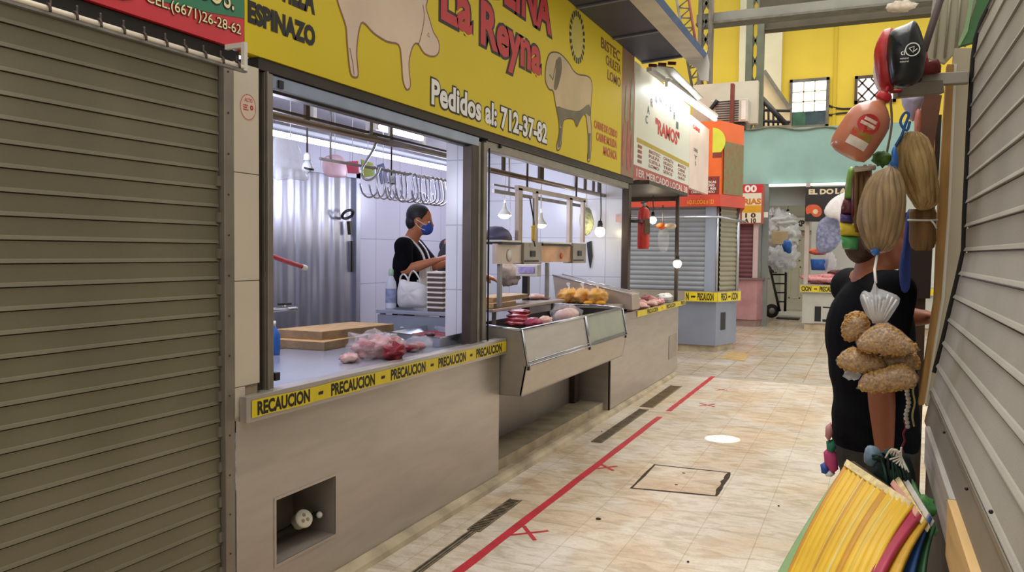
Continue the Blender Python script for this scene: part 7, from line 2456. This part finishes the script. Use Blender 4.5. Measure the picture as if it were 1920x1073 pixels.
def peanut_bag(label, pts, Y, th, seed):
    o = thing('peanut_bag', label, 'bag', tuple(PY(sum(p[0] for p in pts) / len(pts), max(p[1] for p in pts), Y)), 'clear bags of peanuts')
    q = pxpoly(pts, Y=Y, n=2)
    c = sum(q, Vector()) / len(q)
    nrm = (c - CAM_POS); nrm.z = 0; nrm.normalize()
    sd = Vector((-nrm.y, nrm.x, 0))
    pillow(pts, Y, th * .8, 2, .04).build('peanut_mass', PEANUT, o)
    mb = MB()
    rnd = random.Random(seed)
    # single kernels on the skin of the mass, all one part
    for i in range(300):
        a = rnd.random() * len(q); k = int(a) % len(q)
        p = q[k].lerp(q[(k + 1) % len(q)], a % 1)
        l = math.sqrt(rnd.random()) * .90
        s = c + (p - c) * l - nrm * th * .765 * math.sqrt(max(0, 1 - l ** 2.6))
        R = Matrix.Rotation(rnd.random() * 6.3, 3, 'Z') @ Matrix.Rotation(rnd.random() * 6.3, 3, 'X')
        mb.ball(s, (.0066, .0062, .0105), 7, 6, R)
    k_ = mb.build('peanuts', M('peanut_kernels', '#cda05a', 0.4, 0, 0.25, 120, color2='#946a34'), o)
    k_['kind'] = 'stuff'
    pillow([((x - sum(p[0] for p in pts) / len(pts)) * 1.05 + sum(p[0] for p in pts) / len(pts), (y - sum(p[1] for p in pts) / len(pts)) * 1.06 + sum(p[1] for p in pts) / len(pts)) for x, y in pts], Y, th * 1.05, 1, .16).build('clear_bag', M('shiny_peanut_film', '#f4efe6', 0.10, 0, 0, alpha=0.16, spec=1.0, bump=0.7, bscale=30), o)
    return o


peanut_bag('small round peanut bag, upper left of the peanut bags', [(1586, 592), (1604, 583), (1622, 588), (1630, 606), (1624, 625), (1606, 638), (1586, 636), (1578, 618)], PYD + .06, .05, 1)
peanut_bag('large peanut bag, upper right and biggest of the peanut bags', [(1606, 642), (1622, 622), (1645, 608), (1665, 606), (1690, 622), (1710, 640), (1724, 656), (1700, 662), (1672, 664), (1640, 660), (1612, 654)], PYD - .02, .07, 2)
peanut_bag('pointed peanut bag, lower left of the peanut bags', [(1568, 676), (1580, 660), (1600, 650), (1622, 660), (1650, 668), (1664, 684), (1660, 696), (1630, 696), (1600, 692), (1578, 688)], PYD + .02, .055, 3)
peanut_bag('flat peanut bag, lowest of the peanut bags', [(1608, 728), (1620, 702), (1660, 690), (1690, 682), (1708, 690), (1722, 708), (1716, 722), (1680, 730), (1640, 733)], PYD - .03, .055, 4)
peanut_bag('peanut bag half hidden between the big and the flat peanut bag', [(1640, 670), (1680, 660), (1716, 662), (1724, 676), (1722, 690), (1690, 690), (1655, 690)], PYD + .05, .05, 5)
tw_ = tag(MB().lump(PY(1598, 702, PYD + .05), (.022, .015, .016), 3, .5, 3, 12, 8).build('twisted_film', CLEARP2), 'twisted end of clear film under the pointed peanut bag', 'film')

# strings of beads, rope hank, coloured bags
for k, (x0, x1, m_, lab) in enumerate(((1706, 1700, M('pearl_beads', '#c8c2b4', 0.35, 0, 0.2, 40), 'string of pale beads hanging beside the timber post'), (1716, 1712, M('straw_cord', '#b5a86a', 0.6, 0, 0.2, 30), 'straw coloured cord hanging right of the pale beads'), (1700, 1692, M('red_cord', '#8a2438', 0.6, 0, 0.2, 30), 'dark red cord hanging left of the pale beads'))):
    o = thing('hanging_string', lab, 'string', tuple(PY(x1, 850, 2.5)))
    y0, y1 = (650, 800, ) if k < 2 else (770, 850)
    pts = [PY(x0 + (x1 - x0) * t / 20 + 2 * math.sin(t), y0 + (y1 - y0) * t / 20, 2.5) for t in range(21)]
    MB().tube(pts, .003, 6).build('cord', m_, o)
    if k == 0:
        mb = MB()
        for p in pts[::1]:
            mb.ball(p, .0068, 8, 6)
        bd = mb.build('beads', m_, o)
rope = thing('rope_hank', 'dark green hank of plastic rope behind the yellow mat', 'rope', tuple(PY(1670, 915, 2.3)))
rnd = random.Random(12)
for j, mm in enumerate((M('dark_green_rope', '#123a34', 0.5, 0, 0.25, 20), M('black_green_rope', '#0f211f', 0.55, 0, 0.25, 20))):
    mb = MB()
    for k in range(26):
        x = 1636 + rnd.random() * 34
        q = [PY(x, 852 + rnd.random() * 10, 2.32), PY(x + 10 + rnd.random() * 14, 850 + rnd.random() * 18, 2.28 + .05 * rnd.random()), PY(x + 18 + rnd.random() * 20, 885 + rnd.random() * 12, 2.27 + .05 * rnd.random()), PY(x + 22 + rnd.random() * 20, 925 + rnd.random() * 10, 2.28)]
        mb.tube(spline(q, 4), .0045, 5)
    mb.build('strands', mm, rope)
MB().lump(PY(1675, 895, 2.33), (.05, .035, .075), 3, .25, 2, 18, 12).build('core', M('black_green_rope', '#0f211f'), rope)
mb = MB()
for k in range(7):
    q = [PY(1660 + 5 * k, 850 + rnd.random() * 12, 2.26), PY(1672 + 3 * k, 838 + rnd.random() * 10, 2.25), PY(1690, 850 + rnd.random() * 18, 2.26), PY(1668 + 6 * k, 862 + 4 * k, 2.25)]
    mb.tube(spline(q, 4), .0022, 5)
mb.build('white_ties', WHITEG, rope)
sack2 = tag(pillow([(1622, 842), (1632, 836), (1648, 842), (1652, 862), (1636, 874), (1620, 866)], 2.36, .03, 2, .1).build('pale_blue_pack', M('pale_blue_pack', '#7f9ab0', 0.45, 0, 0.25, 14)), 'pale blue pack left of the dark green rope', 'pack')
bag_c = thing('colourful_bag', 'small striped bag of pink, green and blue hanging by the person\'s hip', 'bag', tuple(PY(1556, 890, 3.02)))
for nm, m_, pts in (('pink_part', M('hot_pink_cloth', '#c8487c', 0.6, 0, 0.1, 9), [(1544, 848), (1556, 836), (1568, 850), (1572, 880), (1560, 890), (1546, 872)]),
                    ('green_part', M('emerald_cloth', '#2c7a5c', 0.6, 0, 0.1, 9), [(1549, 828), (1562, 824), (1568, 840), (1560, 852), (1550, 842)]),
                    ('blue_part', M('royal_blue_cloth', '#34509a', 0.6, 0, 0.1, 9), [(1538, 872), (1548, 866), (1556, 878), (1552, 890), (1540, 886)]),
                    ('white_part', WHITECLOTH, [(1545, 884), (1556, 878), (1566, 888), (1560, 893), (1548, 892)]),
                    ('rose_part', M('rose_cloth', '#c98a86', 0.6, 0, 0.1, 9), [(1548, 800), (1558, 792), (1562, 815), (1554, 828), (1547, 818)])):
    pillow(pts, 3.0, .03, 1, .05).build(nm, m_, bag_c)


# stack of folded woven mats hung over the rack
def mat_sheet(label, A, B, C, D, mat, ridges, hem, seed, sag=.0, th=.010, hemmat=None, amp=.004, mats2=()):
    """hem A->B, falls from A to D and from B to C"""
    o = thing('woven_mat', label, 'mat', tuple((A + B) / 2), 'woven plastic mats hung in a stack')
    nu, nv = ridges * 4, 12
    nrm = (B - A).cross(D - A).normalized()
    if nrm.dot(CAM_POS - A) < 0: nrm = -nrm
    grid = []
    rnd = random.Random(seed)
    ph = [rnd.random() * 6 for _ in range(8)]
    for j in range(nv + 1):
        t = j / nv
        row = []
        for i in range(nu + 1):
            u = i / nu
            p = A.lerp(B, u).lerp(D.lerp(C, u), t)
            w = amp * math.sin(u * ridges * 2 * PI + .8 * math.sin(t * 2 + ph[0])) + amp * 2.2 * math.sin(u * 5 + ph[1] + t) * t
            p = p + nrm * (w + sag * math.sin(t * PI) + sag * .6 * t)
            row.append(p)
        grid.append(row)
    v, f = [], []
    for side_ in (0, 1):
        for row in grid:
            for p in row:
                v.append(p - nrm * th * side_)
    N = (nu + 1) * (nv + 1)
    idx = lambda i, j, s_: s_ * N + j * (nu + 1) + i
    for j in range(nv):
        for i in range(nu):
            f.append((idx(i, j, 0), idx(i + 1, j, 0), idx(i + 1, j + 1, 0), idx(i, j + 1, 0)))
            f.append((idx(i, j, 1), idx(i, j + 1, 1), idx(i + 1, j + 1, 1), idx(i + 1, j, 1)))
    for i in range(nu):
        f.append((idx(i, 0, 0), idx(i, 0, 1), idx(i + 1, 0, 1), idx(i + 1, 0, 0)))
        f.append((idx(i, nv, 0), idx(i + 1, nv, 0), idx(i + 1, nv, 1), idx(i, nv, 1)))
    for j in range(nv):
        f.append((idx(0, j, 0), idx(0, j + 1, 0), idx(0, j + 1, 1), idx(0, j, 1)))
        f.append((idx(nu, j, 0), idx(nu, j, 1), idx(nu, j + 1, 1), idx(nu, j + 1, 0)))
    wv = MB().add(v, f, True).build('weave', mat, o)
    if len(mats2):
        for m2_ in mats2:
            wv.data.materials.append(m2_)
        colr = [0] * nu
        i = 0
        while i < nu:
            r_ = rnd.random()
            k_ = 1 if r_ < .30 else (2 if r_ < .48 else 0)
            for q_ in range(1 if k_ else 1 + int(rnd.random() * 3)):
                if i < nu: colr[i] = k_; i += 1
        for n_, pl in enumerate(wv.data.polygons):
            if n_ < nu * nv * 2:
                pl.material_index = colr[(n_ // 2) % nu]
    if hem:
        mb = MB()
        dn = (D - A).normalized()
        mb.prism([A + nrm * .007, B + nrm * .007, B + nrm * .007 + dn * hem, A + nrm * .007 + dn * hem], -nrm * (th + .016))
        mb.build('hem', hemmat or M('cream_hem', '#e2cf9a', 0.7, 0, 0.25, 40), o, bevel=.002)
    return o


A, B = PY(1590, 864, 2.30), PY(1712, 944, 2.06)
C, D = PY(1622, 1130, 1.72), PY(1452, 1130, 1.95)
mat_sheet('yellow striped woven mat with cream hem, in front of the stack', A, B, C, D, M('yellow_woven_plastic', '#e2b62a', 0.5, 0, 0.08, 9), 13, .024, 3, .012, amp=.003, mats2=(M('ochre_weave_line', '#c98f22', 0.5, 0, 0.08, 9), M('pale_weave_line', '#d9c87a', 0.5, 0, 0.08, 9)))
E_ = Vector((.030, .030, -.006))
mat_sheet('pale green mat edge showing left of the yellow mat', PY(1586, 872, 2.36), PY(1640, 900, 2.28), PY(1560, 1130, 1.98), PY(1436, 1130, 2.05), M('pale_green_weave', '#8fb07a', 0.5, 0, 0.1, 9), 6, 0, 4, .01)
cols = (('crimson woven mat showing right of the yellow one', M('crimson_weave', '#a82a4a', 0.5, 0, 0.12, 20), PY(1725, 962, 2.03), PY(1640, 1120, 1.72), M('pink_hem', '#d8a090', 0.7, 0, 0.1, 20)),
        ('second yellow woven mat, between the crimson and the blue one', M('amber_weave', '#c79a26', 0.5, 0, 0.12, 20), PY(1736, 976, 2.02), PY(1672, 1120, 1.74), M('cream_hem', '#e2cf9a')),
        ('dark blue woven mat near the right end of the stack', M('blue_weave', '#28508e', 0.5, 0, 0.12, 20), PY(1744, 966, 2.08), PY(1702, 1120, 1.80), M('white_hem', '#d0ccc4', 0.7, 0, 0.1, 20)),
        ('dark green woven mat, last at the right of the stack', M('green_weave', '#24502f', 0.5, 0, 0.12, 20), PY(1752, 985, 2.08), PY(1728, 1120, 1.84), M('green_hem', '#5a8a5a', 0.7, 0, 0.1, 20)))
for k, (lab, m_, b_, c_, hm) in enumerate(cols):
    back = Vector((.012 * (k + 1), .05 * (k + 1), 0))
    mat_sheet(lab, A.lerp(B, .55) + back + Vector((.02, .02, -.01)), b_, c_, D.lerp(C, .5) + back, m_, 5, .022, 10 + k, .008, hemmat=hm)
tag(MB().lump(PY(1724, 950, 2.20), (.035, .03, .03), 5, .4, 3, 14, 9).build('green_net', M('green_plastic_net', '#4f8a4a', 0.5, 0, 0.3, 20)), 'crumpled green net at the right end of the mat stack', 'net')
# rack the mats hang from
rk3 = thing('mat_rack', 'low dark wooden rack under the hanging mats', 'rack', (.0, 2.2, 0))
MB().bar(A + Vector((0, .06, -.03)), B + Vector((.02, .06, -.05)), .03, .03).build('rail', WOODD, rk3)
for p in (A + Vector((.03, .08, -.04)), B + Vector((.0, .08, -.06))):
    MB().box((p.x - .015, p.y - .015, 0), (p.x + .015, p.y + .015, p.z)).build('leg', WOODD, rk3)

# ================================================================== PEOPLE
def hand_parts(w, d, pn, th_side, L=.185, curl=.5, spread=.10):
    """wrist w, direction d of the hand, palm normal pn (towards the palm side), thumb side vector"""
    d = Vector(d).normalized(); pn = Vector(pn); pn = (pn - d * pn.dot(d)).normalized()
    s = d.cross(pn).normalized()
    if s.dot(Vector(th_side)) < 0: s = -s
    P = []
    pl = L * .52
    for k in (-1, 0, 1):
        P.append(('cap', w + s * k * .012, .017, w + d * pl * .92 + s * k * .024, .014))
    for i, (off, ln) in enumerate(((.030, .95), (.011, 1.05), (-.009, 1.0), (-.028, .78))):
        b = w + d * pl + s * off
        l = L * .48 * ln
        a = curl * (1 + .12 * i)
        d1 = (d + s * off * spread * 8 + pn * math.tan(min(a * .45, 1.2))).normalized()
        d2 = (d1 + pn * a * .9).normalized()
        d3 = (d2 + pn * a * .9).normalized()
        q = b + d1 * l * .45; r_ = q + d2 * l * .32; t = r_ + d3 * l * .23
        P += [('cap', b, .0095, q, .0088), ('cap', q, .0088, r_, .008), ('cap', r_, .008, t, .007)]
    b = w + d * pl * .28 + s * .026
    q = b + (d * .7 + s * .75 + pn * .25).normalized() * L * .22
    t = q + (d * .95 + s * .25 + pn * .3).normalized() * L * .19
    P += [('cap', b, .014, q, .0115), ('cap', q, .0115, t, .009)]
    return P


def person(name, label, hc, F, shR, shL, elR, elL, wrR, wrL, hip, floor_z, skin, shirt, trousers, hairm, scale=1.0, hands=True, head_pitch=0.0, sleeve=.75, bulk=1.0, handdir=None, neck_drop=.13):
    """one continuous body, hair and clothing as its parts; F is the facing direction"""
    F = Vector(F); F.z = 0; F.normalize()
    U = Vector((0, 0, 1))
    Lf = U.cross(F)                       # the person's left
    s = scale
    hF = (F * math.cos(head_pitch) - U * math.sin(head_pitch)).normalized()
    hU = Lf.cross(hF) * -1
    if hU.z < 0: hU = -hU
    RH = Matrix((hF, Lf, hU)).transposed()
    hc = Vector(hc)
    pel = Vector(hip)
    chest = (Vector(shR) + Vector(shL)) / 2 - U * .16 * s
    neckb = (Vector(shR) + Vector(shL)) / 2 + U * .02 * s
    waist = pel.lerp(chest, .48) + F * .01
    RB = Matrix((F, Lf, U)).transposed()
    H = lambda a, b, c: hc + hF * a * s + Lf * b * s + hU * c * s
    P = []
    # head with jaw, brow, nose, ears
    P += [('ball', H(-.008, 0, .025), (.098 * s, .077 * s, .098 * s), RH), ('ball', H(.028, 0, -.045), (.062 * s, .060 * s, .072 * s), RH), ('ball', H(.055, 0, -.088), (.030 * s, .034 * s, .024 * s), RH),
          ('ball', H(.066, 0, .022), (.028 * s, .060 * s, .022 * s), RH), ('cap', H(.088, 0, .012), .009 * s, H(.108, 0, -.026), .014 * s), ('ball', H(.098, .014, -.028), .010 * s, RH), ('ball', H(.098, -.014, -.028), .010 * s, RH),
          ('ball', H(.084, 0, -.060), (.014 * s, .026 * s, .009 * s), RH), ('ball', H(.078, 0, -.072), (.014 * s, .022 * s, .009 * s), RH),
          ('ball', H(-.004, .078, -.012), (.022 * s, .012 * s, .034 * s), RH), ('ball', H(-.004, -.078, -.012), (.022 * s, .012 * s, .034 * s), RH),
          ('ball', H(.060, .042, -.03), (.026 * s, .022 * s, .026 * s), RH), ('ball', H(.060, -.042, -.03), (.026 * s, .022 * s, .026 * s), RH)]
    P += [('cap', H(-.012, 0, -.06), .056 * s, neckb - F * .005, .062 * s)]
    # trunk
    P += [('ball', chest, (.115 * s * bulk, .165 * s, .19 * s), RB), ('ball', waist, (.105 * s * bulk, .145 * s, .17 * s), RB), ('ball', pel, (.115 * s * bulk, .160 * s, .14 * s), RB)]
    P += [('cap', neckb, .06 * s, Vector(shR), .062 * s), ('cap', neckb, .06 * s, Vector(shL), .062 * s)]
    for sh, el, wr in ((shR, elR, wrR), (shL, elL, wrL)):
        sh, el, wr = Vector(sh), Vector(el), Vector(wr)
        P += [('cap', sh, .058 * s, el, .043 * s), ('cap', el, .043 * s, el.lerp(wr, .35), .042 * s), ('cap', el.lerp(wr, .35), .042 * s, wr, .027 * s)]
    if hands:
        for sh, el, wr, sd in ((shR, elR, wrR, -1), (shL, elL, wrL, 1)):
            el, wr = Vector(el), Vector(wr)
            d = (wr - el).normalized()
            inner = Lf * -sd
            P += hand_parts(wr, d, inner + F * .1 if abs(d.z) > .6 else (-U + inner * .3), F if abs(d.z) > .6 else inner)
    # legs
    legs = []
    for sd in (-1, 1):
        hp_ = pel + Lf * sd * .085 * s - U * .04
        kn = Vector((hp_.x, hp_.y, floor_z + (pel.z - floor_z) * .52)) + F * .02
        an = Vector((hp_.x, hp_.y, floor_z + .09)) - F * .01
        legs.append((hp_, kn, an))
        P += [('cap', hp_, .085 * s, kn, .058 * s), ('cap', kn, .056 * s, kn.lerp(an, .35), .054 * s), ('cap', kn.lerp(an, .35), .054 * s, an, .036 * s), ('cap', an - U * .03, .034, an + F * .12 - U * .05, .03)]
    root = thing(name, label, 'person', (pel.x, pel.y, floor_z))
    fused('body', P, skin, root, .009, 3)
    # shirt
    S = [('ball', chest.lerp(waist, .5), (.127 * s * bulk, .172 * s, .20 * s), RB), ('ball', waist.lerp(pel, .5), (.126 * s * bulk, .166 * s, .17 * s), RB), ('ball', chest, (.128 * s * bulk, .178 * s, .205 * s), RB), ('ball', waist, (.122 * s * bulk, .160 * s, .18 * s), RB), ('ball', pel + U * .03, (.128 * s * bulk, .170 * s, .12 * s), RB),
         ('cap', neckb - U * .012, .062 * s, Vector(shR), .073 * s), ('cap', neckb - U * .012, .062 * s, Vector(shL), .073 * s)]
    for sh, el in ((shR, elR), (shL, elL)):
        sh, el = Vector(sh), Vector(el)
        S += [('cap', sh, .073 * s, sh.lerp(el, sleeve), .064 * s)]
    fused('shirt', S, shirt, root, .011, 4)
    T = [('ball', pel - U * .03, (.122 * s * bulk, .166 * s, .13 * s), RB)]
    for hp_, kn, an in legs:
        T += [('cap', hp_, .094 * s, kn, .070 * s), ('cap', kn, .070 * s, an + U * .01, .056 * s)]
    fused('trousers', T, trousers, root, .013, 4)
    for hp_, kn, an in legs:
        fused('shoe', [('cap', an - F * .03 - U * .04, .045, an + F * .13 - U * .052, .038), ('ball', an - U * .01, .042)], BLACKP, root, .012, 3)
    hp2 = [('ball', H(-.022, 0, .036), (.102 * s, .085 * s, .100 * s), RH), ('ball', H(-.055, 0, -.02), (.062 * s, .072 * s, .075 * s), RH)]
    fused('hair', hp2, hairm, root, .008, 2)
    for sd in (-1, 1):
        ey = MB().ball(H(.077, .030 * sd, -.002), .0125 * s, 12, 8).build('eye', WHITEG, root)
        MB().ball(H(.0865, .030 * sd, -.002), .0055 * s, 10, 6).build('pupil', BLACKP, ey)
    return root, H, Lf, F, RH


# ---- the customer at the right, seen in profile, facing the right-hand stall
CY = 3.12
Fc = Vector((.93, .37, 0)).normalized()
Lc = Vector((0, 0, 1)).cross(Fc)
def cp(x, y, lat=0.0):
    """a point of the customer's mid-plane at this pixel, then moved to the person's left by lat"""
    p = PY(x, y, CY)
    return p + Lc * lat
hc = cp(1648, 446)
sh = cp(1632, 542)
pelv = cp(1640, 830)
cust, H, Lf, F, RH = person('person', 'person in a black T-shirt and dark trousers at the right, facing the stall', hc, Fc,
    sh + Lc * -.19, sh + Lc * .19, cp(1600, 688) + Lc * -.235, cp(1700, 600) + Lc * .16, cp(1612, 832) + Lc * -.215, cp(1762, 600) + Lc * .10,
    pelv, 0.0, SKIN2, BLACKCLOTH, GREYCLOTH, HAIRBR, 1.02, sleeve=.82, bulk=1.12)
w = cp(1612, 832) + Lc * -.215
MB().tube([w + Vector((.036 * math.cos(2 * PI * k / 18), .036 * math.sin(2 * PI * k / 18), .004)) for k in range(18)], .011, 8, True, flat=1.6).build('wristband', M('lime_wristband', '#6a9a3c', 0.5, 0, 0.08, 9), cust)
# mask straps and cloth

# ---- the butcher behind the back table
BY_ = 5.12
Fb = Vector((.96, .28, 0)).normalized()
Lb = Vector((0, 0, 1)).cross(Fb)
def bp_(x, y, lat=0.0): return PY(x, y, BY_) + Lb * lat
hcb = bp_(788, 413)
shb = bp_(768, 462)
but, H, Lf, F, RH = person('person', 'butcher in a black shirt with a blue face mask and white apron', hcb, Fb,
    shb + Lb * -.18, shb + Lb * .18, bp_(774, 506) + Lb * -.20, bp_(800, 500) + Lb * .2, bp_(826, 488) + Lb * -.14, bp_(838, 492) + Lb * .12,
    bp_(766, 590), 0.12, SKIN, BLACKCLOTH, GREYCLOTH, HAIRB, .93, head_pitch=.18, sleeve=.80, bulk=1.05)
s = .93
fused('face_mask', [('ball', H(.062, 0, -.052), (.056 * s, .068 * s, .058 * s), RH)], MASKB, but, .008, 3)
mb = MB()
for sd in (-1, 1):
    mb.tube(spline([H(.07, .062 * sd, -.03), H(.03, .083 * sd, -.015), H(-.01, .088 * sd, .0)], 4), .003, 6)
    mb.tube(spline([H(.07, .062 * sd, -.07), H(.03, .075 * sd, -.06), H(-.01, .088 * sd, -.03)], 4), .003, 6)
mb.build('mask_strap', WHITEG, but)
neck = shb + Vector((0, 0, .03))
mb = MB()
for sd in (-1, 1):
    mb.tube(spline([neck + Lf * .07 * sd - F * .06 + Vector((0, 0, .03)), neck + Lf * .095 * sd + F * .01 + Vector((0, 0, .035)), neck + Lf * .085 * sd + F * .10 - Vector((0, 0, .05)), neck + Lf * .075 * sd + F * .14 - Vector((0, 0, .15)), neck + Lf * .09 * sd + F * .152 - Vector((0, 0, .25))], 5), .014, 8, flat=.5)
mb.build('apron_strap', WHITECLOTH, but)
v, f = [], []
n = 10
for j in range(8):
    z = -.16 - .10 * j
    w = (.10 if j < 2 else .18)
    for i in range(n + 1):
        a = (i / n - .5) * 2
        v.append(neck + Lf * a * w + F * (.158 - .07 * a * a) + Vector((0, 0, z)))
for j in range(7):
    for i in range(n):
        f.append((j * (n + 1) + i, j * (n + 1) + i + 1, (j + 1) * (n + 1) + i + 1, (j + 1) * (n + 1) + i))
MB().add(v, f, True).build('apron', WHITECLOTH, but)

# ---- second worker, back turned, mostly hidden by the tiled stub wall
BY2 = 5.95
Fw = Vector((.75, .65, 0)).normalized(); Lw = Vector((0, 0, 1)).cross(Fw)
sh2 = PY(846, 462, BY2)
wk, H2, _, _, _ = person('person', 'worker in a dark shirt bending behind the tiled stub wall', PY(872, 440, BY2), Fw,
    sh2 + Lw * -.18, sh2 + Lw * .18, PY(868, 505, BY2) + Lw * -.2, PY(868, 505, BY2) + Lw * .2, PY(900, 515, BY2) + Lw * -.1, PY(900, 515, BY2) + Lw * .1,
    PY(846, 575, BY2), 0.12, SKIN, M('charcoal_shirt', '#2a282c', 0.85, 0, 0.2, 12), GREYCLOTH, HAIRB, .95, head_pitch=.3)
